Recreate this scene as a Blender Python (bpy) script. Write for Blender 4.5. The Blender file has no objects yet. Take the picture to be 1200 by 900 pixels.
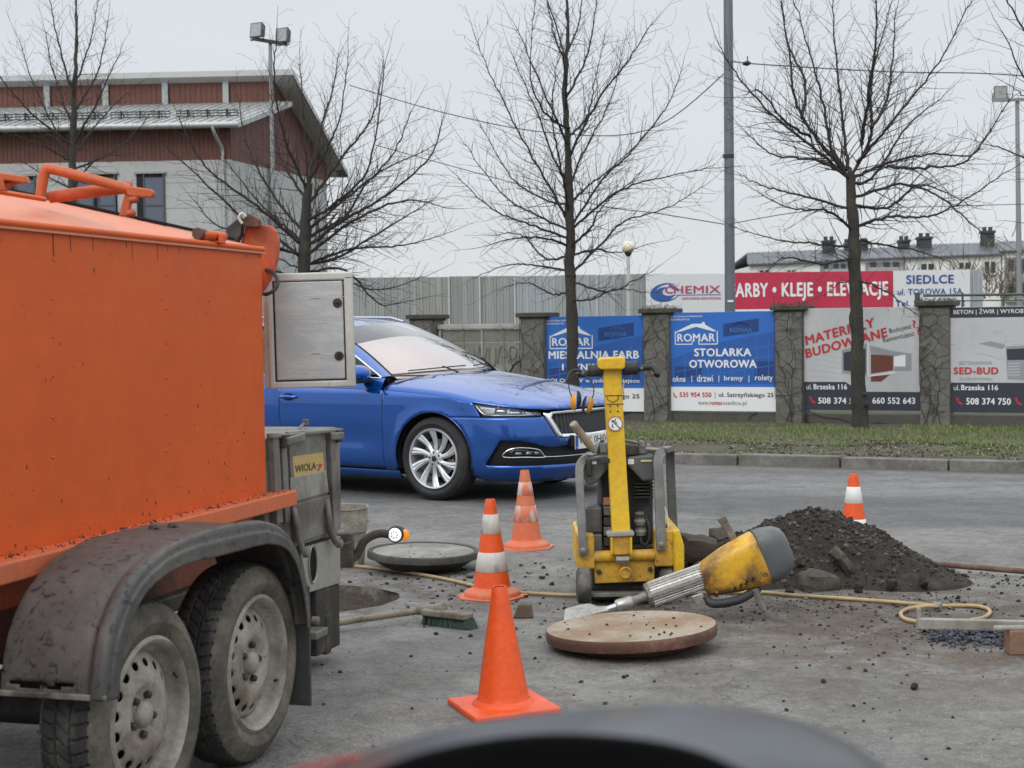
import bpy, bmesh, math, random
from mathutils import Vector, Matrix, noise
from mathutils.geometry import delaunay_2d_cdt
R = math.radians
random.seed(7)
SC = bpy.context.scene
COL = SC.collection
# ------------------------------------------------------------------ camera
CAM_H = 1.35; FPX = 1850.0
PIT = math.atan(65/1850.0); ROL = 0.013
FW = Vector((0, math.cos(PIT), -math.sin(PIT)))
_r0 = Vector((1, 0, 0)); _u0 = _r0.cross(FW)
RT = _r0*math.cos(ROL) - _u0*math.sin(ROL); UP = RT.cross(FW)
cam = bpy.data.cameras.new('camera'); camo = bpy.data.objects.new('camera', cam); COL.objects.link(camo)
m = Matrix((RT, UP, -FW)).transposed().to_4x4(); m.translation = (0, 0, CAM_H); camo.matrix_world = m
cam.sensor_width = 36; cam.lens = 36*FPX/1200; cam.clip_start = 0.05; cam.clip_end = 2000
cam.dof.use_dof = True; cam.dof.focus_distance = 8.6; cam.dof.aperture_fstop = 8.5
SC.camera = camo
SC.render.resolution_x = 1024; SC.render.resolution_y = 768
# ------------------------------------------------------------------ light
SUN_EL, SUN_AZ = R(42), R(205)      # azimuth clockwise from +Y
w = bpy.data.worlds.new('World'); SC.world = w; w.use_nodes = True
nt = w.node_tree; N = nt.nodes; L = nt.links; N.clear()
out = N.new('ShaderNodeOutputWorld'); bg = N.new('ShaderNodeBackground'); L.new(bg.outputs[0], out.inputs[0])
sky = N.new('ShaderNodeTexSky'); sky.sky_type = 'NISHITA'; sky.sun_disc = False
sky.sun_elevation = SUN_EL; sky.sun_rotation = SUN_AZ; sky.dust_density = 4
skm = N.new('ShaderNodeVectorMath'); skm.operation = 'SCALE'; skm.inputs[3].default_value = 0.06
L.new(sky.outputs[0], skm.inputs[0])
tc = N.new('ShaderNodeTexCoord'); sep = N.new('ShaderNodeSeparateXYZ'); L.new(tc.outputs['Generated'], sep.inputs[0])
# overcast dome: dimmer at the horizon, brighter overhead (CIE overcast), with soft cloud relief
ramp = N.new('ShaderNodeValToRGB'); cr = ramp.color_ramp
cr.elements[0].position = 0.0; cr.elements[0].color = (0.65, 0.675, 0.695, 1)
cr.elements[1].position = 1.0; cr.elements[1].color = (1.45, 1.5, 1.57, 1)
e = cr.elements.new(0.2); e.color = (0.60, 0.64, 0.675, 1)
e = cr.elements.new(0.42); e.color = (0.95, 1.0, 1.05, 1)
L.new(sep.outputs[2], ramp.inputs[0])
nz = N.new('ShaderNodeTexNoise'); nz.inputs['Scale'].default_value = 2.2; nz.inputs['Detail'].default_value = 3
mp = N.new('ShaderNodeMapping'); mp.inputs['Scale'].default_value = (1, 1, 3.5); L.new(tc.outputs['Generated'], mp.inputs[0]); L.new(mp.outputs[0], nz.inputs['Vector'])
mr = N.new('ShaderNodeMapRange'); mr.inputs[1].default_value = 0.3; mr.inputs[2].default_value = 0.7; mr.inputs[3].default_value = 0.955; mr.inputs[4].default_value = 1.045
L.new(nz.outputs[0], mr.inputs[0])
sc2 = N.new('ShaderNodeVectorMath'); sc2.operation = 'SCALE'; L.new(ramp.outputs[0], sc2.inputs[0]); L.new(mr.outputs[0], sc2.inputs[3])
mx = N.new('ShaderNodeMix'); mx.data_type = 'RGBA'; mx.inputs[0].default_value = 0.93
L.new(skm.outputs[0], mx.inputs[6]); L.new(sc2.outputs[0], mx.inputs[7]); L.new(mx.outputs[2], bg.inputs[0])
bg.inputs[1].default_value = 1.0
sd = bpy.data.lights.new('sun', 'SUN'); so = bpy.data.objects.new('sun', sd); COL.objects.link(so)
sd.energy = 0.95; sd.angle = R(30); sd.color = (1, 0.97, 0.93)
sdir = Vector((math.sin(SUN_AZ)*math.cos(SUN_EL), math.cos(SUN_AZ)*math.cos(SUN_EL), math.sin(SUN_EL)))
so.rotation_euler = sdir.to_track_quat('Z', 'Y').to_euler(); so.location = (0, 0, 30)
SC.view_settings.view_transform = 'Standard'; SC.view_settings.look = 'None'
SC.view_settings.exposure = 0.28; SC.view_settings.gamma = 1.0
# ------------------------------------------------------------------ pixel -> place helpers (photo pixels, 1200x900)
def ray(px, py): return FW + RT*((px-600)/FPX) + UP*((450-py)/FPX)
def W(px, py, Y):
    d = ray(px, py); t = Y/d.y; return Vector((d.x*t, Y, CAM_H+d.z*t))
def G(px, py, z=0.0):
    d = ray(px, py); t = (z-CAM_H)/d.z; return Vector((d.x*t, d.y*t, z))
class VP:
    """a vertical plane through (x, y); local x runs along it, local -y points at the viewer"""
    def __init__(s, x, y, ang): s.x, s.y, s.ang, s.c, s.s = x, y, ang, math.cos(ang), math.sin(ang)
    def uv(s, px, py, off=0.0):
        ox = s.x+s.s*off; oy = s.y-s.c*off; d = ray(px, py)
        t = (ox*s.s-oy*s.c)/(d.x*s.s-d.y*s.c); X, Y = d.x*t, d.y*t
        return ((X-ox)*s.c+(Y-oy)*s.s, CAM_H+d.z*t)
    def world(s, a, z, off=0.0): return Vector((s.x+s.c*a+s.s*off, s.y+s.s*a-s.c*off, z))
# ------------------------------------------------------------------ objects
def tag(o, label=None, cat=None, group=None, kind=None):
    if label: o['label'] = label
    if cat: o['category'] = cat
    if group: o['group'] = group
    if kind: o['kind'] = kind
    return o
def thing(name, label, cat, loc=(0, 0, 0), rz=0.0, group=None, rot=None):
    o = bpy.data.objects.new(name, None); COL.objects.link(o); o.location = loc
    o.rotation_euler = rot if rot is not None else (0, 0, rz); o.empty_display_size = 0.1
    return tag(o, label, cat, group)
class MB:
    def __init__(s): s.v = []; s.f = []; s.mi = []
    def add(s, vs, fs, mi=0):
        b = len(s.v); s.v += [tuple(p) for p in vs]; s.f += [tuple(i+b for i in f) for f in fs]; s.mi += [mi]*len(fs); return s
    def box(s, c, sz, rot=None, mi=0, taper=1.0):
        hx, hy, hz = sz[0]/2, sz[1]/2, sz[2]/2
        vs = []
        for z in (-1, 1):
            t = taper if z > 0 else 1
            vs += [Vector((x*hx*t, y*hy*t, z*hz)) for x, y in ((-1, -1), (1, -1), (1, 1), (-1, 1))]
        if rot is not None: vs = [rot @ v for v in vs]
        c = Vector(c)
        return s.add([v+c for v in vs], [(3, 2, 1, 0), (4, 5, 6, 7), (0, 1, 5, 4), (1, 2, 6, 5), (2, 3, 7, 6), (3, 0, 4, 7)], mi)
    def bar(s, p0, p1, wx, wz, up=(0, 0, 1), mi=0, w1=None, z1=None):
        """square bar from p0 to p1"""
        p0, p1 = Vector(p0), Vector(p1); d = (p1-p0).normalized(); u = Vector(up)
        if abs(d.dot(u)) > 0.98: u = Vector((0, 1, 0))
        x = d.cross(u).normalized(); z = x.cross(d).normalized()
        vs = []
        for p, a, b in ((p0, wx, wz), (p1, w1 or wx, z1 or wz)):
            vs += [p+x*(sx*a/2)+z*(sz*b/2) for sx, sz in ((-1, -1), (1, -1), (1, 1), (-1, 1))]
        return s.add(vs, [(3, 2, 1, 0), (4, 5, 6, 7), (0, 1, 5, 4), (1, 2, 6, 5), (2, 3, 7, 6), (3, 0, 4, 7)], mi)
    def tube(s, pts, r, n=8, caps=True, mi=0, closed=False):
        pts = [Vector(p) for p in pts]; rr = r if isinstance(r, (list, tuple)) else [r]*len(pts)
        d0 = (pts[1]-pts[0]).normalized(); u = Vector((0, 0, 1)) if abs(d0.z) < .9 else Vector((1, 0, 0))
        x = d0.cross(u).normalized(); vs = []; k = len(pts)
        for i, p in enumerate(pts):
            if closed: d = pts[(i+1) % k]-pts[i-1]
            else: d = pts[min(i+1, k-1)]-pts[max(i-1, 0)]
            d.normalize(); x = (x-d*x.dot(d)).normalized(); y = d.cross(x)
            for j in range(n):
                a = 2*math.pi*j/n; vs.append(p+(x*math.cos(a)+y*math.sin(a))*rr[i])
        fs = []
        for i in range(k if closed else k-1):
            for j in range(n):
                a, b = i*n+j, i*n+(j+1) % n; c, d_ = ((i+1) % k)*n+(j+1) % n, ((i+1) % k)*n+j
                fs.append((a, b, c, d_))
        if caps and not closed: fs += [tuple(reversed(range(n))), tuple(range((k-1)*n, k*n))]
        return s.add(vs, fs, mi)
    def cyl(s, p0, p1, r0, r1=None, n=16, mi=0, caps=True): return s.tube([p0, p1], [r0, r0 if r1 is None else r1], n, caps, mi)
    def lathe(s, prof, mat=None, n=32, mi=0, caps=True, a0=0, a1=2*math.pi):
        """prof: list of (r, h) round local z"""
        mat = mat or Matrix(); full = abs(a1-a0-2*math.pi) < 1e-6; m_ = n if full else n+1; vs = []
        for r_, h in prof:
            for j in range(m_):
                a = a0+(a1-a0)*j/n; vs.append(mat @ Vector((r_*math.cos(a), r_*math.sin(a), h)))
        fs = []
        for i in range(len(prof)-1):
            for j in range(n):
                a, b = i*m_+j, i*m_+(j+1) % m_; fs.append((a, b, b+m_, a+m_))
        if caps and full:
            if prof[0][0] > 1e-5: fs.append(tuple(reversed(range(m_))))
            if prof[-1][0] > 1e-5: fs.append(tuple(range((len(prof)-1)*m_, len(prof)*m_)))
        return s.add(vs, fs, mi)
    def prism(s, pts, h, mat=None, mi=0):
        """polygon in local xy (ccw) pushed up along local z by h"""
        mat = mat or Matrix(); n = len(pts)
        vs = [mat @ Vector((p[0], p[1], 0)) for p in pts]+[mat @ Vector((p[0], p[1], h)) for p in pts]
        return s.add(vs, [tuple(reversed(range(n))), tuple(range(n, 2*n))]+[(i, (i+1) % n, (i+1) % n+n, i+n) for i in range(n)], mi)
    def slab(s, pts, y0, y1, mi=0):
        """polygon in local x-z, front face at y0 (towards viewer), back at y1"""
        M = Matrix(((1, 0, 0, 0), (0, 0, -1, y1), (0, 1, 0, 0), (0, 0, 0, 1)))
        return s.prism(pts, y1-y0, M, mi)
    def grid(s, fn, nu, nv, mi=0, cu=False):
        vs = [fn(i/(nu if cu else max(nu-1, 1)), j/max(nv-1, 1)) for i in range(nu) for j in range(nv)]
        fs = []
        for i in range(nu if cu else nu-1):
            for j in range(nv-1):
                a = i*nv+j; b = ((i+1) % nu)*nv+j; fs.append((a, b, b+1, a+1))
        return s.add(vs, fs, mi)
    def mesh(s, name, mats, smooth=None):
        me = bpy.data.meshes.new(name); me.from_pydata(s.v, [], s.f)
        for m_ in (mats if isinstance(mats, (list, tuple)) else [mats]): me.materials.append(m_)
        if any(s.mi): me.polygons.foreach_set('material_index', s.mi)
        if smooth is not None:
            me.polygons.foreach_set('use_smooth', [True]*len(me.polygons))
            if smooth < 179: me.set_sharp_from_angle(angle=R(smooth))
        me.update(); return me
    def build(s, name, mats, parent=None, smooth=None, bevel=0, seg=2, loc=None, fix=True):
        me = s.mesh(name, mats, None)
        if fix and len(me.polygons) < 60000:
            bm = bmesh.new(); bm.from_mesh(me); bmesh.ops.recalc_face_normals(bm, faces=bm.faces); bm.to_mesh(me); bm.free()
        if smooth is not None:
            me.polygons.foreach_set('use_smooth', [True]*len(me.polygons))
            if smooth < 179: me.set_sharp_from_angle(angle=R(smooth))
        o = bpy.data.objects.new(name, me); COL.objects.link(o)
        if parent is not None: o.parent = parent
        if loc is not None: o.location = loc
        if bevel:
            b = o.modifiers.new('bevel', 'BEVEL'); b.width = bevel; b.segments = seg; b.limit_method = 'ANGLE'; b.angle_limit = R(35); b.harden_normals = False
            if smooth is None: me.polygons.foreach_set('use_smooth', [False]*len(me.polygons))
        return o
def copy_tree(o, parent=None):
    c = o.copy(); COL.objects.link(c)
    if parent is not None: c.parent = parent
    for ch in list(o.children): copy_tree(ch, c)
    return c
def fz(p, sc=1.0, oct_=4): return noise.fractal(Vector(p)*sc, 1.0, 2.0, oct_)
def spline(pts, n=8):
    """Catmull-Rom through points (tuples of any length)"""
    P = [pts[0]]+list(pts)+[pts[-1]]; o = []
    for i in range(1, len(P)-2):
        a, b, c, d = P[i-1], P[i], P[i+1], P[i+2]
        for k in range(n):
            t = k/n; o.append(tuple(.5*((2*b[j])+(-a[j]+c[j])*t+(2*a[j]-5*b[j]+4*c[j]-d[j])*t*t+(-a[j]+3*b[j]-3*c[j]+d[j])*t**3) for j in range(len(b))))
    o.append(tuple(pts[-1])); return o
def interp(x, tab):
    if x <= tab[0][0]: return tab[0][1]
    for (a, u), (b, v) in zip(tab, tab[1:]):
        if x <= b: return u+(v-u)*(x-a)/(b-a)
    return tab[-1][1]
# ------------------------------------------------------------------ materials
_M = {}
def mat(name, col, rough=.6, metal=0.0, col2=None, amt=.5, scale=3.0, sharp=.15, var=.12, bump=.0, bscale=40.0, spec=.5, coat=0.0,
        third=None, tamt=.4, tscale=12.0, stretch=None, coord='Object', emit=None, estr=1.0, trans=0.0, rough2=None, clump=None, alpha=1.0):
    """procedural paint/metal/stone: base colour, blotches of a second and third colour, fine value noise, bump"""
    if name in _M: return _M[name]
    m_ = bpy.data.materials.new(name); m_.use_nodes = True; t = m_.node_tree; n = t.nodes; l = t.links
    b = n['Principled BSDF']; b.inputs['Roughness'].default_value = rough; b.inputs['Metallic'].default_value = metal
    b.inputs['Specular IOR Level'].default_value = spec; b.inputs['Coat Weight'].default_value = coat; b.inputs['Coat Roughness'].default_value = .04
    b.inputs['Transmission Weight'].default_value = trans; b.inputs['Alpha'].default_value = alpha
    tc_ = n.new('ShaderNodeTexCoord'); src = tc_.outputs[coord] if coord != 'World' else None
    if coord == 'World': src = n.new('ShaderNodeNewGeometry').outputs['Position']
    if stretch:
        mp_ = n.new('ShaderNodeMapping'); mp_.inputs['Scale'].default_value = stretch; l.new(src, mp_.inputs[0]); src = mp_.outputs[0]
    def noi(sc_, det=6, dis=0.0, r=.6):
        q = n.new('ShaderNodeTexNoise'); q.inputs['Scale'].default_value = sc_; q.inputs['Detail'].default_value = det
        q.inputs['Distortion'].default_value = dis; q.inputs['Roughness'].default_value = r; l.new(src, q.inputs['Vector']); return q.outputs[0]
    def step(v, lo, hi, o0=0., o1=1.):
        q = n.new('ShaderNodeMapRange'); q.interpolation_type = 'SMOOTHSTEP'
        for i_, x in zip((1, 2, 3, 4), (lo, hi, o0, o1)): q.inputs[i_].default_value = x
        l.new(v, q.inputs[0]); return q.outputs[0]
    def mixc(f, a, c2, mode='MIX'):
        q = n.new('ShaderNodeMix'); q.data_type = 'RGBA'; q.blend_type = mode
        if isinstance(f, float): q.inputs[0].default_value = f
        else: l.new(f, q.inputs[0])
        for k_, v_ in ((6, a), (7, c2)):
            if isinstance(v_, tuple): q.inputs[k_].default_value = (*v_, 1)
            else: l.new(v_, q.inputs[k_])
        return q.outputs[2]
    c = tuple(col)
    if col2:
        c = mixc(step(noi(scale, 8, .3), 1-amt-sharp, 1-amt+sharp), c, tuple(col2))
    if third:
        c = mixc(step(noi(tscale, 8, .6, .7), 1-tamt-.05, 1-tamt+.05), c, tuple(third))
    if var:
        v1 = step(noi(scale*9, 5), .25, .75, 1-var, 1+var)
        vm = n.new('ShaderNodeVectorMath'); vm.operation = 'SCALE'
        if isinstance(c, tuple): vm.inputs[0].default_value = c
        else: l.new(c, vm.inputs[0])
        l.new(v1, vm.inputs[3]); c = vm.outputs[0]
    if isinstance(c, tuple): b.inputs['Base Color'].default_value = (*c, 1)
    else: l.new(c, b.inputs['Base Color'])
    if rough2 is not None: l.new(step(noi(scale*2.5, 5), .35, .65, rough, rough2), b.inputs['Roughness'])
    if bump:
        bp = n.new('ShaderNodeBump'); bp.inputs['Strength'].default_value = bump; bp.inputs['Distance'].default_value = .01
        l.new(noi(bscale, 6), bp.inputs['Height']); l.new(bp.outputs[0], b.inputs['Normal'])
    if emit: b.inputs['Emission Color'].default_value = (*emit, 1); b.inputs['Emission Strength'].default_value = estr
    _M[name] = m_; return m_
def srgb(r, g, b):
    f = lambda c: (c/255/12.92) if c/255 <= .04045 else ((c/255+.055)/1.055)**2.4
    return (f(r), f(g), f(b))
ORANGE = mat('orange_paint', (.64, .108, .017), .50, spec=.28, col2=(.55, .085, .014), amt=.45, scale=1.2, sharp=.3, var=.05, third=(.30, .11, .06), tamt=.27, tscale=11, bump=.05, bscale=14)
ORANGED = mat('orange_paint_dirty', (.56, .09, .025), .55, col2=(.26, .06, .03), amt=.42, scale=5, var=.12, third=(.07, .04, .03), tamt=.33, tscale=14, bump=.15, bscale=30)
FEND = mat('fender_plastic', (.054, .052, .052), .55, col2=(.105, .094, .082), amt=.45, scale=3, sharp=.25, var=.14, third=(.018, .017, .017), tamt=.42, tscale=34, bump=.12, bscale=50)
TYRE = mat('tyre_rubber', (.07, .064, .055), .85, col2=(.185, .16, .125), amt=.45, scale=7, sharp=.25, var=.2, bump=.25, bscale=60, spec=.3)
TREAD = mat('tread_rubber', (.035, .034, .033), .85, col2=(.10, .095, .085), amt=.4, scale=9, var=.2, bump=.25, bscale=60, spec=.3)
RIM = mat('dirty_steel_rim', (.33, .305, .255), .6, col2=(.14, .115, .085), amt=.45, scale=8, sharp=.2, var=.15, third=(.055, .045, .035), tamt=.34, tscale=22, bump=.15, bscale=40)
GREYM = mat('grimy_grey_metal', (.23, .225, .205), .5, .15, col2=(.075, .065, .055), amt=.45, scale=4, sharp=.22, var=.15, third=(.12, .06, .035), tamt=.30, tscale=9, bump=.15, bscale=30)
DARKM = mat('dark_dirty_metal', (.035, .034, .032), .6, .2, col2=(.09, .075, .06), amt=.4, scale=6, var=.2, bump=.2, bscale=30)
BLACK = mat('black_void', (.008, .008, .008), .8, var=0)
RUBB = mat('black_rubber', (.022, .022, .023), .6, col2=(.08, .075, .065), amt=.33, scale=8, var=.15, bump=.1, bscale=60)
YEL = mat('yellow_paint', (.72, .46, .02), .45, col2=(.50, .30, .02), amt=.4, scale=6, sharp=.25, var=.1, third=(.07, .05, .03), tamt=.34, tscale=26, bump=.12, bscale=35)
YELD = mat('yellow_paint_grimy', (.66, .37, .02), .5, col2=(.22, .13, .05), amt=.50, scale=5, sharp=.2, var=.15, third=(.05, .035, .025), tamt=.36, tscale=18, bump=.2, bscale=35)
DGREY = mat('dark_green_grey_plastic', (.075, .085, .085), .45, col2=(.16, .155, .14), amt=.36, scale=5, var=.12, bump=.1, bscale=40)
ALU = mat('scuffed_aluminium', (.44, .43, .405), .38, .75, col2=(.26, .23, .19), amt=.42, scale=8, sharp=.2, var=.15, bump=.15, bscale=40)
CHROME = mat('chrome', (.78, .79, .80), .12, 1.0, var=0)
WHITE = mat('white_print', (.74, .75, .76), .45, var=.03, scale=2)
CONC = mat('weathered_concrete', (.30, .29, .265), .9, col2=(.17, .165, .15), amt=.47, scale=2.2, sharp=.22, var=.14, third=(.10, .11, .085), tamt=.34, tscale=4, bump=.3, bscale=25)
# ------------------------------------------------------------------ lettering
def lettering(s, mt, parent, x0, z0, x1, z1, y=-.004, bold=0.0, shear=0.0, rot=0.0, name='lettering', M=None, font=None):
    """flat printed text filling the box x0..x1, z0..z1 of the parent's local x-z plane (rot turns it in that plane)"""
    cu = bpy.data.curves.new('t', 'FONT'); cu.body = s; cu.shear = shear; cu.space_character = 1+max(0, bold)*2.2; cu.resolution_u = 3
    ob = bpy.data.objects.new('t', cu); COL.objects.link(ob); bpy.context.view_layer.update()
    me0 = bpy.data.meshes.new_from_object(ob.evaluated_get(bpy.context.evaluated_depsgraph_get()))
    bpy.data.objects.remove(ob); bpy.data.curves.remove(cu)
    V0 = [tuple(v.co) for v in me0.vertices]; F0_ = [tuple(p.vertices) for p in me0.polygons]; bpy.data.meshes.remove(me0)
    V, F = [], []
    for k, (ox, oy) in enumerate([(0, 0), (bold, 0), (-bold, 0), (0, bold*.7), (0, -bold*.7)] if bold > 0 else [(0, 0)]):
        n0 = len(V); V += [(x+ox, y+oy, k*.00012) for x, y, _ in V0]; F += [tuple(i+n0 for i in f) for f in F0_]
    xs = [v[0] for v in V]; ys = [v[1] for v in V]
    ax, bx, ay, by = min(xs), max(xs), min(ys), max(ys)
    wdt, hgt = x1-x0, z1-z0; c, sn = math.cos(rot), math.sin(rot); P_ = []
    for x, y_, z_ in V:
        u = (x-ax)/(bx-ax)*wdt; q = (y_-ay)/(by-ay)*hgt
        p = Vector((x0+u*c-q*sn, y-z_, z0+u*sn+q*c)); P_.append(tuple(M @ p) if M else tuple(p))
    me = bpy.data.meshes.new(name); me.from_pydata(P_, [], F); me.materials.append(mt)
    o = bpy.data.objects.new(name, me); COL.objects.link(o); o.parent = parent; return o
def pr_ink(name, c, rough=.5): return mat(name, c, rough, var=.02, scale=3)
# ================================================================== SETTING
KP = G(785, 543); _kq = G(1200, 554); KANG = math.atan2(_kq.y-KP.y, _kq.x-KP.x)
KL = VP(KP.x, KP.y, KANG)                       # kerb line
WLP = VP(1.3, 24.0, math.atan2(-2.5, 5.4))      # garden wall line
def kerb_d(x, y): return (x-KL.x)*(-KL.s)+(y-KL.y)*KL.c      # metres behind the kerb face
def verge_z(d): return interp(d, [(0, .088), (1.0, .085), (4.5, -.02), (7.5, -.05), (9, -.05)])
# ---- terrain far away
terr = mat('far_ground', (.13, .13, .09), .95, col2=(.10, .085, .065), amt=.5, scale=.05, var=.2, coord='World')
mb = MB(); n = 24
mb.add([(-600, -300, -.30), (600, -300, -.30), (600, 900, -.30), (-600, 900, -.30)], [(0, 1, 2, 3)])
tag(mb.build('terrain', terr), kind='structure')
# ---- verge sheet
mb = MB(); ds = [.08, 0.14, .6, 1.2, 2, 3, 4, 5, 6, 7.5, 9, 14, 24, 60]; aa = [i*1.0-40 for i in range(90)]
def vpt(i, j):
    a, d = aa[i], ds[j]; p = KL.world(a, 0, -d); z = verge_z(d)+(.03*fz((p.x, p.y, 0), .8) if .3 < d < 9 else 0)
    return (p.x, p.y, -.30+.02 if d > 30 else (z if d > .1 else -.1))
mb.add([vpt(i, j) for i in range(90) for j in range(len(ds))], [(i*len(ds)+j, (i+1)*len(ds)+j, (i+1)*len(ds)+j+1, i*len(ds)+j+1) for i in range(89) for j in range(len(ds)-1)])
soil = mat('verge_soil', (.070, .058, .043), .95, col2=(.06, .07, .028), amt=.52, scale=.9, sharp=.12, var=.3, third=(.19, .17, .12), tamt=.36, tscale=6, bump=.6, bscale=18, coord='World')
tag(mb.build('verge', soil, smooth=180, fix=False), kind='structure')
# ---- road and yard asphalt (one sheet, with an irregular dug hole)
PITC = Vector((-1.02, 7.93)); rnd = random.Random(3)
hole = []
for k in range(44):
    a = 2*math.pi*k/44; r_ = .43+.018*math.sin(3*a+1)+.012*rnd.uniform(-1, 1)
    hole.append(Vector((PITC.x+r_*math.cos(a), PITC.y+r_*math.sin(a))))
o_ = [KL.world(-40, 0, -.02).xy, KL.world(45, 0, -.02).xy, Vector((60, -60)), Vector((-60, -60))]
pts = list(o_)+hole; edges = [(0, 1), (1, 2), (2, 3), (3, 0)]+[(4+k, 4+(k+1) % 44) for k in range(44)]
vv, ee, ff, *_ = delaunay_2d_cdt(pts, edges, [], 1, 1e-5)
ff = [f for f in ff if (sum((vv[i] for i in f), Vector((0, 0)))/len(f)-PITC).length > .42 or not all((vv[i]-PITC).length < .5 for i in f)]
mb = MB(); mb.add([(p.x, p.y, 0) for p in vv], ff)
asp = bpy.data.materials.new('asphalt'); asp.use_nodes = True; t = asp.node_tree; N = t.nodes; L = t.links; B = N['Principled BSDF']
geo = N.new('ShaderNodeNewGeometry')
def nmap(rot, sc):
    q = N.new('ShaderNodeMapping'); q.vector_type = 'POINT'; q.inputs['Rotation'].default_value = (0, 0, rot); q.inputs['Scale'].default_value = sc; L.new(geo.outputs['Position'], q.inputs[0]); return q.outputs[0]
def noi(v, sc, det=6, r=.6, dis=0.):
    q = N.new('ShaderNodeTexNoise'); q.inputs['Scale'].default_value = sc; q.inputs['Detail'].default_value = det; q.inputs['Roughness'].default_value = r; q.inputs['Distortion'].default_value = dis; L.new(v, q.inputs['Vector']); return q.outputs[0]
def stp(v, lo, hi, a=0., b=1.):
    q = N.new('ShaderNodeMapRange'); q.interpolation_type = 'SMOOTHSTEP'
    for i_, x in zip((1, 2, 3, 4), (lo, hi, a, b)): q.inputs[i_].default_value = x
    L.new(v, q.inputs[0]); return q.outputs[0]
def mxc(f, a, b, mode='MIX'):
    q = N.new('ShaderNodeMix'); q.data_type = 'RGBA'; q.blend_type = mode
    if isinstance(f, float): q.inputs[0].default_value = f
    else: L.new(f, q.inputs[0])
    for k_, v_ in ((6, a), (7, b)):
        if isinstance(v_, tuple): q.inputs[k_].default_value = (*v_, 1)
        else: L.new(v_, q.inputs[k_])
    return q.outputs[2]
def mth(op, a, b=None, c=None):
    q = N.new('ShaderNodeMath'); q.operation = op
    for k_, x in enumerate((a, b, c)):
        if x is None: continue
        if isinstance(x, (int, float)): q.inputs[k_].default_value = x
        else: L.new(x, q.inputs[k_])
    return q.outputs[0]
pos = nmap(0, (1, 1, 1)); along = nmap(-KANG, (.10, 1, 1))
sp = N.new('ShaderNodeSeparateXYZ'); L.new(geo.outputs['Position'], sp.inputs[0])
dk = mth('ADD', mth('MULTIPLY', sp.outputs[0], -KL.s), mth('MULTIPLY', sp.outputs[1], KL.c))
dk = mth('SUBTRACT', dk, -KL.x*KL.s+KL.y*KL.c)          # <0 in front of kerb
dkn = mth('ADD', dk, mth('MULTIPLY', mth('SUBTRACT', noi(pos, .8, 4), .5), 1.0))
base = mxc(stp(noi(pos, 1.3, 8), .38, .62), (.165, .160, .148), (.225, .218, .203))                # dusty yard
lane = mxc(stp(noi(along, 1.6, 5), .36, .62), (.150, .151, .148), (.205, .203, .197))             # cleaner, streaked lane
c = mxc(stp(dkn, -4.7, -3.9), base, lane)
dark = mth('MULTIPLY', stp(dkn, -4.2, -3.7), stp(dkn, -2.6, -2.1, 1, 0))
c = mxc(mth('MULTIPLY', dark, .62), c, (.085, .088, .088))                                        # tyre-polished track
c = mxc(mth('MULTIPLY', mth('MULTIPLY', stp(dkn, -.9, -.7), stp(dkn, -.4, -.2, 1, 0)), .45), c, (.095, .097, .097))
c = mxc(stp(dkn, -.35, -.05, 0, .8), c, (.10, .09, .07))                                       # gutter dirt
def spot(x, y, r0, r1):
    v = N.new('ShaderNodeVectorMath'); v.operation = 'DISTANCE'; L.new(geo.outputs['Position'], v.inputs[0]); v.inputs[1].default_value = (x, y, 0)
    d = mth('ADD', v.outputs['Value'], mth('MULTIPLY', mth('SUBTRACT', noi(pos, 2.2, 7, .7), .5), 1.5)); return stp(d, r0, r1, 1, 0)
mud = mth('MULTIPLY', mth('MAXIMUM', mth('MAXIMUM', spot(1.7, 7.3, .35, 1.15), spot(.8, 7.9, .1, .9)), spot(2.4, 6.9, .1, 1.0)), stp(noi(pos, 7, 8, .75), .36, .56, 0, 1))
c = mxc(mth('MULTIPLY', stp(noi(pos, 4.5, 10, .85, .4), .49, .56), .45), c, (.098, .092, .083))
mud3 = mth('MULTIPLY', spot(1.9, 6.7, .3, 1.9), stp(noi(pos, 3.2, 9, .78, .5), .40, .55)); c = mxc(mth('MULTIPLY', mud3, .80), c, (.100, .070, .048))
c = mxc(mth('MULTIPLY', mud, .85), c, (.075, .055, .040))
mud2 = mth('MULTIPLY', spot(-.7, 8.1, .3, .95), stp(noi(pos, 6, 8, .75), .42, .6)); c = mxc(mth('MULTIPLY', mud2, .7), c, (.075, .062, .048))
chip = stp(noi(pos, 2.6, 8, .8, .8), .60, .66); c = mxc(mth('MULTIPLY', chip, .5), c, (.075, .073, .070))     # worn patches
pale = stp(noi(pos, .9, 8, .72, .5), .58, .70); c = mxc(mth('MULTIPLY', pale, .55), c, (.285, .27, .24))
vo = N.new('ShaderNodeTexVoronoi'); vo.inputs['Scale'].default_value = 95; L.new(pos, vo.inputs['Vector'])
agg = N.new('ShaderNodeVectorMath'); agg.operation = 'SCALE'; L.new(c, agg.inputs[0]); L.new(stp(vo.outputs['Distance'], .1, .7, 1.13, .82), agg.inputs[3])
sm_ = N.new('ShaderNodeVectorMath'); sm_.operation = 'SCALE'; L.new(agg.outputs[0], sm_.inputs[0]); L.new(mth('MULTIPLY', stp(noi(pos, 16, 7, .75), .35, .65, .84, 1.14), stp(noi(pos, 55, 5, .7), .35, .65, .86, 1.12)), sm_.inputs[3])
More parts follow.
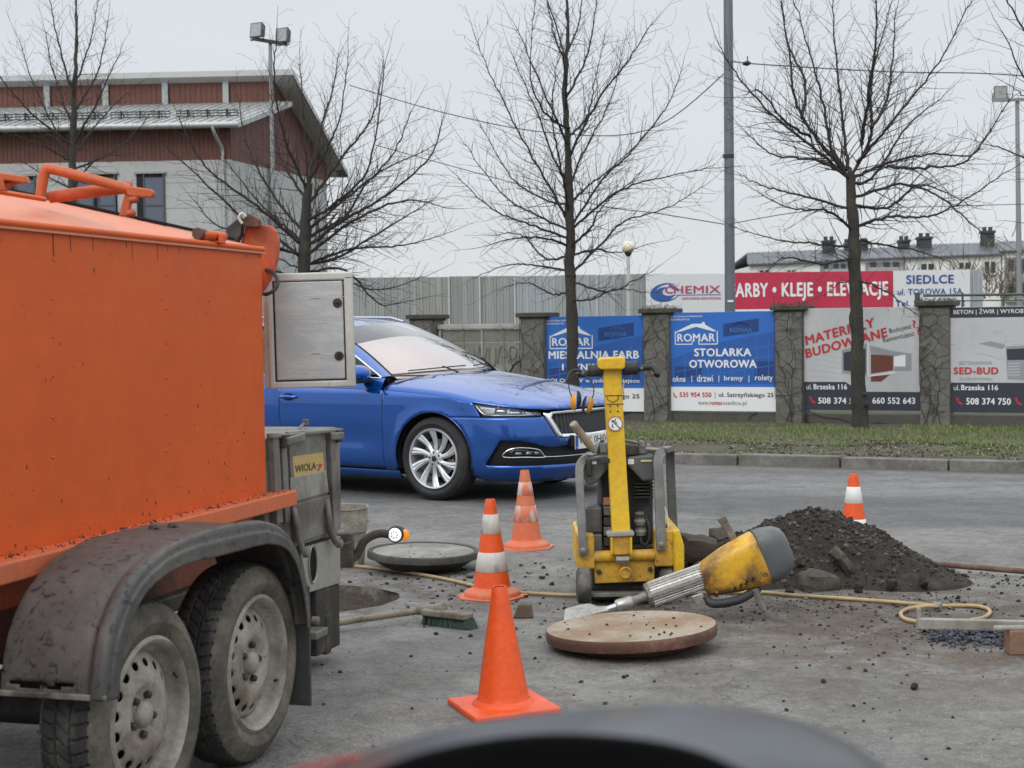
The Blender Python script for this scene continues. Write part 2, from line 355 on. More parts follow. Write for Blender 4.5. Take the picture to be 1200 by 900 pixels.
# cracks
vc = N.new('ShaderNodeTexVoronoi'); vc.feature = 'DISTANCE_TO_EDGE'; vc.inputs['Scale'].default_value = .55
wv = N.new('ShaderNodeVectorMath'); wv.operation = 'ADD'; nzv = N.new('ShaderNodeTexNoise'); nzv.inputs['Scale'].default_value = 2.5; nzv.inputs['Detail'].default_value = 6; L.new(pos, nzv.inputs['Vector'])
L.new(pos, wv.inputs[0]); L.new(nzv.outputs['Color'], wv.inputs[1]); L.new(wv.outputs[0], vc.inputs['Vector'])
crk = mth('MULTIPLY', stp(vc.outputs['Distance'], .004, .012, 1, 0), stp(noi(pos, .5, 3), .48, .56))
c = mxc(mth('MULTIPLY', crk, .30), sm_.outputs[0], (.04, .038, .035)); L.new(c, B.inputs['Base Color'])
L.new(stp(noi(pos, 3, 5), .35, .65, .60, .9), B.inputs['Roughness']); B.inputs['Specular IOR Level'].default_value = .45
bp = N.new('ShaderNodeBump'); bp.inputs['Strength'].default_value = .75; bp.inputs['Distance'].default_value = .006
hh = mth('ADD', mth('MULTIPLY', vo.outputs['Distance'], -1.0), mth('MULTIPLY', noi(pos, 22, 8, .75), 1.6)); hh = mth('SUBTRACT', hh, mth('MULTIPLY', crk, .8))
L.new(hh, bp.inputs['Height']); L.new(bp.outputs[0], B.inputs['Normal'])
tag(mb.build('road', asp, fix=False), kind='structure')
# pit sides and floor
soilp = mat('dug_soil', (.075, .062, .050), .95, col2=(.20, .185, .16), amt=.40, scale=6, var=.3, bump=.8, bscale=25)
mb = MB(); nn = 44; rings = []
for k_, (s_, z_) in enumerate([(1.0, 0.0), (.985, -.05), (.95, -.13), (.86, -.2), (.6, -.235), (.3, -.24), (.02, -.25)]):
    for j in range(nn):
        q = (hole[j]-PITC)*s_; jit = .02*fz((q.x*3+9, q.y*3, z_*5), 3) if k_ else 0
        mb.v.append((PITC.x+q.x*(1+jit), PITC.y+q.y*(1+jit), z_+(.035*fz((q.x, q.y, 1), 7) if k_ > 2 else 0)))
for k_ in range(6):
    for j in range(nn): mb.f.append((k_*nn+j, (k_+1)*nn+j, (k_+1)*nn+(j+1) % nn, k_*nn+(j+1) % nn)); mb.mi.append(0)
o = mb.build('manhole_pit', soilp, smooth=60, fix=False); tag(o, kind='structure')
# ---- kerb: single stones
kerb = thing('kerb', None, None, (KL.x, KL.y, 0), KANG); kerb['kind'] = 'structure'
kst = mat('kerb_concrete', (.20, .195, .18), .9, col2=(.12, .11, .10), amt=.5, scale=3, var=.15, third=(.08, .07, .055), tamt=.38, tscale=5, bump=.4, bscale=30, coord='World')
rk = random.Random(5)
for k in range(-14, 15):
    a0 = -.31+k*1.0; mb = MB()
    dz = rk.uniform(-.006, .006); dy = rk.uniform(-.006, .006)
    mb.box((a0+.5, .075+dy, -.05+dz), (.985, .15, .30)); mb.build('kerb_stone', kst, kerb, bevel=.012)
# ---- garden wall: plinth + stone-clad pillars
stonem = [mat('pillar_stone_a', (.165, .16, .148), .9, col2=(.12, .115, .10), amt=.5, scale=7, var=.25, bump=.6, bscale=25),
          mat('pillar_stone_b', (.145, .14, .128), .9, col2=(.18, .175, .16), amt=.45, scale=7, var=.25, bump=.6, bscale=25),
          mat('pillar_stone_c', (.14, .14, .12), .9, col2=(.17, .165, .145), amt=.5, scale=7, var=.25, bump=.6, bscale=25)]
mortar = mat('dark_mortar', (.095, .09, .078), .95, col2=(.07, .072, .05), amt=.4, scale=6, var=.2, bump=.5, bscale=30)
capm = mat('mossy_cap', (.085, .078, .068), .95, col2=(.055, .055, .035), amt=.45, scale=7, var=.25, third=(.13, .10, .06), tamt=.36, tscale=14, bump=.7, bscale=25)
def cells(w_, h_, n_, rg):
    """irregular flagstones filling w x h: clipped Voronoi cells"""
    k = max(1, round(math.sqrt(n_*w_/h_))); q = max(1, round(n_/k)); P = []
    for i in range(k):
        for j in range(q): P.append(((i+.5+rg.uniform(-.38, .38))*w_/k, (j+.5+rg.uniform(-.38, .38))*h_/q))
    o = []
    for p in P:
        poly = [(0, 0), (w_, 0), (w_, h_), (0, h_)]
        for r2 in P:
            if r2 is p: continue
            mx_, my_ = (p[0]+r2[0])/2, (p[1]+r2[1])/2; dx, dy = r2[0]-p[0], r2[1]-p[1]; new = []
            for i in range(len(poly)):
                a, b = poly[i], poly[(i+1) % len(poly)]
                fa = (a[0]-mx_)*dx+(a[1]-my_)*dy; fb = (b[0]-mx_)*dx+(b[1]-my_)*dy
                if fa <= 0: new.append(a)
                if fa*fb < 0: t_ = fa/(fa-fb); new.append((a[0]+(b[0]-a[0])*t_, a[1]+(b[1]-a[1])*t_))
            poly = new
            if len(poly) < 3: break
        if len(poly) >= 3:
            cx = sum(v[0] for v in poly)/len(poly); cy = sum(v[1] for v in poly)/len(poly)
            o.append([(cx+(v[0]-cx)*(1-.004/max(.03, math.hypot(v[0]-cx, v[1]-cy))), cy+(v[1]-cy)*(1-.004/max(.03, math.hypot(v[0]-cx, v[1]-cy)))) for v in poly])
    return o
def vines(mb, rg, w_, h_, y, n_, r_=.006, z0=0.0):
    for _ in range(n_):
        x = rg.uniform(.02, w_-.02); z = z0; p = [(x, y, z)]; a = math.pi/2
        while z < h_ and len(p) < 26 and -.05 < x < w_+.05:
            a += rg.uniform(-.6, .6); a = a*.9+math.pi/2*.1; x += .09*math.cos(a); z += abs(.09*math.sin(a))
            x = min(max(x, 0), w_); p.append((x, y-rg.uniform(0, .01), z))
            if rg.random() < .45 and len(p) > 2:
                q = [p[-1]]; b = a+rg.choice((-1, 1))*rg.uniform(.6, 1.3)
                for _k in range(rg.randint(2, 5)): b += rg.uniform(-.4, .4); q.append((min(max(q[-1][0]+.06*math.cos(b), 0), w_), y-rg.uniform(0, .01), q[-1][2]+.06*math.sin(b)))
                mb.tube(q, r_*.55, 4)
        if len(p) > 2: mb.tube(p, [r_*(1-.6*i/len(p)) for i in range(len(p))], 5)
vinem = mat('vine_bark', (.05, .042, .034), .9, var=.2, scale=9)
pil_px = [(615, 645), (759, 789), (915, 942), (1084, 1112)]
pil_a = [(WLP.uv(a, 420)[0]+WLP.uv(b, 420)[0])/2 for a, b in pil_px]
PW = .40
pil_a = [pil_a[0]-3.9, pil_a[0]-1.92]+pil_a+[pil_a[-1]+2.06]
plabel = ['stone pillar hidden behind the blue car', 'stone pillar with a slab cap just above the windscreen of the blue car', 'stone pillar at the left edge of the first blue banner, beside the concrete fence',
          'stone pillar between the two blue banners', 'stone pillar between the blue banner and the red lettered banner', 'stone pillar between the tree-crossed banner and the SED-BUD banner', 'stone pillar beyond the right edge of the SED-BUD banner']
rg = random.Random(11)
for k, (pa, lb) in enumerate(zip(pil_a, plabel)):
    p = WLP.world(pa-PW/2, -.08); H_ = [1.60, 1.60, 1.60, 1.63, 1.64, 1.665, 1.67][k]
    t_ = thing('stone_pillar', lb, 'pillar', p, WLP.ang, 'stone pillars along the wall')
    mb = MB(); mb.box((PW/2, .02, H_/2), (PW-.05, .36, H_)); mb.build('core', mortar, t_)
    for poly in cells(PW, H_, 24, rg):
        mb = MB(); mb.slab(poly, -.185-rg.uniform(0, .012), -.15); mb.build('stone', rg.choice(stonem), t_)
    Ml = Matrix.Rotation(R(90), 4, 'Z')
    for sx in (0, 1):
        for poly in cells(.34, H_, 16, rg):
            mb = MB(); x0 = .026 if sx == 0 else PW-.026
            mb.slab(poly, 0, .03); vs = mb.v; mb.v = [((x0-.03+y_ if sx == 0 else x0+.03-y_), -.15+x_, z_) for x_, y_, z_ in vs]; mb.build('stone', rg.choice(stonem), t_)
    mb = MB(); mb.box((PW/2, .02, H_+.035), (PW+.13, .52, .07)); mb.box((PW/2, .02, H_-.015), (PW+.05, .44, .03))
    mb.build('cap', capm, t_, bevel=.012)
    mb = MB(); vines(mb, rg, PW, H_, -.212, 4, .006); 
    if mb.v: tag(mb.build('vine_stem', vinem, t_, smooth=60), kind='stuff')
    if k > 2:
        mb = MB()
        for _ in range(120):
            c0 = Vector((rg.uniform(-.05, PW+.05), rg.uniform(-.22, .24), H_+.07+abs(rg.gauss(0, .02))))
            d = Vector((rg.uniform(-1, 1), rg.uniform(-1, 1), rg.uniform(-.3, .8))).normalized()*.05; mb.tube([c0, c0+d], [.004, .001], 3)
        tag(mb.build('moss_tuft', capm, t_), kind='stuff')
tp = thing('wall_plinth', 'low mossy concrete plinth running under the banners between the pillars', 'wall', WLP.world(pil_a[0], -.12), WLP.ang)
mb = MB()
for a, b in zip(pil_a, pil_a[1:]):
    L0 = a-pil_a[0]+PW/2-.03; L1 = b-pil_a[0]-PW/2+.03
    mb.box(((L0+L1)/2, .04, .09), (L1-L0, .26, .22))
mb.build('plinth_block', mortar, tp, bevel=.01)
mb = MB(); tmp = MB()
for k in range(22):
    x0 = rg.uniform(0, pil_a[-1]-pil_a[0]); q = [(x0, -.10, .02)]; a = rg.uniform(0, math.pi)
    for _ in range(12): a += rg.uniform(-.5, .5); q.append((q[-1][0]+.12*math.cos(a), -.10-rg.uniform(0, .02), min(.26, max(.0, q[-1][2]+.04*math.sin(a)))))
    mb.tube(q, .006, 4)
tag(mb.build('creeper', vinem, tp, smooth=60), kind='stuff')
# ---- concrete panel fence between pillars 1 and 2
F0, F1 = pil_a[1]+PW/2+.02, pil_a[2]-PW/2-.02
tf = thing('concrete_fence', 'grey concrete panel fence with faded graffiti between two stone pillars', 'fence', WLP.world(F0, -.1), WLP.ang)
Lf = F1-F0
fcon = mat('fence_concrete', (.26, .265, .235), .9, col2=(.19, .185, .16), amt=.5, scale=2, sharp=.25, var=.12, third=(.13, .14, .10), tamt=.36, tscale=5, bump=.3, bscale=25)
fpale = mat('fence_pale_rail', (.42, .42, .38), .85, col2=(.3, .29, .25), amt=.4, scale=4, var=.1, bump=.2)
zt = 1.52
for c_, (xa, xb) in enumerate([(0.06, Lf*.30), (Lf*.30, Lf*.52), (Lf*.52, Lf*.77), (Lf*.77, Lf-.06)]):
    for (za, zb) in ((0, .62), (.62, 1.24), (1.24, zt-.07)):
        mb = MB(); mb.box(((xa+xb)/2, 0, (za+zb)/2), (xb-xa-.02, .05, zb-za-.018)); mb.build('concrete_panel', fcon, tf, bevel=.008)
for x in (0.03, Lf*.30, Lf*.52, Lf*.77, Lf-.03):
    mb = MB(); mb.box((x, -.034 if .1 < x < Lf-.1 and abs(x-Lf*.52) > .01 else -.04, zt/2), (.022 if .1 < x < Lf-.1 else .035, .02, zt-.075)); mb.build('fence_post', fcon if .1 < x < Lf-.1 and abs(x-Lf*.52) > .01 else fpale, tf, bevel=.004)
mb = MB(); mb.box((Lf/2, -.02, zt-.03), (Lf, .12, .07)); mb.build('top_rail', fpale, tf, bevel=.008)
mb = MB(); gx, gz = Lf*.42, .86
for w_ in ([(0, .28), (.04, 0), (.07, .32), (.12, .02), (.17, .3)], [(.2, .3), (.2, .02), (.27, .04), (.28, .28)], [(.3, .05), (.34, .3), (.40, .28), (.42, .16), (.35, .14)], [(.45, .05), (.47, .3), (.55, .26), (.52, .12), (.47, .14), (.56, .02)], [(.6, .05), (.66, .28), (.70, .04)], [(-.55, .1), (-.45, .22), (-.33, .12)]):
    q = spline([(gx+a*1.35, -.028, gz+b) for a, b in w_], 5); mb.tube(q, .014, 4)
o = mb.build('graffiti_scrawl', mat('faded_graffiti', (.17, .175, .155), .9, var=.2), tf); o.scale = (1, 1, 1)
mb = MB(); q = [(Lf*.99, -.12, .95), (Lf*.93, -.14, .9), (Lf*.86, -.1, .78), (Lf*.78, -.12, .66), (Lf*.68, -.1, .62), (Lf*.6, -.1, .5)]
mb.tube(spline(q, 4), .018, 5); 
for k in range(7): i = k*3; c0 = Vector(spline(q, 4)[i]); mb.tube([c0, c0+Vector((rg.uniform(-.2, .2), -.02, rg.uniform(.05, .3)))], [.008, .003], 4)
mb.build('dead_branch', vinem, tf, smooth=60)
# ---- printed banners on the wall
class Board:
    def __init__(s, name, label, cat, pl, off, x0, y0, x1, y1, base, thick=.03, group=None, border=None, zs=None):
        s.pl, s.off = pl, off; a0, _ = pl.uv(x0, y1, off); a1, _ = pl.uv(x1, y1, off); xm = (x0+x1)/2
        z0 = pl.uv(xm, y1, off)[1]; z1 = pl.uv(xm, y0, off)[1]; s.a0, s.z0 = a0, z0; s.w, s.h = a1-a0, z1-z0
        s.px0, s.px1, s.py0, s.py1 = x0, x1, y0, y1
        s.t = thing(name, label, cat, pl.world(a0, z0, off), pl.ang, group); s.k = 0
        mb = MB(); mb.box((s.w/2, thick/2, s.h/2), (s.w, thick, s.h)); mb.build('board', base, s.t, bevel=.004)
        s.lay = 0
    def P(s, px, py):        # bilinear: the board's own edges are the print's edges
        u = (px-s.px0)/(s.px1-s.px0); v = (s.py1-py)/(s.py1-s.py0); return (u*s.w, v*s.h)
    def poly(s, pts, m_, lay=1, name='print'):
        q = [s.P(*p) for p in pts]; mb = MB(); y = -.0022*lay
        ar = sum(q[i][0]*q[(i+1) % len(q)][1]-q[(i+1) % len(q)][0]*q[i][1] for i in range(len(q)))
        if ar < 0: q.reverse()
        mb.slab(q, y, y+.0018); return mb.build(name, m_, s.t)
    def rect(s, x0, y0, x1, y1, m_, lay=1): return s.poly([(x0, y1), (x1, y1), (x1, y0), (x0, y0)], m_, lay)
    def line(s, pts, wpx, m_, lay=2):
        mb = MB(); y = -.0022*lay; wd = wpx*s.w/(s.px1-s.px0)
        for a, b in zip(pts, pts[1:]):
            a, b = Vector(s.P(*a)), Vector(s.P(*b)); d = (b-a).normalized(); nrm = Vector((-d.y, d.x))*wd/2; e_ = d*wd*.35
            mb.add([(p_.x, y, p_.y) for p_ in (a-nrm-e_, b-nrm+e_, b+nrm+e_, a+nrm-e_)], [(0, 1, 2, 3)])
        return mb.build('print', m_, s.t, fix=False)
    def text(s, t_, x0, y0, x1, y1, m_, bold=.0, lay=3, shear=0., rot=0., name='lettering'):
        a, b = s.P(x0, y1), s.P(x1, y0); lettering(t_, m_, s.t, a[0], a[1], b[0], b[1], -.0022*lay, bold*.75, shear, rot, name)
INKW = pr_ink('ink_white', (.80, .81, .82)); INKB = pr_ink('ink_dark', (.03, .035, .05)); INKR = pr_ink('ink_red', (.52, .03, .04)); INKN = pr_ink('ink_navy', (.035, .07, .27))
BLUE = pr_ink('banner_blue', (.025, .15, .54)); BLUE2 = pr_ink('banner_blue_shade', (.02, .105, .40)); BLUE3 = pr_ink('banner_blue_light', (.04, .18, .50)); NAVY = pr_ink('banner_navy', (.012, .05, .22))
def romar(b, x, y, s_, m_, mbk):
    """house logo with framed name; x, y top left; s_ = width px"""
    q = lambda u, v: (x+u*s_, y+v*s_)
    b.poly([q(.02, .20), q(.40, .02), q(.62, .02), q(.66, -.02), q(.70, -.02), q(.71, .04), q(.98, .20), q(.90, .20), q(.50, .09), q(.12, .20)], m_, 2)
    b.line([q(.0, .20), q(0, .50), q(.40, .50), q(.40, .42)], s_*.022, m_, 2); b.line([q(.56, .42), q(.56, .50), q(1, .50), q(1, .20)], s_*.022, m_, 2)
    b.line([q(0, .22), q(0.05, .22)], s_*.022, m_, 2)
    b.text('ROMAR', x+.05*s_, y+.25*s_, x+.95*s_, y+.44*s_, m_, .035)
def blue_banner(x0, y0, x1, y1, label, seed):
    b = Board('advertising_banner', label, 'banner', WLP, .12, x0, y0, x1, y1, BLUE, group='blue printed banners on the wall')
    yw = y0+(y1-y0)*.755
    b.rect(x0+.3, yw, x1-.3, y1-.3, INKW, 1)
    # faint building picture behind the words
    b.poly([(x0+1, yw-4), (x0+1, y0+56), (x0+58, y0+36), (x1-1, y0+22), (x1-1, yw-4)], BLUE2, 1)
    b.poly([(x0+66, y0+14), (x0+107, y0+8), (x0+107, y0+23), (x0+66, y0+29)], NAVY, 2)
    for k in range(9):
        xx = x0+6+k*14; b.line([(xx, y0+54-k*2.6), (xx, yw-10)], .7, BLUE3, 1.5)
    for k in range(3): b.line([(x0+4, y0+62+k*9), (x1-3, y0+38+k*12)], .7, BLUE3, 1.5)
    b.rect(x1-30, yw-30, x1-8, yw-8, NAVY, 1.3); b.rect(x0+8, yw-24, x0+40, yw-9, NAVY, 1.3)
    b.text('HURTOWNIA MATERIAŁÓW', x0+3, y0+3.2, x0+42, y0+5.6, INKW, .02); b.text('BUDOWLANYCH', x0+3, y0+7, x0+26, y0+9.2, INKW, .02)
    romar(b, x0+9, y0+12.5, 50, INKW, BLUE)
    ROM2 = pr_ink('ink_midblue', (.05, .15, .42)); romar(b, x0+72, y0+11.5, 29, ROM2, NAVY)
    return b, yw
b, yw = blue_banner(637, 370.5, 759, 482, 'blue and white paint-mixing banner partly behind the slim tree and the compactor handle', 1)
b.text('MIESZALNIA FARB', 644, 411, 750, 420.5, INKW, .045); b.text('I TYNKÓW', 660, 424, 722, 434, INKW, .045)
b.text('KOLORÓW w jednym miejscu', 640, 442.5, 750, 449.5, INKW, .02)
b.text('ul. Satrzyńskiego 25', 676, 461, 750, 468, INKB, .035); b.text('535 954 550', 641, 461, 668, 467, INKR, .03)
b, yw = blue_banner(783.5, 365.5, 915.5, 482, 'blue and white joinery banner reading STOLARKA OTWOROWA', 2)
b.text('STOLARKA', 815, 408, 882, 417.5, INKW, .045); b.text('OTWOROWA', 809, 421.5, 888, 431, INKW, .045)
for s_, a, c_, top in (('okna', 789, 804.5, 440.5), ('drzwi', 818, 837, 439), ('bramy', 850, 872, 440), ('rolety', 886, 906.5, 439)): b.text(s_, a, top, c_, 447.5, INKW, .02)
for x in (811.5, 843.5, 878.5): b.rect(x, 440, x+.7, 448, INKW, 2)
b.text('535 954 550', 797, 459.8, 835, 465.5, INKR, .045); b.rect(839, 459, 839.6, 467, INKB, 2); b.text('ul. Satrzyńskiego 25', 843.5, 459.5, 907, 466.5, INKB, .03)
b.line([(790, 461), (791, 464.5), (793.5, 466)], 1.4, INKR, 2)
GREYI = pr_ink('ink_grey', (.22, .22, .23)); LGREY = pr_ink('print_light_grey', (.52, .53, .55)); MGREY = pr_ink('print_mid_grey', (.30, .31, .33)); DKB = pr_ink('print_slate', (.035, .04, .055)); BRN = pr_ink('print_redbrown', (.16, .05, .035))
b.text('www.', 819, 471, 832, 474.6, GREYI, .01); b.text('romar', 832.6, 471, 848.5, 474.6, INKR, .04); b.text('siedlce.pl', 849, 470, 876, 475.6, GREYI, .01)
# building-materials banner
PALE = mat('banner_pale', (.60, .61, .61), .5, col2=(.45, .46, .47), amt=.5, scale=1.2, sharp=.3, var=.03)
b = Board('advertising_banner', 'white and dark banner with red slanted words MATERIAŁY BUDOWLANE behind the forked tree', 'banner', WLP, .12, 941.5, 360.5, 1084, 481, PALE, group='printed banners on the wall, right part')
b.rect(941.8, 459, 1083.7, 480.7, DKB, 1); b.poly([(941.8, 459.2), (941.8, 447.5), (992, 447.5), (1010, 459.2)], DKB, 1)
b.text('MATERIAŁY', 945.5, 393, 1031, 404, INKR, .05, rot=R(14.5), shear=.1); b.text('BUDOWLANE', 945.5, 408.5, 1046, 419.5, INKR, .05, rot=R(14.5), shear=.1)
b.text('Budujesz', 1044.5, 385.5, 1070, 392.5, INKB, .0, rot=R(13)); b.text('?', 1071, 376, 1075, 385, INKR, .04, rot=R(10))
b.text('Remontujesz', 1037.5, 396, 1074, 403.5, INKB, .0, rot=R(13)); b.text('?', 1076, 384, 1080, 393, INKR, .04, rot=R(10))
b.text('ul.', 945.5, 450.5, 952, 456.5, INKW, .0); b.text('Brzeska 116', 954, 450, 994, 456.5, INKW, .04)
b.text('508 374 541', 959.5, 466, 1010, 473.5, INKW, .04); b.text('660 552 643', 1023.5, 465.5, 1073, 473, INKW, .04)
b.line([(950, 466), (951.5, 470), (955, 472.5)], 2.4, INKR, 2)
for q in range(7): x = 955+q*4.2; b.line([(x, 446), (x, 412+3*math.sin(q))], .5, LGREY, 1.4)
for q in range(5): b.line([(950, 440-q*7), (990, 444-q*6)], .5, LGREY, 1.4)
for q in range(8): x = 1046+q*4.6; b.line([(x, 458), (x+1, 432)], .5, LGREY, 1.4)
b.poly([(988, 410), (1018, 402), (1018, 441), (988, 437)], MGREY, 1.6); b.poly([(990, 413), (1016, 408), (1016, 437), (990, 434)], DKB, 1.9)
b.poly([(1018, 402), (1044, 409), (1070, 413), (1070, 436), (1018, 441.5)], LGREY, 1.6)
b.poly([(1021, 405), (1046, 411), (1068, 414.5), (1048, 418), (1022, 414)], MGREY, 1.9); b.poly([(1022, 415), (1048, 417), (1048, 434), (1022, 438)], BRN, 1.9)
b.poly([(1049, 417), (1062, 416), (1062, 429), (1049, 429)], INKW, 1.9); b.poly([(1062, 415), (1069, 414), (1069, 435), (1049, 435), (1049, 430), (1062, 430)], MGREY, 2.1)
b.line([(1018.5, 402), (1018.5, 441), (1050, 436.5)], 1.3, INKW, 2.4); b.poly([(1022, 441), (1045, 438), (1034, 447), (1022, 447)], BRN, 1.4)
# concrete plant banner
b = Board('advertising_banner', 'grey and black concrete-plant banner with red SED-BUD name and a mixer lorry', 'banner', WLP, .12, 1110.5, 359, 1262, 484, PALE, group='printed banners on the wall, right part')
b.rect(1110.8, 359.3, 1261.7, 371.5, DKB, 1); b.rect(1110.8, 448.5, 1261.7, 483.7, DKB, 1)
b.text('BETON | ŻWIR | WYROBY BETONOWE', 1118, 360.5, 1250, 368.6, INKW, .015)
b.poly([(1150, 377), (1176, 374), (1230, 374), (1230, 400), (1180, 400), (1176, 388), (1165, 388), (1163, 394), (1180, 396), (1180, 402), (1156, 401), (1148, 392)], LGREY, 1.3)
b.poly([(1147.5, 402.5), (1162, 399.5), (1180, 404), (1176, 409)], MGREY, 1.6); b.poly([(1147.5, 402.5), (1176, 409), (1178, 422), (1147.5, 413)], LGREY, 1.6)
b.poly([(1180, 406), (1230, 403), (1230, 447), (1182, 444)], MGREY, 1.8); b.poly([(1181, 409), (1230, 407), (1230, 421), (1182, 422)], DKB, 2.0)
for q in range(5): b.line([(1183, 426+q*3.4), (1196, 425.5+q*3.4)], 1.2, LGREY, 2.3)
b.text('ISUA', 1184, 423, 1196, 425, INKR, .0) if False else None
b.poly([(1190, 384), (1230, 380), (1230, 402), (1188, 404)], LGREY, 1.5)
b.text('BETONIARNIA', 1125, 423, 1164, 427, MGREY, .0); b.text('SED-BUD', 1118, 430, 1171.5, 438.5, INKR, .05); b.text('CHROMIŃSKI', 1125, 441.2, 1164, 445.6, MGREY, .0)
b.text('ul.', 1118, 451.5, 1125, 457.5, INKW, .0); b.text('Brzeska 116', 1127, 451, 1171, 457.5, INKW, .04)
b.text('508 374 750', 1133, 466.5, 1186, 474.5, INKW, .04); b.line([(1122, 467), (1123.5, 471), (1127.5, 474)], 2.6, INKR, 2); b.line([(1192, 467), (1193.5, 471), (1197.5, 474)], 2.6, INKR, 2)
b.text('660 552 643', 1203, 466.5, 1256, 474.5, INKW, .04)
# ---- tall corrugated hoarding behind the wall
HP = VP(0, 31.0, 0.0)
hz = lambda px, py: HP.uv(px, py)
th = thing('metal_hoarding', 'tall grey corrugated metal hoarding behind the stone wall', 'fence', (HP.uv(330, 400)[0], 31, -.3), 0)
hx0 = HP.uv(330, 400)[0]; hx1 = HP.uv(1152, 400)[0]; HT = HP.uv(700, 322)[1]+.3
sheetm = [mat('corrugated_grey', (.37, .39, .385), .55, .2, col2=(.27, .285, .28), amt=.5, scale=1.0, sharp=.25, var=.05, stretch=(4, 4, .25), third=(.48, .50, .50), tamt=.33, tscale=2.2),
          mat('corrugated_bluish', (.43, .465, .49), .5, .25, col2=(.35, .37, .385), amt=.5, scale=1.2, sharp=.25, var=.05, stretch=(4, 4, .25)),
          mat('corrugated_weathered', (.30, .31, .29), .6, .2, col2=(.46, .47, .45), amt=.40, scale=1.6, sharp=.1, var=.08, stretch=(6, 6, .2))]
x = hx0; k = 0; rg = random.Random(21)
seams = [hz(p, 400)[0] for p in (368, 415, 452, 489, 527, 542, 563, 583, 606, 628, 652, 676, 700, 722, 757, 800, 845, 900, 950, 1000, 1046, 1090, 1137, 1152)]
for sx in seams:
    prof = []; wd = sx-x; nr = max(3, int(wd/.115)); mb = MB()
    for i in range(nr):
        u0 = x+wd*i/nr; s1 = wd/nr
        prof += [(u0, 0), (u0+s1*.45, 0), (u0+s1*.55, -.022), (u0+s1*.88, -.022)]
    prof.append((x+wd, 0)); h_ = HT+rg.uniform(-.008, .008)
    mb.add([(a-hx0, b_-.004*(k % 2), z_) for a, b_ in prof for z_ in (0, h_)], [(2*i, 2*i+2, 2*i+3, 2*i+1) for i in range(len(prof)-1)])
    mt = sheetm[1] if k in (9, 10, 12, 13, 22, 23) else (sheetm[2] if k in (4, 5, 7) else sheetm[0])
    o = mb.build('metal_sheet', mt, th, fix=False); s_ = o.modifiers.new('thick', 'SOLIDIFY'); s_.thickness = .003; x = sx; k += 1
mb = MB(); mb.box(((hx1-hx0)/2, .05, .5), (hx1-hx0, .05, .06)); mb.box(((hx1-hx0)/2, .05, HT-.3), (hx1-hx0, .05, .06)); mb.build('rail', GREYM, th)
for p in (527, 563, 604, 700):
    xx = hz(p, 400)[0]-hx0; mb = MB(); mb.box((xx, -.03, HT/2), (.03, .03, HT)); mb.build('batten', mat('pale_batten', (.5, .52, .52), .5, var=.05), th)
# billboards on the hoarding
BWH = mat('board_white', (.66, .67, .68), .5, var=.03, scale=2)
b = Board('billboard', 'white CHEMIX board with blue swirl logo on the grey hoarding', 'billboard', HP, .08, 757, 321, 853.5, 372, BWH)
CB = pr_ink('logo_blue', (.035, .10, .33)); CR = pr_ink('logo_red', (.42, .05, .10))
def ell(cx, cy, rx, ry, rot=0., n_=28, a0=0, a1=2*math.pi): return [(cx+rx*math.cos(a0+(a1-a0)*i/n_)*math.cos(rot)-ry*math.sin(a0+(a1-a0)*i/n_)*math.sin(rot), cy+rx*math.cos(a0+(a1-a0)*i/n_)*math.sin(rot)+ry*math.sin(a0+(a1-a0)*i/n_)*math.cos(rot)) for i in range(n_)]
b.poly(ell(780, 342.5, 18, 11, -.15), CB, 1); b.poly(ell(783, 342.0, 15.2, 8.8, -.15), BWH, 2); b.poly(ell(779, 344, 12.2, 8.0, -.1), CB, 3); b.poly(ell(785, 341.5, 8.5, 4.6, -.1), BWH, 4); b.poly(ell(790, 337, 7, 2.2, .5), CB, 4.5)
b.text('C', 779.5, 335.2, 789, 344.2, CR, .05, lay=5.5); b.text('HEMIX', 789.8, 335, 844.5, 343.8, CR, .015, lay=5.5); b.rect(788, 345.3, 845, 346, CB, 5); b.text('HURTOWNIA BUDOWLANA', 799, 348.4, 845, 351, CR, .04, lay=5.5)
REDB = mat('board_red', (.52, .03, .075), .5, col2=(.44, .025, .06), amt=.4, scale=1, var=.04)
b = Board('billboard', 'long red billboard lettered FARBY KLEJE ELEWACJE in white', 'billboard', HP, .08, 854, 318.5, 1046.5, 364, REDB)
b.rect(854.3, 361.6, 1046.2, 363.8, INKW, 1); b.text('FARBY • KLEJE • ELEWACJE', 855.5, 330.5, 1041, 352.5, INKW, .05)
b = Board('billboard', 'white SIEDLCE address board in blue letters right of the red billboard', 'billboard', HP, .08, 1047, 316.8, 1137, 372, BWH)
b.text('SIEDLCE', 1062, 322, 1118, 332.5, INKN, .045); b.text('ul. TOROWA 15A', 1052, 338, 1128, 345.5, INKN, .03); b.text('Tel. 25 633 22 02', 1049.5, 351.5, 1131, 358.5, INKN, .03)
# ---- green rail of a yard gate
tg = thing('pipe_gate', 'dark green pipe rail gate behind the SED-BUD banner', 'gate', W(1070, 372, 27), 0)
gmat = mat('green_paint', (.05, .085, .065), .5, var=.1)
q = lambda px, py: (W(px, py, 27)-W(1070, 372, 27))
mb = MB(); mb.tube([q(1082, 346.5), q(1260, 344)], .022, 8); mb.tube([q(1082, 353), q(1260, 351)], .012, 6); mb.build('rail', gmat, tg, smooth=50)
for p in (1075, 1128, 1176, 1230): mb = MB(); mb.tube([q(p, 420), q(p, 343)], .045 if p == 1075 else .02, 8); mb.build('post', gmat, tg, smooth=50)
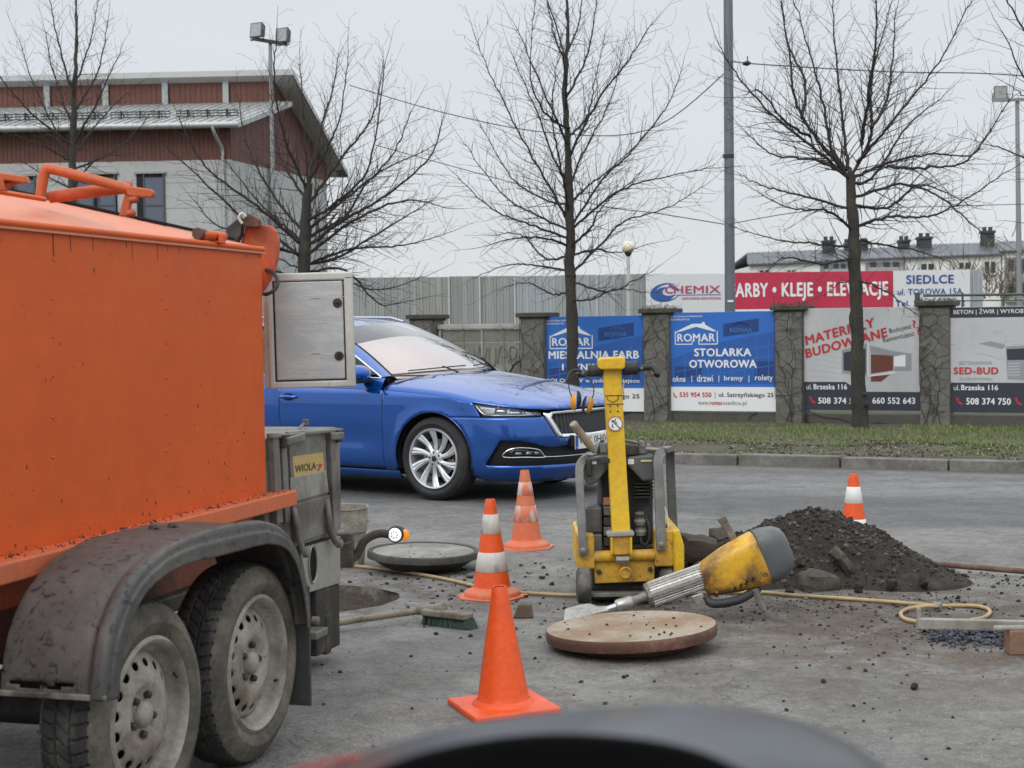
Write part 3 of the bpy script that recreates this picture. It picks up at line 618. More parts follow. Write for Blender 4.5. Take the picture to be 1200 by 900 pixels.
# ---- grass blades
gm = [mat('grass_green', (.125, .195, .04), .7, var=.35, scale=1.5, coord='World'), mat('grass_straw', (.26, .23, .12), .8, var=.3, scale=1.5, coord='World'), mat('grass_dark', (.055, .09, .025), .7, var=.3, scale=1.5, coord='World')]
rg = random.Random(2); mb = MB(); V = mb.v; F = mb.f; MI = mb.mi
for _ in range(105000):
    a = rg.uniform(-9, 9.5); d = .2+(rg.random()**.9)*6.6; p = KL.world(a, 0, -d)
    den = fz((p.x, p.y, 3), .9, 3)+.55*fz((p.x, p.y, 8), 4, 2)
    if den < (.42 if d < .8 else (.26 if d < 2.0 else (.0 if d < 3 else -.35)))+rg.uniform(-.25, .25): continue
    z = verge_z(d)+.03*fz((p.x, p.y, 0), .8)-.005; h_ = rg.uniform(.020, .058)*(1+.5*max(0, den)); an = rg.uniform(0, 6.28); ww = rg.uniform(.003, .006)
    dx, dy = math.cos(an)*ww, math.sin(an)*ww; lx, ly = rg.gauss(0, .4)*h_, rg.gauss(0, .4)*h_; b_ = len(V)
    V += [(p.x-dx, p.y-dy, z), (p.x+dx, p.y+dy, z), (p.x+lx, p.y+ly, z+h_)]; F.append((b_, b_+1, b_+2)); MI.append(1 if rg.random() < .22+.2*(den < 0) else (0 if rg.random() < .7 else 2))
gm.append(mat('dead_leaf_litter', (.055, .040, .028), .9, var=.4, scale=2, coord='World'))
for _ in range(26000):
    a = rg.uniform(-9, 9.5); d = .16+rg.random()*3.0; p = KL.world(a, 0, -d)
    if fz((p.x, p.y, 9), 1.3, 3) < rg.uniform(-.5, .2): continue
    z = verge_z(d)+.03*fz((p.x, p.y, 0), .8)*(d > .3); an = rg.uniform(0, 6.28); L_ = rg.uniform(.012, .04); dx, dy = math.cos(an)*L_, math.sin(an)*L_; b_ = len(V)
    V += [(p.x, p.y, z), (p.x+dx, p.y+dy, z+rg.uniform(0, .012)), (p.x+dx*.5-dy*.3, p.y+dy*.5+dx*.3, z+rg.uniform(.006, .022))]; F.append((b_, b_+1, b_+2)); MI.append(3 if rg.random() < .8 else 1)
tag(mb.build('grass', gm, fix=False), 'short patchy green grass on the verge in front of the wall', 'grass', kind='stuff')
# ---- clods, gravel and grit lying on the asphalt
def rock(mb, c, s, rg, sq=.7, mi=0):
    vs = []; ph = (1+5**.5)/2
    for v in ((-1, ph, 0), (1, ph, 0), (-1, -ph, 0), (1, -ph, 0), (0, -1, ph), (0, 1, ph), (0, -1, -ph), (0, 1, -ph), (ph, 0, -1), (ph, 0, 1), (-ph, 0, -1), (-ph, 0, 1)):
        v = Vector(v).normalized()*s*rg.uniform(.65, 1.15); vs.append((c[0]+v.x, c[1]+v.y, c[2]+v.z*sq))
    mb.add(vs, [(0, 11, 5), (0, 5, 1), (0, 1, 7), (0, 7, 10), (0, 10, 11), (1, 5, 9), (5, 11, 4), (11, 10, 2), (10, 7, 6), (7, 1, 8), (3, 9, 4), (3, 4, 2), (3, 2, 6), (3, 6, 8), (3, 8, 9), (4, 9, 5), (2, 4, 11), (6, 2, 10), (8, 6, 7), (9, 8, 1)], mi)
soild = mat('dark_soil', (.024, .019, .016), .95, col2=(.045, .036, .028), amt=.42, scale=9, var=.35, bump=.8, bscale=40, coord='World')
soilm = mat('brown_clod', (.060, .046, .036), .95, var=.3, scale=9, coord='World'); soilg = mat('grey_grit', (.16, .15, .135), .95, var=.3, scale=9, coord='World')
rg = random.Random(9); mb = MB()
def scatter(cx, cy, sx, sy, n_, s0, s1, mix=(0, 0, 1, 2)):
    for _ in range(n_):
        x, y = rg.gauss(cx, sx), rg.gauss(cy, sy)
        if (Vector((x, y))-PITC).length < .5 or kerb_d(x, y) > -.1 or y < 3: continue
        s_ = s0+(s1-s0)*rg.random()**3.5; rock(mb, (x, y, s_*.35), s_, rg, .7, rg.choice(mix))
scatter(1.75, 7.5, .42, .22, 650, .0025, .013); scatter(2.35, 8.1, .30, .2, 260, .0025, .015); scatter(.9, 7.6, .4, .3, 240, .003, .012)
scatter(-.5, 8.0, .45, .4, 300, .003, .016); scatter(.6, 7.0, 1.8, 1.2, 380, .002, .009); scatter(0, 6.6, 1.0, .9, 130, .004, .016, (0, 0, 0, 1)); scatter(1.8, 5.6, 1.0, .8, 130, .003, .012, (0, 0, 1))
scatter(1.9, 6.75, .35, .2, 300, .003, .012); scatter(-.1, 8.7, .5, .25, 160, .004, .02)
tag(mb.build('loose_grit', [soild, soilm, soilg], fix=False), 'dark clods and grit strewn over the dusty asphalt', 'grit', kind='stuff')
# ================================================================== TREES
bark = mat('tree_bark', (.038, .034, .030), .9, col2=(.065, .065, .04), amt=.38, scale=5, var=.3, third=(.06, .075, .03), tamt=.30, tscale=9, bump=.8, bscale=28, stretch=(1, 1, .4))
twig = mat('twig_bark', (.036, .029, .026), .9, var=.15, scale=5)
def grow(mb, p, d, Ln, r, lvl, rg, trop=.25):
    st = .10 if lvl > 1 else .13; n_ = max(2, int(Ln/st)); pts = [p.copy()]; rr = [r]; side = rg.uniform(0, 6.28)
    for i in range(n_):
        f = (i+1)/n_; d = (d+Vector((rg.gauss(0, .09), rg.gauss(0, .09), rg.gauss(0, .08)+trop*.10))).normalized()
        p = p+d*(Ln/n_); pts.append(p.copy()); rr.append(max(r*(1-.72*f), .0020))
        if lvl < 3 and i > 0 and (rg.random() < (.80 if lvl == 1 else .62)):
            side += 2.4+rg.uniform(-.5, .5); perp = d.orthogonal().normalized(); perp.rotate(Matrix.Rotation(side, 3, d)); an = rg.uniform(.6, 1.0)
            dd = (d*math.cos(an)+perp*math.sin(an)); dd.z += .12; dd.normalize()
            grow(mb, p, dd, Ln*(.34+.24*rg.random())*(1.15-.6*f)+.04, rr[-1]*.62, lvl+1, rg, trop)
    mb.tube(pts, rr, 5 if lvl == 0 else (4 if lvl == 1 else 3), caps=False)
def tree(label, Y, trunk, limbs, seed, cnt=1.0, depthk=1.0, spread=1.3, extra=0, group='bare trees along the verge', rl=.028):
    rg = random.Random(seed); p0 = W(trunk[0][0], trunk[0][1], Y); base = Vector((p0.x, p0.y, p0.z))
    t_ = thing('bare_tree', label, 'tree', base, 0, group)
    tp_ = [W(a, b_, Y)-base for a, b_, r_ in trunk]; tr = [r_*.82 for *_, r_ in trunk]
    q = spline([(*p, r_) for p, r_ in zip(tp_, tr)], 6); mb = MB(); q[0] = (*q[0][:2], q[0][2]-.15, q[0][3]*1.35)
    jit = [(a+.008*rg.gauss(0, 1), b_+.008*rg.gauss(0, 1), c_, max(.006, d_*(1+.06*rg.gauss(0, 1)))) for a, b_, c_, d_ in q]
    mb.tube([v[:3] for v in jit], [v[3] for v in jit], 12)
    for k in range(6):
        v = jit[rg.randint(3, len(jit)//2)]; rock(mb, (v[0]+rg.uniform(-1, 1)*v[3]*.8, v[1]-v[3]*.7, v[2]), v[3]*.45, rg, 1.0)
    mb.build('trunk', bark, t_, smooth=70)
    for li, lb in enumerate(limbs):
        lb, dep = (lb[:-1], lb[-1]) if not isinstance(lb[-1], tuple) else (lb, rg.uniform(-1, 1)*spread)
        mb = MB(); n_ = len(lb); pts = [W(a, b_, Y)-base for a, b_ in lb]
        # start on the trunk
        for i in range(n_): f = i/(n_-1); pts[i] = pts[i]+Vector((0, dep*f**.8, 0)) if i else pts[i]
        sp_ = spline([tuple(p) for p in pts], 8); Lt = sum((Vector(a)-Vector(b_)).length for a, b_ in zip(sp_, sp_[1:]))
        r0 = min(rl*.72, .008+.0075*Lt); P_ = [Vector(p)+Vector((rg.gauss(0, .007), rg.gauss(0, .007), rg.gauss(0, .007))) for p in sp_]; rr = [max(.004, r0*(1-.82*i/len(P_))) for i in range(len(P_))]
        mb.tube(P_, rr, 6, caps=False); side = rg.uniform(0, 6); acc = 0
        for i in range(2, len(P_)-1):
            acc += (P_[i]-P_[i-1]).length
            f = i/len(P_)
            while acc > .068/cnt:
                acc -= .068/cnt; d = (P_[i+1]-P_[i-1]).normalized(); side += 2.4+rg.uniform(-.6, .6)
                perp = d.orthogonal().normalized(); perp.rotate(Matrix.Rotation(side, 3, d)); an = rg.uniform(.55, .95)
                dd = d*math.cos(an)+perp*math.sin(an); dd.z += .10; dd.normalize()
                grow(mb, P_[i], dd, (.22+.48*rg.random()**1.5)*(1.25-.65*f)*min(1.2, Lt*.45), max(.0035, rr[i]*.36), 1, rg)
        grow(mb, P_[-1], (P_[-1]-P_[-3]).normalized(), .5, rr[-1], 1, rg)
        mb.build('branch', twig, t_, fix=False)
    return t_
tree('slim straight bare tree crossing the first blue banner', 22.8, [(671, 480, .125), (670, 385, .10), (668, 290, .085), (666, 180, .06), (662, 110, .045), (665, 40, .03), (663, -60, .012)], [
    [(667, 262), (640, 213), (609, 160), (578, 98), (558, 53), -.4], [(668, 270), (627, 249), (587, 222), (542, 160), .8], [(668, 280), (627, 267), (578, 249), (538, 213), -.8],
    [(668, 288), (631, 280), (596, 284), (569, 293)], [(669, 318), (636, 311), (600, 307), (560, 320)], [(669, 266), (707, 209), (747, 169), (787, 116), (804, 71), .5],
    [(669, 270), (720, 228), (769, 213), (822, 204), -.8], [(670, 320), (707, 284), (733, 258), (787, 240), (831, 213), .6], [(670, 330), (711, 342), (742, 329), (760, 320), -.5],
    [(667, 175), (636, 111), (604, 44)], [(667, 185), (698, 124), (733, 80), (756, 44)], [(664, 133), (658, 67), (631, -10)], [(663, 115), (689, 62), (702, -20)],
    [(667, 214), (649, 187), (627, 129), (600, 70)], [(668, 218), (684, 178), (716, 116), (735, 50)], [(668, 240), (690, 215), (720, 190), (770, 140), 1.4], [(668, 240), (640, 230), (600, 200), (560, 130), 1.5],
    [(668, 300), (700, 290), (730, 292), (770, 280), 1.4], [(668, 250), (655, 200), (645, 150), (650, 90), -1.5], [(669, 300), (640, 300), (610, 270), (575, 270), 1.4], [(663, 70), (650, 30), (640, -40)], [(664, 60), (680, 20), (690, -50)],
    [(668, 290), (690, 270), (700, 250), (740, 215), -1.6], [(667, 160), (690, 130), (700, 90), (715, 20), 1.3], [(667, 150), (640, 140), (620, 100), (625, 30), -1.2], [(665, 60), (664, 0), (664, -60)],
    [(669, 340), (650, 345), (620, 330), (590, 335)], [(669, 350), (690, 352), (720, 340), (750, 345), -.8]], 31, 1.2)
tree('thick forked bare tree in front of the red lettered banner', 20.9, [(1008, 499, .135), (1006, 440, .115), (1004, 380, .105), (1003, 330, .102), (1000, 260, .09), (995, 203, .082)], [
    [(996, 208), (955, 165), (929, 120), (920, 67), (907, -10), -.4], [(996, 210), (960, 175), (907, 129), (867, 80), (849, 44), .5], [(996, 208), (1022, 160), (1024, 111), (1031, 67), (1051, 0), .3],
    [(1005, 190), (1018, 173), (1049, 133), (1089, 80), (1124, 9), -.6], [(992, 200), (978, 169), (973, 116), (960, 53), (942, -20), .8], [(996, 208), (951, 191), (898, 187), (864, 164), -.8],
    [(998, 208), (1040, 191), (1093, 178), (1147, 178), (1169, 156), .5], [(1000, 232), (1049, 218), (1089, 231), (1129, 267), (1151, 284), -.6], [(1002, 266), (1036, 256), (1071, 258), (1107, 240), (1151, 209), -1.2],
    [(999, 245), (951, 227), (907, 213), (880, 196), 1.0], [(1001, 272), (964, 249), (920, 249), (876, 231), -.8], [(1002, 290), (960, 284), (920, 278), (871, 262), .8], [(1003, 328), (1020, 335), (1045, 352), (1072, 380), -.5],
    [(996, 205), (997, 160), (993, 67), (991, -20)], [(1022, 150), (1050, 110), (1065, 60), (1075, -10), 1.2], [(1000, 240), (1050, 240), (1100, 210), (1165, 230), 1.2], [(1001, 280), (1040, 285), (1090, 290), (1130, 300), 1.0],
    [(998, 215), (1030, 205), (1080, 140), (1130, 100), 1.0], [(950, 160), (915, 150), (880, 120), (860, 125), -1.2], [(1003, 330), (985, 332), (970, 345)], [(1040, 195), (1080, 200), (1120, 190), (1160, 120), -1.0],
    [(940, 140), (950, 90), (935, 40), (930, -20), 1.0], [(1003, 300), (960, 310), (910, 305), (885, 320), -1.0], [(1010, 170), (1010, 110), (1012, 50), (1005, -20), -1.0]], 47, 1.25, rl=.05)
tree('spreading bare tree rising behind the open cabinet door', 24.3, [(350, 505, .15), (353, 400, .13), (356, 320, .115), (358, 260, .10), (361, 215, .07)], [
    [(358, 232), (327, 185), (317, 142), (310, 90), .6], [(361, 215), (384, 178), (402, 142), (413, 71), -.6], [(361, 215), (356, 142), (352, 71), .0], [(356, 290), (313, 249), (249, 199), (221, 142), -.8],
    [(357, 272), (320, 231), (285, 171), (270, 107), .7], [(356, 304), (306, 270), (249, 263), (214, 228), .8], [(357, 292), (400, 262), (450, 235), (505, 190), (520, 150), -.7], [(358, 272), (410, 225), (455, 180), (480, 120), .7],
    [(357, 312), (410, 290), (470, 285), (520, 270), .8], [(356, 327), (400, 330), (450, 340), (500, 325), -.6], [(358, 244), (390, 190), (430, 130), (440, 70), 1.1], [(357, 302), (420, 260), (480, 240), (525, 250), -1.2],
    [(356, 318), (320, 300), (285, 290), .5], [(357, 320), (400, 315), (440, 355), (480, 350), 1.0], [(360, 225), (340, 170), (330, 110), (335, 60), -1.0], [(361, 215), (372, 150), (385, 90), (390, 50), .9], [(357, 285), (330, 265), (290, 230), (240, 170), 1.4],
    [(357, 280), (400, 250), (430, 200), (500, 160), 1.4], [(356, 300), (320, 285), (270, 235), (225, 190), -1.5], [(358, 260), (400, 240), (440, 200), (460, 90), -1.4], [(356, 330), (330, 320), (290, 310), (250, 300), -1.0], [(356, 310), (390, 300), (440, 265), (500, 225), 1.6]], 53, 1.1, rl=.042)
tree('narrow bare tree with upright twigs in front of the brown and white building', 27.0, [(82, 500, .13), (83, 330, .10), (84, 230, .085), (86, 150, .065), (88, 90, .045), (90, 30, .025), (90, -20, .01)], [
    [(85, 200), (60, 150), (30, 90), (12, 40), .5], [(85, 190), (50, 170), (12, 160), -.8], [(86, 150), (60, 90), (45, 30), .4], [(88, 120), (75, 60), (65, 0), -.4], [(88, 130), (110, 80), (118, 15), .5], [(86, 170), (120, 120), (150, 65), -.5],
    [(85, 200), (130, 170), (165, 125), .8], [(85, 222), (120, 190), (165, 185), -.7], [(85, 222), (40, 200), (5, 180), .7], [(86, 172), (40, 130), (8, 80), -1.0], [(88, 100), (98, 50), (105, -10), .6], [(86, 185), (100, 140), (135, 90), 1.2], [(86, 160), (70, 110), (50, 60), 1.3], [(89, 70), (85, 30), (80, -15)], [(86, 210), (110, 215), (140, 210), .5]], 61, 1.3, rl=.03)
tree('bare tree mostly beyond the right edge with branches reaching into view', 19.0, [(1292, 520, .14), (1290, 350, .11), (1288, 220, .09), (1286, 150, .07)], [
    [(1288, 200), (1235, 150), (1195, 90), (1168, 40), -.2], [(1288, 150), (1240, 90), (1200, 20), (1180, -30), .3], [(1288, 250), (1230, 200), (1190, 175), (1160, 165), .3], [(1288, 300), (1240, 270), (1190, 265), -.4], [(1288, 180), (1240, 170), (1200, 130), (1172, 110), -.5], [(1288, 160), (1290, 60), (1300, -40)], [(1288, 200), (1340, 150), (1380, 90)]], 71, .8, rl=.05)
# ================================================================== POLES, LAMPS, CABLES
POLE = mat('pole_grey', (.14, .165, .185), .5, .3, col2=(.19, .21, .22), amt=.4, scale=1, var=.06)
LPOLE = mat('lamp_pole_grey', (.26, .275, .285), .5, .3, var=.06)
t_ = thing('utility_pole', 'tall slate grey steel pole left of the red billboard', 'pole', W(855.5, 400, 27.5)*1, 0); b0 = t_.location.copy(); t_.location.z = -.2
mb = MB(); topz = 9.5; mb.cyl((0, 0, 0), (0.02, 0, topz), .095, .075, 20); mb.build('shaft', POLE, t_, smooth=50)
zz = W(855, 353, 27.5).z+.2; mb = MB(); mb.box((0, -.0985, zz), (.10, .02, .035)); mb.build('number_plate', INKW, t_)
mb = MB(); zz = W(857, 183, 27.5).z+.2; mb.cyl((0, 0, zz-.03), (0, 0, zz+.03), .1, n=20); mb.build('band_clamp', DARKM, t_, smooth=40)
GLOBE = mat('lamp_globe', (.72, .66, .50), .25, var=.04, coat=.3)
p = W(737, 380, 28.6); t_ = thing('globe_lamp', 'park lamp with a cream globe on a thin pole behind the wall', 'lamp', (p.x, p.y, -.2))
zg = W(737, 290, 28.6).z+.2
mb = MB(); mb.cyl((0, 0, 0), (0, 0, zg-.14), .045, .03, 10); mb.build('pole', mat('pale_lamp_pole', (.50, .51, .52), .5, var=.05), t_, smooth=50)
mb = MB(); mb.lathe([(.035, zg-.16), (.06, zg-.12), (.07, zg-.09), (.0, zg-.085)], n=14); mb.build('collar', DARKM, t_, smooth=40)
mb = MB(); mb.lathe([(.001, zg-.115)]+[(.115*math.sin(a), zg-.115*math.cos(a)) for a in [math.pi*k/12 for k in range(1, 12)]]+[(.001, zg+.115)], n=18); mb.build('globe', GLOBE, t_, smooth=60)
GLASS = mat('lamp_glass', (.35, .36, .37), .2, .3, var=.2, scale=12)
def flood(t_, x, z, s_, lean, rz):
    Rm = Matrix.Rotation(rz, 3, 'Z') @ Matrix.Rotation(lean, 3, 'X')
    mb = MB(); f = lambda a, b_, c_: Rm @ Vector((a*s_, b_*s_, c_*s_))+Vector((x, 0, z))
    vs = [f(a*.5, -.2, c_*.5) for a, c_ in ((-1, -1), (1, -1), (1, 1), (-1, 1))]+[f(a*.38, .32, c_*.36) for a, c_ in ((-1, -1), (1, -1), (1, 1), (-1, 1))]
    mb.add(vs, [(0, 1, 2, 3), (7, 6, 5, 4), (0, 4, 5, 1), (1, 5, 6, 2), (2, 6, 7, 3), (3, 7, 4, 0)]); h = mb.build('floodlight_head', DGREY, t_, bevel=.01)
    mb = MB(); mb.add([f(a*.42, -.215, c_*.42) for a, c_ in ((-1, -1), (1, -1), (1, 1), (-1, 1))], [(0, 1, 2, 3)]); mb.build('glass', GLASS, h, fix=False)
    mb = MB(); mb.lathe([(.16*s_, 0), (.10*s_, .08*s_), (.02*s_, .1*s_)], Matrix.Translation(f(0, -.22, 0)) @ (Rm @ Matrix.Rotation(R(-90), 3, 'X')).to_4x4(), 12); mb.build('reflector', ALU, h, smooth=50)
    mb = MB(); mb.bar(f(-.52, 0, 0), f(-.52, 0, -.62), .03*s_*2, .02); mb.bar(f(.52, 0, 0), f(.52, 0, -.62), .03*s_*2, .02); mb.bar(f(-.52, 0, -.62), f(.52, 0, -.62), .06*s_, .02); mb.build('bracket', DARKM, h)
Yp = 42.; p = W(321, 260, Yp); tp_ = W(316.5, 48, Yp); t_ = thing('floodlight_mast', 'floodlight mast with two lamp heads in front of the brown and white building', 'mast', (p.x, Yp, -.2))
mb = MB(); mb.cyl((0, 0, 0), (tp_.x-p.x, 0, tp_.z+.2), .075, .045, 12); mb.build('pole', LPOLE, t_, smooth=50)
q = lambda px, py: W(px, py, Yp)-Vector((p.x, Yp, -.2))
mb = MB(); a, c_ = q(296, 45.5), q(337, 52.5); mb.bar((a.x, -.05, a.z), (c_.x, -.05, c_.z), .08, .09); mb.build('crossbar', DARKM, t_)
a = q(302, 36); flood(t_, a.x, a.z, .40, R(-8), R(-30)); a = q(332, 42); flood(t_, a.x, a.z, .40, R(-8), R(-30))
Yp = 40.; p = W(1195.5, 352, Yp); tp_ = W(1192, 118, Yp); t_ = thing('floodlight_mast', 'single-lamp floodlight mast at the right in front of the terraced houses', 'mast', (p.x, Yp, -.2))
mb = MB(); mb.cyl((0, 0, 0), (tp_.x-p.x, 0, tp_.z+.2), .085, .05, 12); mb.build('pole', LPOLE, t_, smooth=50)
q = lambda px, py: W(px, py, Yp)-Vector((p.x, Yp, -.2)); mb = MB(); a, c_ = q(1163, 118), q(1222, 116); mb.bar((a.x, -.05, a.z), (c_.x, -.05, c_.z), .07, .07); mb.build('crossbar', LPOLE, t_)
a = q(1172, 109); flood(t_, a.x, a.z, .34, R(0), R(-5))
def cable(label, pts, Y0, Y1, r_):
    n_ = len(pts); P_ = [W(a, b_, Y0+(Y1-Y0)*i/(n_-1)) for i, (a, b_) in enumerate(pts)]; o = P_[0].copy(); mb = MB(); mb.tube(spline([tuple(p-o) for p in P_], 8), r_, 5)
    ob = mb.build('overhead_cable', mat('cable_black', (.05, .05, .055), .6, var=0), smooth=60); ob.location = o; tag(ob, label, 'cable')
cable('upper overhead cable sagging past the slim tree towards the tall pole', [(410, 100), (520, 132), (640, 155), (760, 152), (856, 80)], 34, 27.4, .010)
cable('lower overhead cable behind the slim tree crown', [(440, 170), (560, 203), (700, 240), (770, 250), (856, 264)], 34, 27.4, .009)
cable('overhead cable running from the tall pole across the forked tree to the right edge', [(857, 72), (900, 76), (1040, 84), (1150, 86), (1240, 92)], 27.4, 30, .011)
cable('thin lower cable right of the tall pole', [(857, 262), (960, 246), (1100, 242), (1240, 238)], 27.4, 34, .008)
mb = MB(); rock(mb, (0, 0, 0), .10, random.Random(1), .5); mb.cyl((0, 0, .02), (0, 0, .12), .01); o = mb.build('cable_joint_box', DARKM); o.location = W(876, 74, 27.3); tag(o, 'small dark joint box on the cable beside the tall pole', 'box')
# ================================================================== BUILDINGS
ROOFS = mat('slate_metal_roof', (.085, .095, .11), .45, .3, col2=(.14, .15, .165), amt=.42, scale=.5, var=.08)
HWALL = mat('cream_render', (.74, .74, .70), .9, col2=(.66, .66, .62), amt=.4, scale=.3, var=.05); DKW = mat('dark_window', (.035, .04, .045), .15, var=.1); FRAMEW = mat('window_frame_pale', (.55, .55, .54), .6, var=.03)
CHIM = mat('dark_chimney', (.055, .058, .062), .8, var=.15); BAL = mat('balcony_grey', (.22, .23, .235), .7, var=.1)
YH = 92.
def houses(name, label, eave, ridge, wall_px, chim, wins, balc, group='terraced houses behind the billboards'):
    q = lambda px, py, dy=0: W(px, py, YH+dy) - o0
    o0 = W(wall_px[0], 372, YH); o0.z = -.25
    t_ = thing(name, label, 'house', o0, 0, group)
    l, r_ = wall_px; zt_ = lambda px: (W(px, eave(px), YH)).z+.25
    mb = MB(); a, c_ = q(l, 300).x, q(r_, 300).x; za, zc = zt_(l)-.12, zt_(r_)-.12; D = 9
    mb.add([(a, 0, 0), (c_, 0, 0), (c_, D, 0), (a, D, 0), (a, 0, za), (c_, 0, zc), (c_, D, zc), (a, D, za)], [(0, 1, 5, 4), (1, 2, 6, 5), (2, 3, 7, 6), (3, 0, 4, 7), (4, 5, 6, 7)]); mb.build('wall', HWALL, t_)
    mb = MB(); e0, e1 = q(l-3, eave(l-3), -.25), q(r_+1, eave(r_+1), -.25); g0, g1 = q(l-3, ridge(l-3), 4), q(r_+1, ridge(r_+1), 4)
    vs = []
    for th_ in (0, -.10): vs += [Vector((p_.x, p_.y, p_.z+th_)) for p_ in (e0, e1, g1, g0)]+[Vector((e0.x, D+.6, e0.z+th_)), Vector((e1.x, D+.6, e1.z+th_))]
    mb.add(vs, [(0, 1, 2, 3), (3, 2, 5, 4), (7, 6, 9, 8), (8, 9, 10, 11), (0, 6, 7, 1), (1, 7, 8, 2), (2, 8, 11, 5), (4, 10, 9, 3), (3, 9, 6, 0), (5, 11, 10, 4)]); rf = mb.build('roof', ROOFS, t_)
    mb = MB(); k = 0
    nsm = int((r_-l)/6)
    for i in range(nsm+1):
        f = i/nsm; p0, p1 = e0.lerp(e1, f), g0.lerp(g1, f); mb.bar(p0+Vector((0, 0, .02)), p1+Vector((0, 0, .02)), .05, .05)
    tag(mb.build('roof_seam', ROOFS, rf), kind='stuff')
    for (x0, y0, x1, y1, dy) in chim:
        mb = MB(); a, c_ = q(x0, y0, dy), q(x1, y1, dy); w_ = c_.x-a.x; mb.box(((a.x+c_.x)/2, dy, (a.z+c_.z)/2), (w_*.85, .9, a.z-c_.z)); mb.box(((a.x+c_.x)/2, dy, a.z-.06), (w_, 1.05, .14))
        for u in (-.25, .25): mb.box(((a.x+c_.x)/2+u*w_, dy, a.z+.12), (.2, .2, .25))
        mb.build('chimney', CHIM, rf)
    for (x0, y0, x1, y1) in wins:
        a, c_ = q(x0, y0), q(x1, y1); mb = MB(); mb.box(((a.x+c_.x)/2, -.01, (a.z+c_.z)/2), (c_.x-a.x, .08, a.z-c_.z)); wn = mb.build('window', DKW, t_)
        mb = MB(); xm, zm = (a.x+c_.x)/2, (a.z+c_.z)/2
        for u in (a.x, xm, c_.x): mb.box((u, -.07, zm), (.09, .06, a.z-c_.z))
        mb.box((xm, -.068, a.z), (c_.x-a.x+.09, .05, .09)); mb.box((xm, -.10, c_.z), (c_.x-a.x+.2, .14, .08)); mb.build('frame', FRAMEW, wn)
    for (x0, y0, x1, y1) in balc:
        a, c_ = q(x0, y0), q(x1, y1); mb = MB(); mb.box(((a.x+c_.x)/2, -.006, (a.z+c_.z)/2), (c_.x-a.x, .06, a.z-c_.z)); bk = mb.build('balcony', BAL, t_)
        mb = MB(); h_ = (a.z-c_.z)*.45; mb.box(((a.x+c_.x)/2, -.9, c_.z+h_*.5), (c_.x-a.x, .05, h_*.9)); mb.box(((a.x+c_.x)/2, -.45, c_.z), (c_.x-a.x, .9, .12)); mb.build('railing', mat('balcony_panel', (.33, .335, .33), .6, var=.05), bk)
        mb = MB(); u = a.x
        for f in (.2, .55, .8): mb = MB(); mb.box((a.x+(c_.x-a.x)*f, -.05, (a.z+c_.z)/2+.1), ((c_.x-a.x)*.16, .06, (a.z-c_.z)*.7)); mb.build('balcony_door', DKW, bk)
    return t_
cx = lambda x, y: (850+x/3.4286, 250+y/3.4286)
def L2(p, q_): return lambda px: p[1]+(q_[1]-p[1])*(px-p[0])/(q_[0]-p[0])
houses('terraced_house', 'leftmost cream terraced house with hipped dark roof behind the red billboard', L2((878, 309.5), (1060, 301)), L2((878, 296), (1060, 289)), (879, 1059),
       [(964, 282, 978, 297, 3), (990, 285, 997, 297, 3.5), (1008.5, 284, 1016, 296, 3.5), (1053, 281.5, 1065, 291, 3.5)], [(889, 316, 902, 322), (922, 316, 932, 322)], [(961, 310, 995, 320), (1014, 308, 1059, 318)])
houses('terraced_house', 'middle cream terraced house with two chimneys above the SIEDLCE board', L2((1060, 301.5), (1174, 297)), L2((1060, 287), (1174, 284)), (1060.5, 1173),
       [(1075, 278, 1091, 294, 3), (1150, 271, 1164, 290, 3)], [(1078, 308.5, 1095, 317), (1122.5, 307, 1137, 316), (1152.5, 306, 1167, 321)], [])
houses('terraced_house', 'rightmost cream terraced house with grey balconies at the right edge', L2((1174, 294), (1300, 289)), L2((1174, 283), (1300, 279)), (1174.5, 1300), [], [(1240, 303, 1256, 320)], [(1177, 302, 1215, 331), (1177, 336, 1215, 352)])
# bush in front of the houses
mb = MB(); rg = random.Random(4)
for _ in range(420):
    p = Vector((rg.gauss(0, 1.6), rg.gauss(0, .5), abs(rg.gauss(0, .7)))); d = Vector((rg.gauss(0, .5), rg.gauss(0, .5), 1)).normalized()*rg.uniform(.3, .9); mb.tube([p, p+d*.5+Vector((rg.gauss(0, .08), 0, 0)), p+d], [.02, .013, .005], 3)
o = mb.build('hedge', mat('bush_twigs', (.13, .10, .07), .9, var=.3)); o.location = W(1172, 352, 55); tag(o, 'brownish leafless bush behind the hoarding below the terraced houses', 'bush')
# ---- brown and white building on the left
Yb = 50.; FPp = VP((275-600)/1850*Yb-.0, Yb, R(-3.2)); c0 = FPp.world(0, 0)
t_ = thing('clad_building', 'brown boarded and white building with a two-level metal roof on the left', 'building', (c0.x, c0.y, -.3), R(-3.2))
ZB = .3; LB = -17.
WOOD = mat('brown_cladding', (.145, .050, .034), .6, col2=(.105, .036, .025), amt=.45, scale=1.0, sharp=.3, var=.14, stretch=(5, 5, .5), bump=.1)
BWALL = mat('white_block_wall', (.43, .44, .435), .85, col2=(.37, .38, .375), amt=.4, scale=.5, var=.05)
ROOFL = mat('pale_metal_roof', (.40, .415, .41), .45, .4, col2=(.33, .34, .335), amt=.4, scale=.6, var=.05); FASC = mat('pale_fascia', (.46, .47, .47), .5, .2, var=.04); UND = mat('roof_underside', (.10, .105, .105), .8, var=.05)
z1, z2, z3, z4 = 6.79+ZB, 7.90+ZB, 9.15+ZB, 10.06+ZB
g = Vector((math.sin(R(12.2)-R(3.2)), math.cos(R(12.2)-R(3.2)), 0)); gd = 9.3    # gable direction in local axes
gp = lambda t, z: (g.x*t, g.y*t, z)
gq = g.y
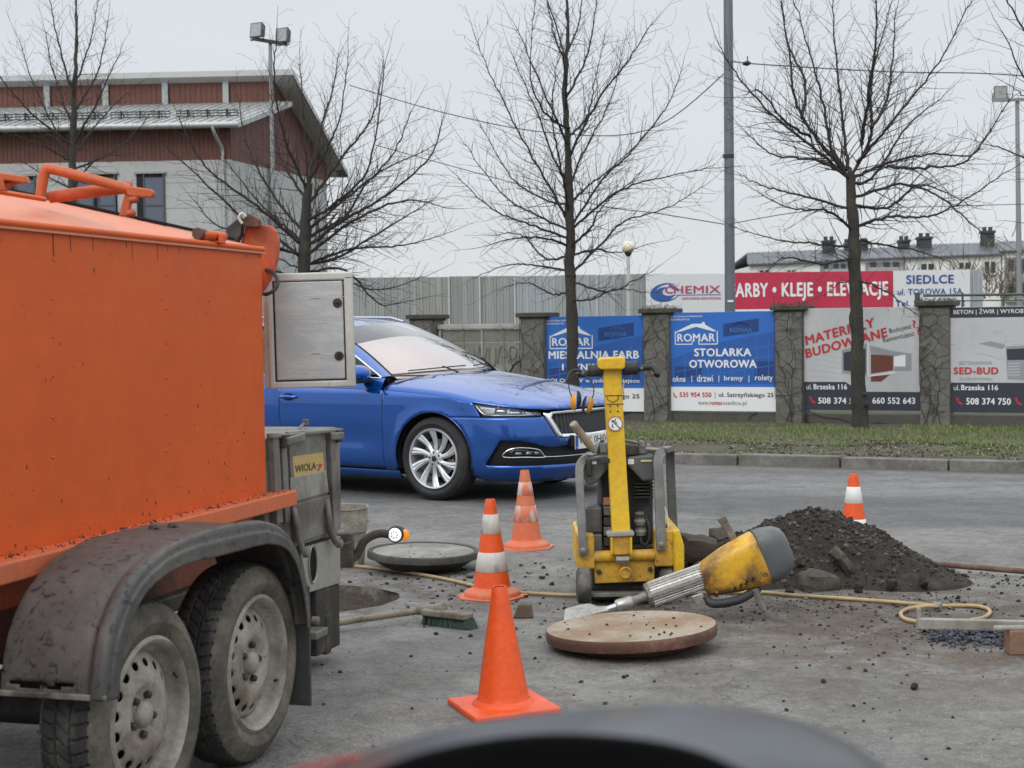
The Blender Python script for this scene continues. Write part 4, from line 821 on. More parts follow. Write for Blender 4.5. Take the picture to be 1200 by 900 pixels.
mb = MB(); mb.add([(LB, 0, 0), (0, 0, 0), (0, 0, z1), (LB, 0, z1), gp(gd, 0), gp(gd, z1+.15), (LB, gd, 0), (LB, gd, z1)], [(0, 1, 2, 3), (1, 4, 5, 2), (4, 6, 7, 5), (6, 0, 3, 7), (3, 2, 5, 7)]); mb.build('wall', BWALL, t_)
# block courses on the white wall
mb = MB()
for k in range(1, 9): mb.box((LB/2, -.004, k*.8), (-LB, .012, .015))
tag(mb.build('wall_joint', mat('wall_joint_grey', (.36, .36, .34), .9, var=0), t_), kind='stuff')
def boards(name, quad, pitch, mt, par, depth=.012, kind='stuff'):
    """vertical boards filling a quad given as bottom-left, bottom-right, top-right, top-left"""
    A, Bq, Cq, Dq = [Vector(v) for v in quad]; n_ = max(1, int((Bq-A).length/pitch)); nr = (Bq-A).cross(Vector((0, 0, 1))).normalized(); mb = MB()
    for i in range(n_):
        f0, f1 = (i+.06)/n_, (i+.94)/n_; o1 = nr*(depth*(1+.25*((i*7) % 3)))
        p = [A.lerp(Bq, f0), A.lerp(Bq, f1), Dq.lerp(Cq, f1), Dq.lerp(Cq, f0)]
        mb.add([v+o1 for v in p]+[v for v in p], [(0, 1, 2, 3), (0, 4, 5, 1), (1, 5, 6, 2), (2, 6, 7, 3), (3, 7, 4, 0)])
    mb.add([A, Bq, Cq, Dq], [(0, 1, 2, 3)]); o = mb.build(name, mt, par, fix=False)
    if kind: o['kind'] = kind
    return o
mb = MB(); mb.box((LB/2, .1, (z1+z2)/2), (-LB, .1, z2-z1+.1)); mb.build('band_core', WOOD, t_)
boards('cladding_boards', [(LB, .02, z1), (0, .02, z1), (0, .02, z2), (LB, .02, z2)], .14, WOOD, t_)
# gable cladding: under the lower roof slope, then the tall part under the upper roof
boards('cladding_boards', [gp(0.02, z1+.0), gp(4, z1+.05), gp(4, z3+.0), gp(.02, z2)], .16, WOOD, t_); boards('cladding_boards', [gp(4, z1+.05), gp(gd, z1+.15), gp(gd, z1+.75), gp(4, z4)], .16, WOOD, t_)
# lower roof
yb = 4.0*gq; xo = .62
e0, e1 = Vector((LB-.3, -.55, z2-.02)), Vector((.40, -.55, z2-.02)); g0, g1 = Vector((LB-.3, yb, z3)), Vector((g.x*4+xo, yb, z3))
mb = MB(); vs = [e0, e1, g1, g0]; mb.add([v for v in vs]+[v-Vector((0, 0, .16)) for v in vs], [(0, 1, 2, 3), (7, 6, 5, 4), (0, 4, 5, 1), (1, 5, 6, 2), (3, 2, 6, 7), (0, 3, 7, 4)]); lr = mb.build('lower_roof', ROOFL, t_)
mb = MB()
for i in range(60): f = (i+.5)/60; mb.bar(e0.lerp(e1, f)+Vector((0, 0, .02)), g0.lerp(g1, f)+Vector((0, 0, .01)), .03, .03)
tag(mb.build('roof_seam', ROOFL, lr), kind='stuff')
mb = MB(); mb.tube([e0+Vector((0, -.05, -.06)), e1+Vector((0, -.05, -.06))], .085, 10); mb.build('gutter', FASC, lr, smooth=50)
for (pa, pb) in ((-30, 45), (50, 128), (133, 203), (211, 284)):
    xa, xb = [((p_-600)/1850*(Yb+.6)) - c0.x for p_ in (pa, pb)]; xa, xb = [v/math.cos(R(3.2)) for v in (xa, xb)]
    f = .26; mb = MB(); b_ = e0.lerp(g0, f); zz, yy = b_.z, b_.y
    for h_ in (.05, .14, .22): mb.bar((xa, yy, zz+h_), (xb, yy, zz+h_), .03, .035)
    k = int((xb-xa)/.13)
    for i in range(k+1): mb.bar((xa+(xb-xa)*i/k, yy, zz+.04), (xa+(xb-xa)*i/k, yy, zz+.23), .015, .015, up=(0, 1, 0))
    for u in (.18, .5, .82): mb.bar((xa+(xb-xa)*u, yy, zz-.02), (xa+(xb-xa)*u, yy-.05, zz+.26), .05, .03, up=(0, 1, 0)); mb.bar((xa+(xb-xa)*u, yy, zz+.2), (xa+(xb-xa)*u, yy+.35, zz+.12), .03, .03)
    mb.build('snow_guard', DARKM, lr)
# clerestory: wood panels between pale posts
X = lambda p_, d=54.: ((p_-600)/1850*d-c0.x)/math.cos(R(3.2))
posts = [-180, -90, -18, 52.5, 122, 192.5, 264]; xr = g.x*4
for k, p_ in enumerate(posts): mb = MB(); mb.box((X(p_), yb-.06, (z3+z4)/2), (.20, .12, z4-z3+.05)); mb.build('post', mat('dull_post', (.36, .37, .37), .6, var=.04), t_)
xs = [X(p_) for p_ in posts]+[xr]
for a, c_ in zip(xs, xs[1:]): boards('wood_panel', [(a+.13, yb, z3-.05), (c_-.13 if c_ != xr else xr, yb, z3-.05), (c_-.13 if c_ != xr else xr, yb, z4), (a+.13, yb, z4)], .17, WOOD, t_, depth=.012, kind=None)
# upper roof slopes away to the back
u0, u1 = Vector((LB-.4, yb-.35, z4+.12)), Vector((g.x*4+.72, yb-.35, z4+.12)); gt = 10.2; v1 = Vector((g.x*gt+.55, g.y*gt, z1+.55)); v0 = Vector((LB-.4, g.y*gt, z1+.55))
mb = MB(); vs = [u0, u1, v1, v0]; mb.add([v for v in vs]+[v-Vector((0, 0, .19)) for v in vs], [(0, 1, 2, 3), (7, 6, 5, 4), (0, 4, 5, 1), (1, 5, 6, 2), (3, 2, 6, 7), (0, 3, 7, 4)]); ur = mb.build('upper_roof', FASC, t_)
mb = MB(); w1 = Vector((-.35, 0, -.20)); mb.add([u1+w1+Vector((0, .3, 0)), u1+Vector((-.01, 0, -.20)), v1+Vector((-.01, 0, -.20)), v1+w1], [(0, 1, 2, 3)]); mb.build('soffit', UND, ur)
# downpipe, windows
xd = X(259, Yb-.4); mb = MB(); mb.tube(spline([(xd-.05, -.62, z2-.1), (xd, -.55, z2-.35), (xd+.12, -.12, z2-.75), (xd+.14, -.11, z2-1.1)], 5)+[(xd+.14, -.11, .3)], .055, 8); mb.build('downpipe', mat('zinc_pipe', (.40, .41, .42), .4, .4, var=.05), t_, smooth=60)
mb = MB(); mb.tube([gp(3.3, z1+.2), gp(3.3, .3)], .09, 8); mb.v = [(a+.12, b_-.05, c_) for a, b_, c_ in mb.v]; mb.build('downpipe', mat('zinc_pipe', (0, 0, 0)), t_, smooth=60)
WGL = mat('blue_grey_glass', (.085, .10, .15), .1, var=.15, scale=2, spec=.8)
zpx = lambda p_, py: FPp.uv(p_, py)[1]+ZB; xpx = lambda p_: FPp.uv(p_, 300)[0]
for (xa, ya, xb, yb_) in ((162, 204, 195, 268), (88, 205, 139, 268), (12, 207, 44, 268), (-60, 207, -20, 268)):
    a, c_, zt_, zb_ = xpx(xa), xpx(xb), zpx(xa, ya), zpx(xa, yb_)
    mb = MB(); mb.box(((a+c_)/2, -.003, (zt_+zb_)/2), (c_-a, .05, zt_-zb_)); wn = mb.build('window', BLACK, t_)
    n_ = 1 if xb-xa < 40 else 2
    for k in range(n_):
        p0 = a+(c_-a)*((.27 if n_ == 1 else .08)+k*.5); p1 = a+(c_-a)*(.97 if n_ == 1 else .46+k*.5)
        mb = MB(); mb.box(((p0+p1)/2, -.035, (zt_+zb_)/2-.05), (p1-p0, .02, zt_-zb_-.15)); mb.build('pane', WGL, wn)
        mb = MB(); 
        for u in (p0, p1): mb.box((u, -.05, (zt_+zb_)/2), (.05, .04, zt_-zb_))
        for v_ in (.42, .1): mb.box(((p0+p1)/2, -.052, zb_+(zt_-zb_)*v_), (p1-p0, .04, .05))
        mb.build('frame', mat('window_frame_dark', (.07, .07, .085), .5, var=0), wn)
    mb = MB(); mb.box(((a+c_)/2, -.06, zt_+.03), (c_-a+.1, .08, .06)); mb.build('lintel', mat('lintel_grey', (.30, .30, .29), .8, var=0), wn)
# ================================================================== TRAILER
TA = math.atan2(.961, .276); TP = VP(-.912, 5.8, TA); TO = Vector((-.912, 5.8, 0))
Tinv = Matrix.Rotation(-TA, 3, 'Z')
def tq(px, py, Y): return Tinv @ (W(px, py, Y)-TO)
def tg_(px, py, z=0.): return Tinv @ (G(px, py, z)-TO)
def ts(px, py, off=0.): a, z = TP.uv(px, py, off); return Vector((a, -off, z))
tr = thing('asphalt_trailer', 'orange twin-axle hopper trailer with grey fender and dirty steel wheels filling the left side', 'trailer', TO, TA)
BW_, BL = 1.35, -4.0
z0, z1_ = .71, 1.655
mb = MB(); mb.add([(BL, 0, z0), (0, 0, z0), (0, 0, z1_), (BL, 0, z1_)], [(0, 1, 2, 3)]); mb.add([(0, 0, z0), (0, BW_, z0), (0, BW_, z1_), (0, 0, z1_)], [(0, 1, 2, 3)])
mb.add([(BL, BW_, z0), (BL, BW_, z1_), (0, BW_, z1_), (0, BW_, z0)], [(0, 1, 2, 3)]); mb.add([(BL, 0, z0), (BL, 0, z1_), (BL, BW_, z1_), (BL, BW_, z0)], [(0, 1, 2, 3)]); mb.add([(BL, 0, z0), (0, 0, z0), (0, BW_, z0), (BL, BW_, z0)], [(0, 1, 2, 3)])
mb.build('body', ORANGE, tr)
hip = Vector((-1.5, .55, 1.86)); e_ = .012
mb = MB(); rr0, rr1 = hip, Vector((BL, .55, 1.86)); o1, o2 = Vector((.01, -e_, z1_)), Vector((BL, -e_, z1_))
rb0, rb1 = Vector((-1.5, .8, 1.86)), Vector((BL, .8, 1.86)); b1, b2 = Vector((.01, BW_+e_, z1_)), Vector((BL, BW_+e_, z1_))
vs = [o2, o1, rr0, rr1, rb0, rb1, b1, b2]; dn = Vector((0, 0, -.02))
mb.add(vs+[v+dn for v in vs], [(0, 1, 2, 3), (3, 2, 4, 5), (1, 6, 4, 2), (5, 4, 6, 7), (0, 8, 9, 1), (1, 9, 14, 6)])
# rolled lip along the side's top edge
mb.build('hopper_roof', mat('skylit_dusty_orange', (.64, .17, .07), .5, col2=(.60, .26, .16), amt=.5, scale=1.5, sharp=.3, var=.06, third=(.30, .15, .09), tamt=.27, tscale=11), tr, fix=False)  # roof paler than the sides: sky light and dust put into the colour
mb = MB(); mb.tube([(BL, -.006, z1_-.004), (0, -.006, z1_-.004)], .011, 8); mb.build('edge_bead', ORANGE, tr, smooth=60)
mb = MB(); mb.tube([hip+Vector((-.02, 0, .004)), Vector((-.12, .05, 1.685))], .006, 6); mb.build('gasket', BLACK, tr, smooth=60)
for px, ys in ((62, (303.5, 350.5, 394.5, 440.5, 489, 536)), (195, (322, 362, 402, 443, 485, 528))):
    for py in ys:
        p = ts(px, py); mb = MB(); mb.lathe([(.005, 0), (.0045, .002), (.002, .0035), (.0001, .004)], Matrix.Translation(p) @ Matrix.Rotation(R(90), 4, 'X'), 8); mb.build('rivet', ORANGE, tr, smooth=60)
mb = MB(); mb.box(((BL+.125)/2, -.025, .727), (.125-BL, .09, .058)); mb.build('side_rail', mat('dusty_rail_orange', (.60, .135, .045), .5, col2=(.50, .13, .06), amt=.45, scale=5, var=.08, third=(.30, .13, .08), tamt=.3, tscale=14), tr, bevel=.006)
mb = MB(); rc = random.Random(77)
for _ in range(420):
    a_ = -4*rc.random()**1.3 if rc.random() < .5 else rc.uniform(-1.7, .1); s_ = .0015+.004*rc.random()**3; rock(mb, (a_, -.07+.066*rc.random()**.5, .757+s_*.3), s_, rc, .6)
tag(mb.build('rail_dirt', DARKM, tr, fix=False), kind='stuff')
mb = MB(); rc = random.Random(78)
for _ in range(170):
    a_ = -rc.random()*1.9; z_ = .76+.88*rc.random()**2.2; s_ = .0012+.0035*rc.random()**4; mb.lathe([(s_, 0), (s_*.7, .0008), (.0001, .001)], Matrix.Translation((a_, -.0002, z_)) @ Matrix.Diagonal((1, 1, rc.uniform(.8, 2.6), 1)) @ Matrix.Rotation(R(90), 4, 'X'), 5, caps=False)
for k in range(9):
    a_ = -rc.random()*1.7; L_ = rc.uniform(.02, .09); mb.box((a_, -.0004, 1.635-L_/2), (rc.uniform(.001, .0025), .0008, L_))
tag(mb.build('tar_specks', DARKM, tr, fix=False), kind='stuff')
mb = MB(); mb.box(((BL-.02)/2, .07, .655), (-.02-BL, .05, .11)); mb.build('lower_rail', ORANGED, tr, bevel=.004)
for k in range(7): mb = MB(); mb.lathe([(.012, 0), (.012, .012)], Matrix.Translation((-.15-k*.12, .045, .665)) @ Matrix.Rotation(R(90), 4, 'X'), 6); mb.build('bolt', ORANGED, tr)
mb = MB(); mb.box(((BL-.1)/2, .12, .53), (-.1-BL, .06, .14)); mb.build('chassis_beam', mat('chassis_redbrown', (.20, .055, .03), .7, col2=(.06, .04, .03), amt=.5, scale=5, var=.2), tr)
mb = MB(); mb.box((BL/2-1.0, -.02, .47), (-BL-2.0, .12, .05)); mb.box((-2.35, .02, .30), (.5, .16, .34)); mb.box((-1.98, .10, .22), (.12, .12, .22)); mb.build('chassis_bracket', GREYM, tr, bevel=.008)
for a in (-.823, -1.5): mb = MB(); mb.cyl((a, -.2, .31), (a, BW_+.2, .31), .045, n=12); mb.build('axle', DARKM, tr, smooth=50)
mb = MB(); mb.box((-1.16, .14, .36), (1.0, .07, .08)); mb.box((-1.16, .14, .44), (.25, .1, .12)); mb.box((-.5, .3, .45), (.7, .5, .06)); mb.build('suspension_beam', DARKM, tr, bevel=.01)
# fender shell with a torn slot near its front end
prof = spline([(-1.835, .432), (-1.825, .50), (-1.79, .59), (-1.715, .675), (-1.60, .735), (-1.45, .768), (-1.25, .775), (-1.05, .77), (-.86, .752), (-.73, .705), (-.64, .63), (-.585, .53), (-.555, .43), (-.55, .385)], 8)
nP = len(prof); cross = [(.105, 0), (.12, .003), (.16, .004), (.22, .004), (.28, .003), (.33, 0), (.352, -.004), (.362, .002), (.372, .011), (.388, .012), (.400, .010), (.408, .002), (.411, -.012), (.416, -.018), (.417, -.030), (.419, -.045)]
cs = spline(cross, 3)
def fpt(i, j):
    a, z = prof[i]; off, dz = cs[j]; t_ = Vector(prof[min(i+1, nP-1)])-Vector(prof[max(i-1, 0)]); nrm = Vector((-t_.y, t_.x)).normalized()   # outward normal
    k = dz*1.0
    if off > .405: k = dz*(1+.5*math.sin(max(0, min(1, (a+1.6)/.9))*math.pi))
    w_ = .003*fz((a*4, off*6, z*4), 2)
    return (a+nrm.x*(k+w_), -off, z+nrm.y*(k+w_))
mb = MB(); mb.v = [fpt(i, j) for i in range(nP) for j in range(len(cs))]
for i in range(nP-1):
    for j in range(len(cs)-1):
        off = cs[j][0]
        if i in (3, 4) and .13 < off < .30 and fz((i*3.1, off*40, 0), 1) > -.30 and (i == 4 or .15 < off < .27): continue
        mb.f.append((i*len(cs)+j, i*len(cs)+j+1, (i+1)*len(cs)+j+1, (i+1)*len(cs)+j)); mb.mi.append(0)
o = mb.build('fender', FEND, tr, smooth=60, fix=False); s_ = o.modifiers.new('t', 'SOLIDIFY'); s_.thickness = .006; s_.offset = -1
mb = MB(); mb.box((-1.838, -.25, .437), (.009, .32, .016)); mb.build('fender_edge_strip', mat('scraped_edge', (.24, .23, .19), .7, col2=(.05, .045, .04), amt=.5, scale=14, var=.2, bump=.3), tr, bevel=.004)
for (a, o2_) in ((-1.2, .20), (-1.15, .235)): mb = MB(); rock(mb, (a, -o2_, .784), .018, random.Random(5), .4); mb.build('mud_clod', DARKM, tr)
mb = MB(); mb.lathe([(.014, 0), (.014, .02), (.006, .024)], Matrix.Translation((-.55, -.415, .40)) @ Matrix.Rotation(R(90), 4, 'X'), 10); mb.build('fender_bolt', GREYM, tr, smooth=50)
mb = MB(); mb.box((-.525, -.245, .31), (.012, .30, .40)); mb.build('mud_flap', mat('grey_flap_rubber', (.055, .055, .053), .8, col2=(.10, .095, .085), amt=.4, scale=5, var=.15, bump=.1), tr, bevel=.004)
# wheels
def tread_r(u, v):
    a = u*52; x = (v-.5)*2; g_ = 0
    if abs(abs(x)-.30) < .045 or abs(x) < .03: g_ = .009
    fr = (a+.5*abs(x)) % 1
    if abs(x) > .40 and fr < .17: g_ = .007
    if abs(x) < .28 and ((a+1.5*x) % 1) < .15: g_ = .005
    g_ *= 1.0
    return g_
def tyre_mb(Rt, wd, rb, nu=468, tr_fn=tread_r, wall=None):
    """axis along local y; outer face towards -y at y=0"""
    mb = MB(); hw = wd/2; side = [(rb, .028), (rb+.012, .010), (rb+.035, .001), (rb+(Rt-rb)*.42, -.004), (rb+(Rt-rb)*.62, .002), (Rt-.028, .014), (Rt-.014, .022)]
    NV = 30; nvs = len(side); P = []
    for i in range(nu):
        u = i/nu; a = 2*math.pi*u; row = []
        for r_, y in side: row.append((r_, y))
        for j in range(NV):
            v = j/(NV-1); crown = .006*(2*v-1)**2*1.0+.006*abs(2*v-1)**6; row.append((Rt-crown-tr_fn(u, v), .026+v*(wd-.052)))
        for r_, y in reversed(side): row.append((r_, wd-y))
        P += [(r_*math.cos(a), y, r_*math.sin(a)) for r_, y in row]
    nv = nvs*2+NV; mb.v = P
    for i in range(nu):
        for j in range(nv-1): a = i*nv+j; b = ((i+1) % nu)*nv+j; mb.f.append((a, a+1, b+1, b)); mb.mi.append(1 if nvs <= j < nvs+NV-1 else 0)
    return mb
def disc_mb(fn, r0, r1, holes, nr=9, nt=60, th=.006):
    """annulus with round/oval holes, bent to the profile fn(r)"""
    pts = []; ed = []
    def loop(c_): b = len(pts); pts.extend(c_); ed.extend([(b+i, b+(i+1) % len(c_)) for i in range(len(c_))])
    loop([Vector((r1*math.cos(2*math.pi*i/nt), r1*math.sin(2*math.pi*i/nt))) for i in range(nt)])
    if r0 > 0: loop([Vector((r0*math.cos(2*math.pi*i/24), r0*math.sin(2*math.pi*i/24))) for i in range(24)])
    hs = []
    for cx_, cy_, rx, ry in holes:
        a = math.atan2(cy_, cx_); loop([Vector((cx_+rx*math.cos(t_)*math.cos(a)-ry*math.sin(t_)*math.sin(a), cy_+rx*math.cos(t_)*math.sin(a)+ry*math.sin(t_)*math.cos(a))) for t_ in [2*math.pi*i/14 for i in range(14)]]); hs.append((cx_, cy_, max(rx, ry)))
    for k in range(1, nr):
        r_ = r0+(r1-r0)*k/nr
        for i in range(nt):
            a = 2*math.pi*(i+.5*(k % 2))/nt; p = Vector((r_*math.cos(a), r_*math.sin(a)))
            if all((p-Vector(h[:2])).length > h[2]*1.12 for h in hs): pts.append(p)
    v2, e2, f2, *_ = delaunay_2d_cdt(pts, ed, [], 0, 1e-6); mb = MB(); F = []
    for f in f2:
        c_ = sum((v2[i] for i in f), Vector((0, 0)))/len(f); rr = c_.length
        if rr > r1 or rr < r0*.985: continue
        inh = False
        for (cx_, cy_, rx, ry) in holes:
            a = math.atan2(cy_, cx_); d = c_-Vector((cx_, cy_)); du = d.x*math.cos(a)+d.y*math.sin(a); dv = -d.x*math.sin(a)+d.y*math.cos(a)
            if (du/rx)**2+(dv/ry)**2 < .93: inh = True; break
        if not inh: F.append(tuple(f))
    mb.add([(v.x, fn(v.length), v.y) for v in v2], F); return mb
YR = Matrix.Rotation(R(-90), 4, 'X')          # lathe z -> local y ( +h goes into +y )
def trailer_wheel(loc, rot):
    wh = thing('wheel', None, None, loc); wh.parent = tr; 
    o = tyre_mb(.315, .185, .205).build('tyre', [TYRE, TREAD], wh, smooth=35, fix=False)
    mb = MB(); mb.lathe([(.207, .026), (.212, .012), (.205, .006), (.198, .010), (.192, .030), (.188, .045), (.178, .052), (.172, .075), (.166, .15), (.15, .16)], YR, 64, caps=False); o = mb.build('rim', RIM, wh, smooth=50, fix=False); s_ = o.modifiers.new('t', 'SOLIDIFY'); s_.thickness = .003
    dfn = lambda r_: interp(r_, [(0, .046), (.045, .046), (.066, .048), (.078, .032), (.088, .026), (.115, .030), (.135, .038), (.16, .050), (.178, .062)])
    hs = [(.140*math.cos(2*math.pi*k/16), .140*math.sin(2*math.pi*k/16), .0115, .0145) for k in range(16)]
    o = disc_mb(dfn, .03, .177, hs, 10, 64).build('wheel_disc', RIM, wh, smooth=50, fix=False); s_ = o.modifiers.new('t', 'SOLIDIFY'); s_.thickness = .004; s_.offset = 0
    mb = MB(); mb.lathe([(.036, .06), (.036, .030), (.031, .022), (.018, .018), (.0001, .017)], YR, 20, caps=False); mb.build('hub_cap', RIM, wh, smooth=45, fix=False)
    for k in range(5):
        a = 2*math.pi*k/5+.4; mb = MB(); M_ = Matrix.Translation((.056*math.cos(a), .050, .056*math.sin(a))) @ Matrix.Rotation(R(90), 4, 'X')
        mb.lathe([(.012, 0), (.0115, .018), (.008, .023), (.0001, .024)], M_, 6); mb.build('wheel_bolt', DARKM, wh)
    mb = MB(); mb.cyl((.18, .03, -.03), (.165, .012, -.03), .004, n=8); mb.build('valve', DARKM, wh)
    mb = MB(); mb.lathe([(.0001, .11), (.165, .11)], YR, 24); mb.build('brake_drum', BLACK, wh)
    wh.rotation_euler = rot; return wh
w1_ = trailer_wheel((-.823, -.357, .312), (0, R(20), 0)); w2_ = trailer_wheel((-1.50, -.357, .312), (0, R(-35), 0))
for w_ in (w1_, w2_):
    c_ = copy_tree(w_, tr); c_.location = (w_.location.x, BW_+.357, .312); c_.rotation_euler = (0, 0, math.pi)
# lid frames and gas strut on the roof
ORF = mat('orange_faded', (.50, .095, .022), .5, col2=(.38, .09, .03), amt=.45, scale=7, sharp=.25, var=.1, third=(.16, .06, .035), tamt=.32, tscale=16, bump=.1)
def orange_tube(name, pts, r_, mt=ORF, n=12, sm=5): mb = MB(); mb.tube(spline([tuple(p) for p in pts], sm) if sm else pts, r_, n); return mb.build(name, mt, tr, smooth=50)
Yh = 4.72
orange_tube('lid_handle', [tq(47, 232, Yh), tq(50, 214, Yh), tq(53.5, 199, Yh), tq(62, 198.5, Yh), tq(90, 205.5, Yh), tq(125, 214.5, Yh), tq(152, 222, Yh)], .0155)
orange_tube('lid_strut', [tq(58, 231, Yh+.05), tq(105, 225, Yh+.06), tq(155, 219, Yh+.07)], .0185, ORANGED, sm=0)
mb = MB(); mb.cyl(tq(53, 229, Yh+.05), tq(60, 231, Yh+.05), .012, n=8); mb.build('strut_eye', GREYM, tr)
def plate(name, pxs, Y, th_, mt, bev=.004):
    q = [W(a, b_, Y) for a, b_ in pxs]; n_ = len(q); mb = MB(); vs = [Tinv @ (v-TO) for v in q]+[Tinv @ (v+Vector((0, th_, 0))-TO) for v in q]
    mb.add(vs, [tuple(range(n_)), tuple(reversed(range(n_, 2*n_)))]+[(i, i+n_, (i+1) % n_+n_, (i+1) % n_) for i in range(n_)]); return mb.build(name, mt, tr, bevel=bev)
plate('lid_plate', [(148, 219), (152, 218), (176, 221.5), (180, 224), (180, 229), (176, 231.5), (152, 230), (148, 228)], Yh-.02, .03, ORF)
plate('lid_leg', [(146, 226), (154, 227), (153, 238), (149, 254), (139, 253), (142, 240)], Yh, .025, ORF)
for px, py in ((153, 234), (150, 250)): mb = MB(); mb.lathe([(.011, 0), (.011, .02), (.004, .026)], Matrix.Translation(tq(px, py, Yh-.01)) @ Matrix.Rotation(R(90), 4, 'X'), 8); mb.build('bolt', ORANGED, tr, smooth=50)
plate('lid_plate', [(-6, 201), (30, 206), (33, 215), (6, 211), (0, 215), (-6, 212)], 4.25, .03, ORF)
plate('lid_leg', [(-4, 212), (4, 211), (7, 224), (-4, 223)], 4.25, .025, ORANGED); orange_tube('lid_strut', [tq(4, 220, 4.27), tq(14, 213, 4.28), tq(26, 210, 4.29)], .011, ORANGED, sm=0)
mb = MB(); mb.tube([tq(-5, 224, 4.3), tq(52, 233.5, 4.62)], .008, 6); mb.build('hinge_rod', ORANGE, tr, smooth=60)
# far-corner chute flange, latch, hinge and hose
Yc = 5.92
plate('chute_flange', [(305, 344), (304, 291), (281, 287), (289, 264), (303, 262), (317, 264), (324, 270), (327, 283), (326, 303), (320, 322), (311, 338)], Yc, .035, ORANGED, .008)
plate('chute_bracket', [(284, 266), (287, 253), (291, 250), (304, 257), (303, 266)], Yc-.05, .05, mat('rusty_brown', (.16, .06, .035), .7, col2=(.06, .035, .025), amt=.5, scale=8, var=.2, bump=.3))
plate('rubber_pad', [(263, 276), (266, 266), (281, 254), (285, 256), (282, 275), (276, 285), (264, 284)], Yc-.04, .07, RUBB)
mb = MB(); mb.tube(spline([tuple(tq(284, 262, Yc-.06)), tuple(tq(280, 255, Yc-.06)), tuple(tq(284, 250, Yc-.06)), tuple(tq(288, 254, Yc-.06))], 5), .006, 6); mb.build('lifting_ring', mat('dull_white', (.5, .5, .47), .6, var=.1), tr, smooth=60)
orange_tube('hinge_pin', [tq(236, 275, 5.35), tq(262, 277.5, 5.5)], .017, ORANGE, sm=0)
mb = MB(); mb.cyl(tq(231, 273.5, 5.33), tq(238, 275, 5.37), .020, n=12); mb.build('hinge_knob', mat('rusty_brown', (0, 0, 0)), tr, smooth=50)
for px in (245, 256): plate('hinge_lug', [(px, 273), (px+6, 274), (px+7, 286), (px-1, 285)], 5.42, .03, ORANGED)
mb = MB(); mb.tube(spline([tuple(tq(304, 343, 5.86)), tuple(tq(313, 344.5, 5.82)), tuple(tq(323, 338, 5.82)), tuple(tq(325, 328, 5.84)), tuple(tq(319, 318.5, 5.88)), tuple(tq(308, 316, 5.95))], 6), .0075, 8); mb.build('black_hose', RUBB, tr, smooth=60)
# open white cabinet door
PW_ = mat('dirty_white_door', (.50, .51, .48), .5, col2=(.40, .41, .38), amt=.4, scale=5, var=.06, third=(.20, .15, .10), tamt=.30, tscale=7, bump=.08, bscale=30)
PI_ = mat('scratched_grey_panel', (.38, .425, .43), .5, col2=(.48, .50, .49), amt=.46, scale=7, sharp=.12, var=.08, third=(.30, .30, .25), tamt=.31, tscale=6, bump=.08, stretch=(1, 1, 4))
Yd = 6.02; da = W(317.5, 456, Yd); dW = (W(417, 453, Yd)-da).length; dH = (W(316, 321, Yd)-da).length
dr = thing('cabinet_door', None, None, Tinv @ (da-TO)); dr.parent = tr; dr.rotation_euler = (0, R(-.8), -TA); 
mb = MB(); t_ = .035; fw_ = .030
for (cx_, cz_, sx, sz) in ((dW/2, t_*.4, dW, .026), (dW/2, dH-fw_/2, dW, fw_), (fw_*.3, dH/2, fw_*.7, dH-.03), (dW-fw_*.55, dH/2, fw_*1.1, dH-.03)): mb.box((cx_, 0, cz_), (sx, t_, sz))
mb.build('door_frame', PW_, dr, bevel=.006)
mb = MB(); mb.box((dW/2-.006, .006, dH/2), (dW-.05, .02, dH-.05)); mb.build('gasket', RUBB, dr)
mb = MB(); mb.box((dW/2-.006, -.004, dH/2), (dW-.064, .02, dH-.066)); pn = mb.build('door_panel', PI_, dr, bevel=.005)
mb = MB(); rs = random.Random(3)
for k in range(16): z_ = rs.uniform(.05, dH-.05); x_ = rs.uniform(.07, dW*.5); L_ = rs.uniform(.02, .16); mb.box((x_+L_/2, -.0143, z_), (L_, .0007, rs.choice((.0008, .0012, .002))), Matrix.Rotation(R(rs.uniform(-3, 6)), 3, 'Y'))
tag(mb.build('scratch', mat('pale_scratch', (.56, .58, .57), .5, var=.1), pn), kind='stuff')
for pz in (.285, .075+.01):
    z_ = dH*(1-(357-321)/135.) if pz > .2 else dH*(1-(419-321)/135.)
    mb = MB(); M_ = Matrix.Translation((dW*(399-317.5)/99.5, -.014, z_)) @ Matrix.Rotation(R(90), 4, 'X')
    mb.lathe([(.0175, 0), (.0175, .004), (.014, .006), (.012, .003), (.0001, .003)], M_, 18); lk = mb.build('door_lock', mat('rusty_lock', (.12, .08, .055), .6, .4, col2=(.05, .035, .03), amt=.5, scale=30, var=.2), dr, smooth=40)
    mb = MB(); mb.box(M_ @ Vector((0, 0, .006)), (.010, .006, .005)); mb.build('key_slot', BLACK, lk)
plate('door_hinge_strip', [(308, 334), (316, 323), (319, 323), (319, 455), (313, 456.5), (310, 452)], Yd-.01, .03, mat('dirty_cream', (.47, .45, .37), .6, col2=(.30, .27, .2), amt=.4, scale=6, var=.08), .005)
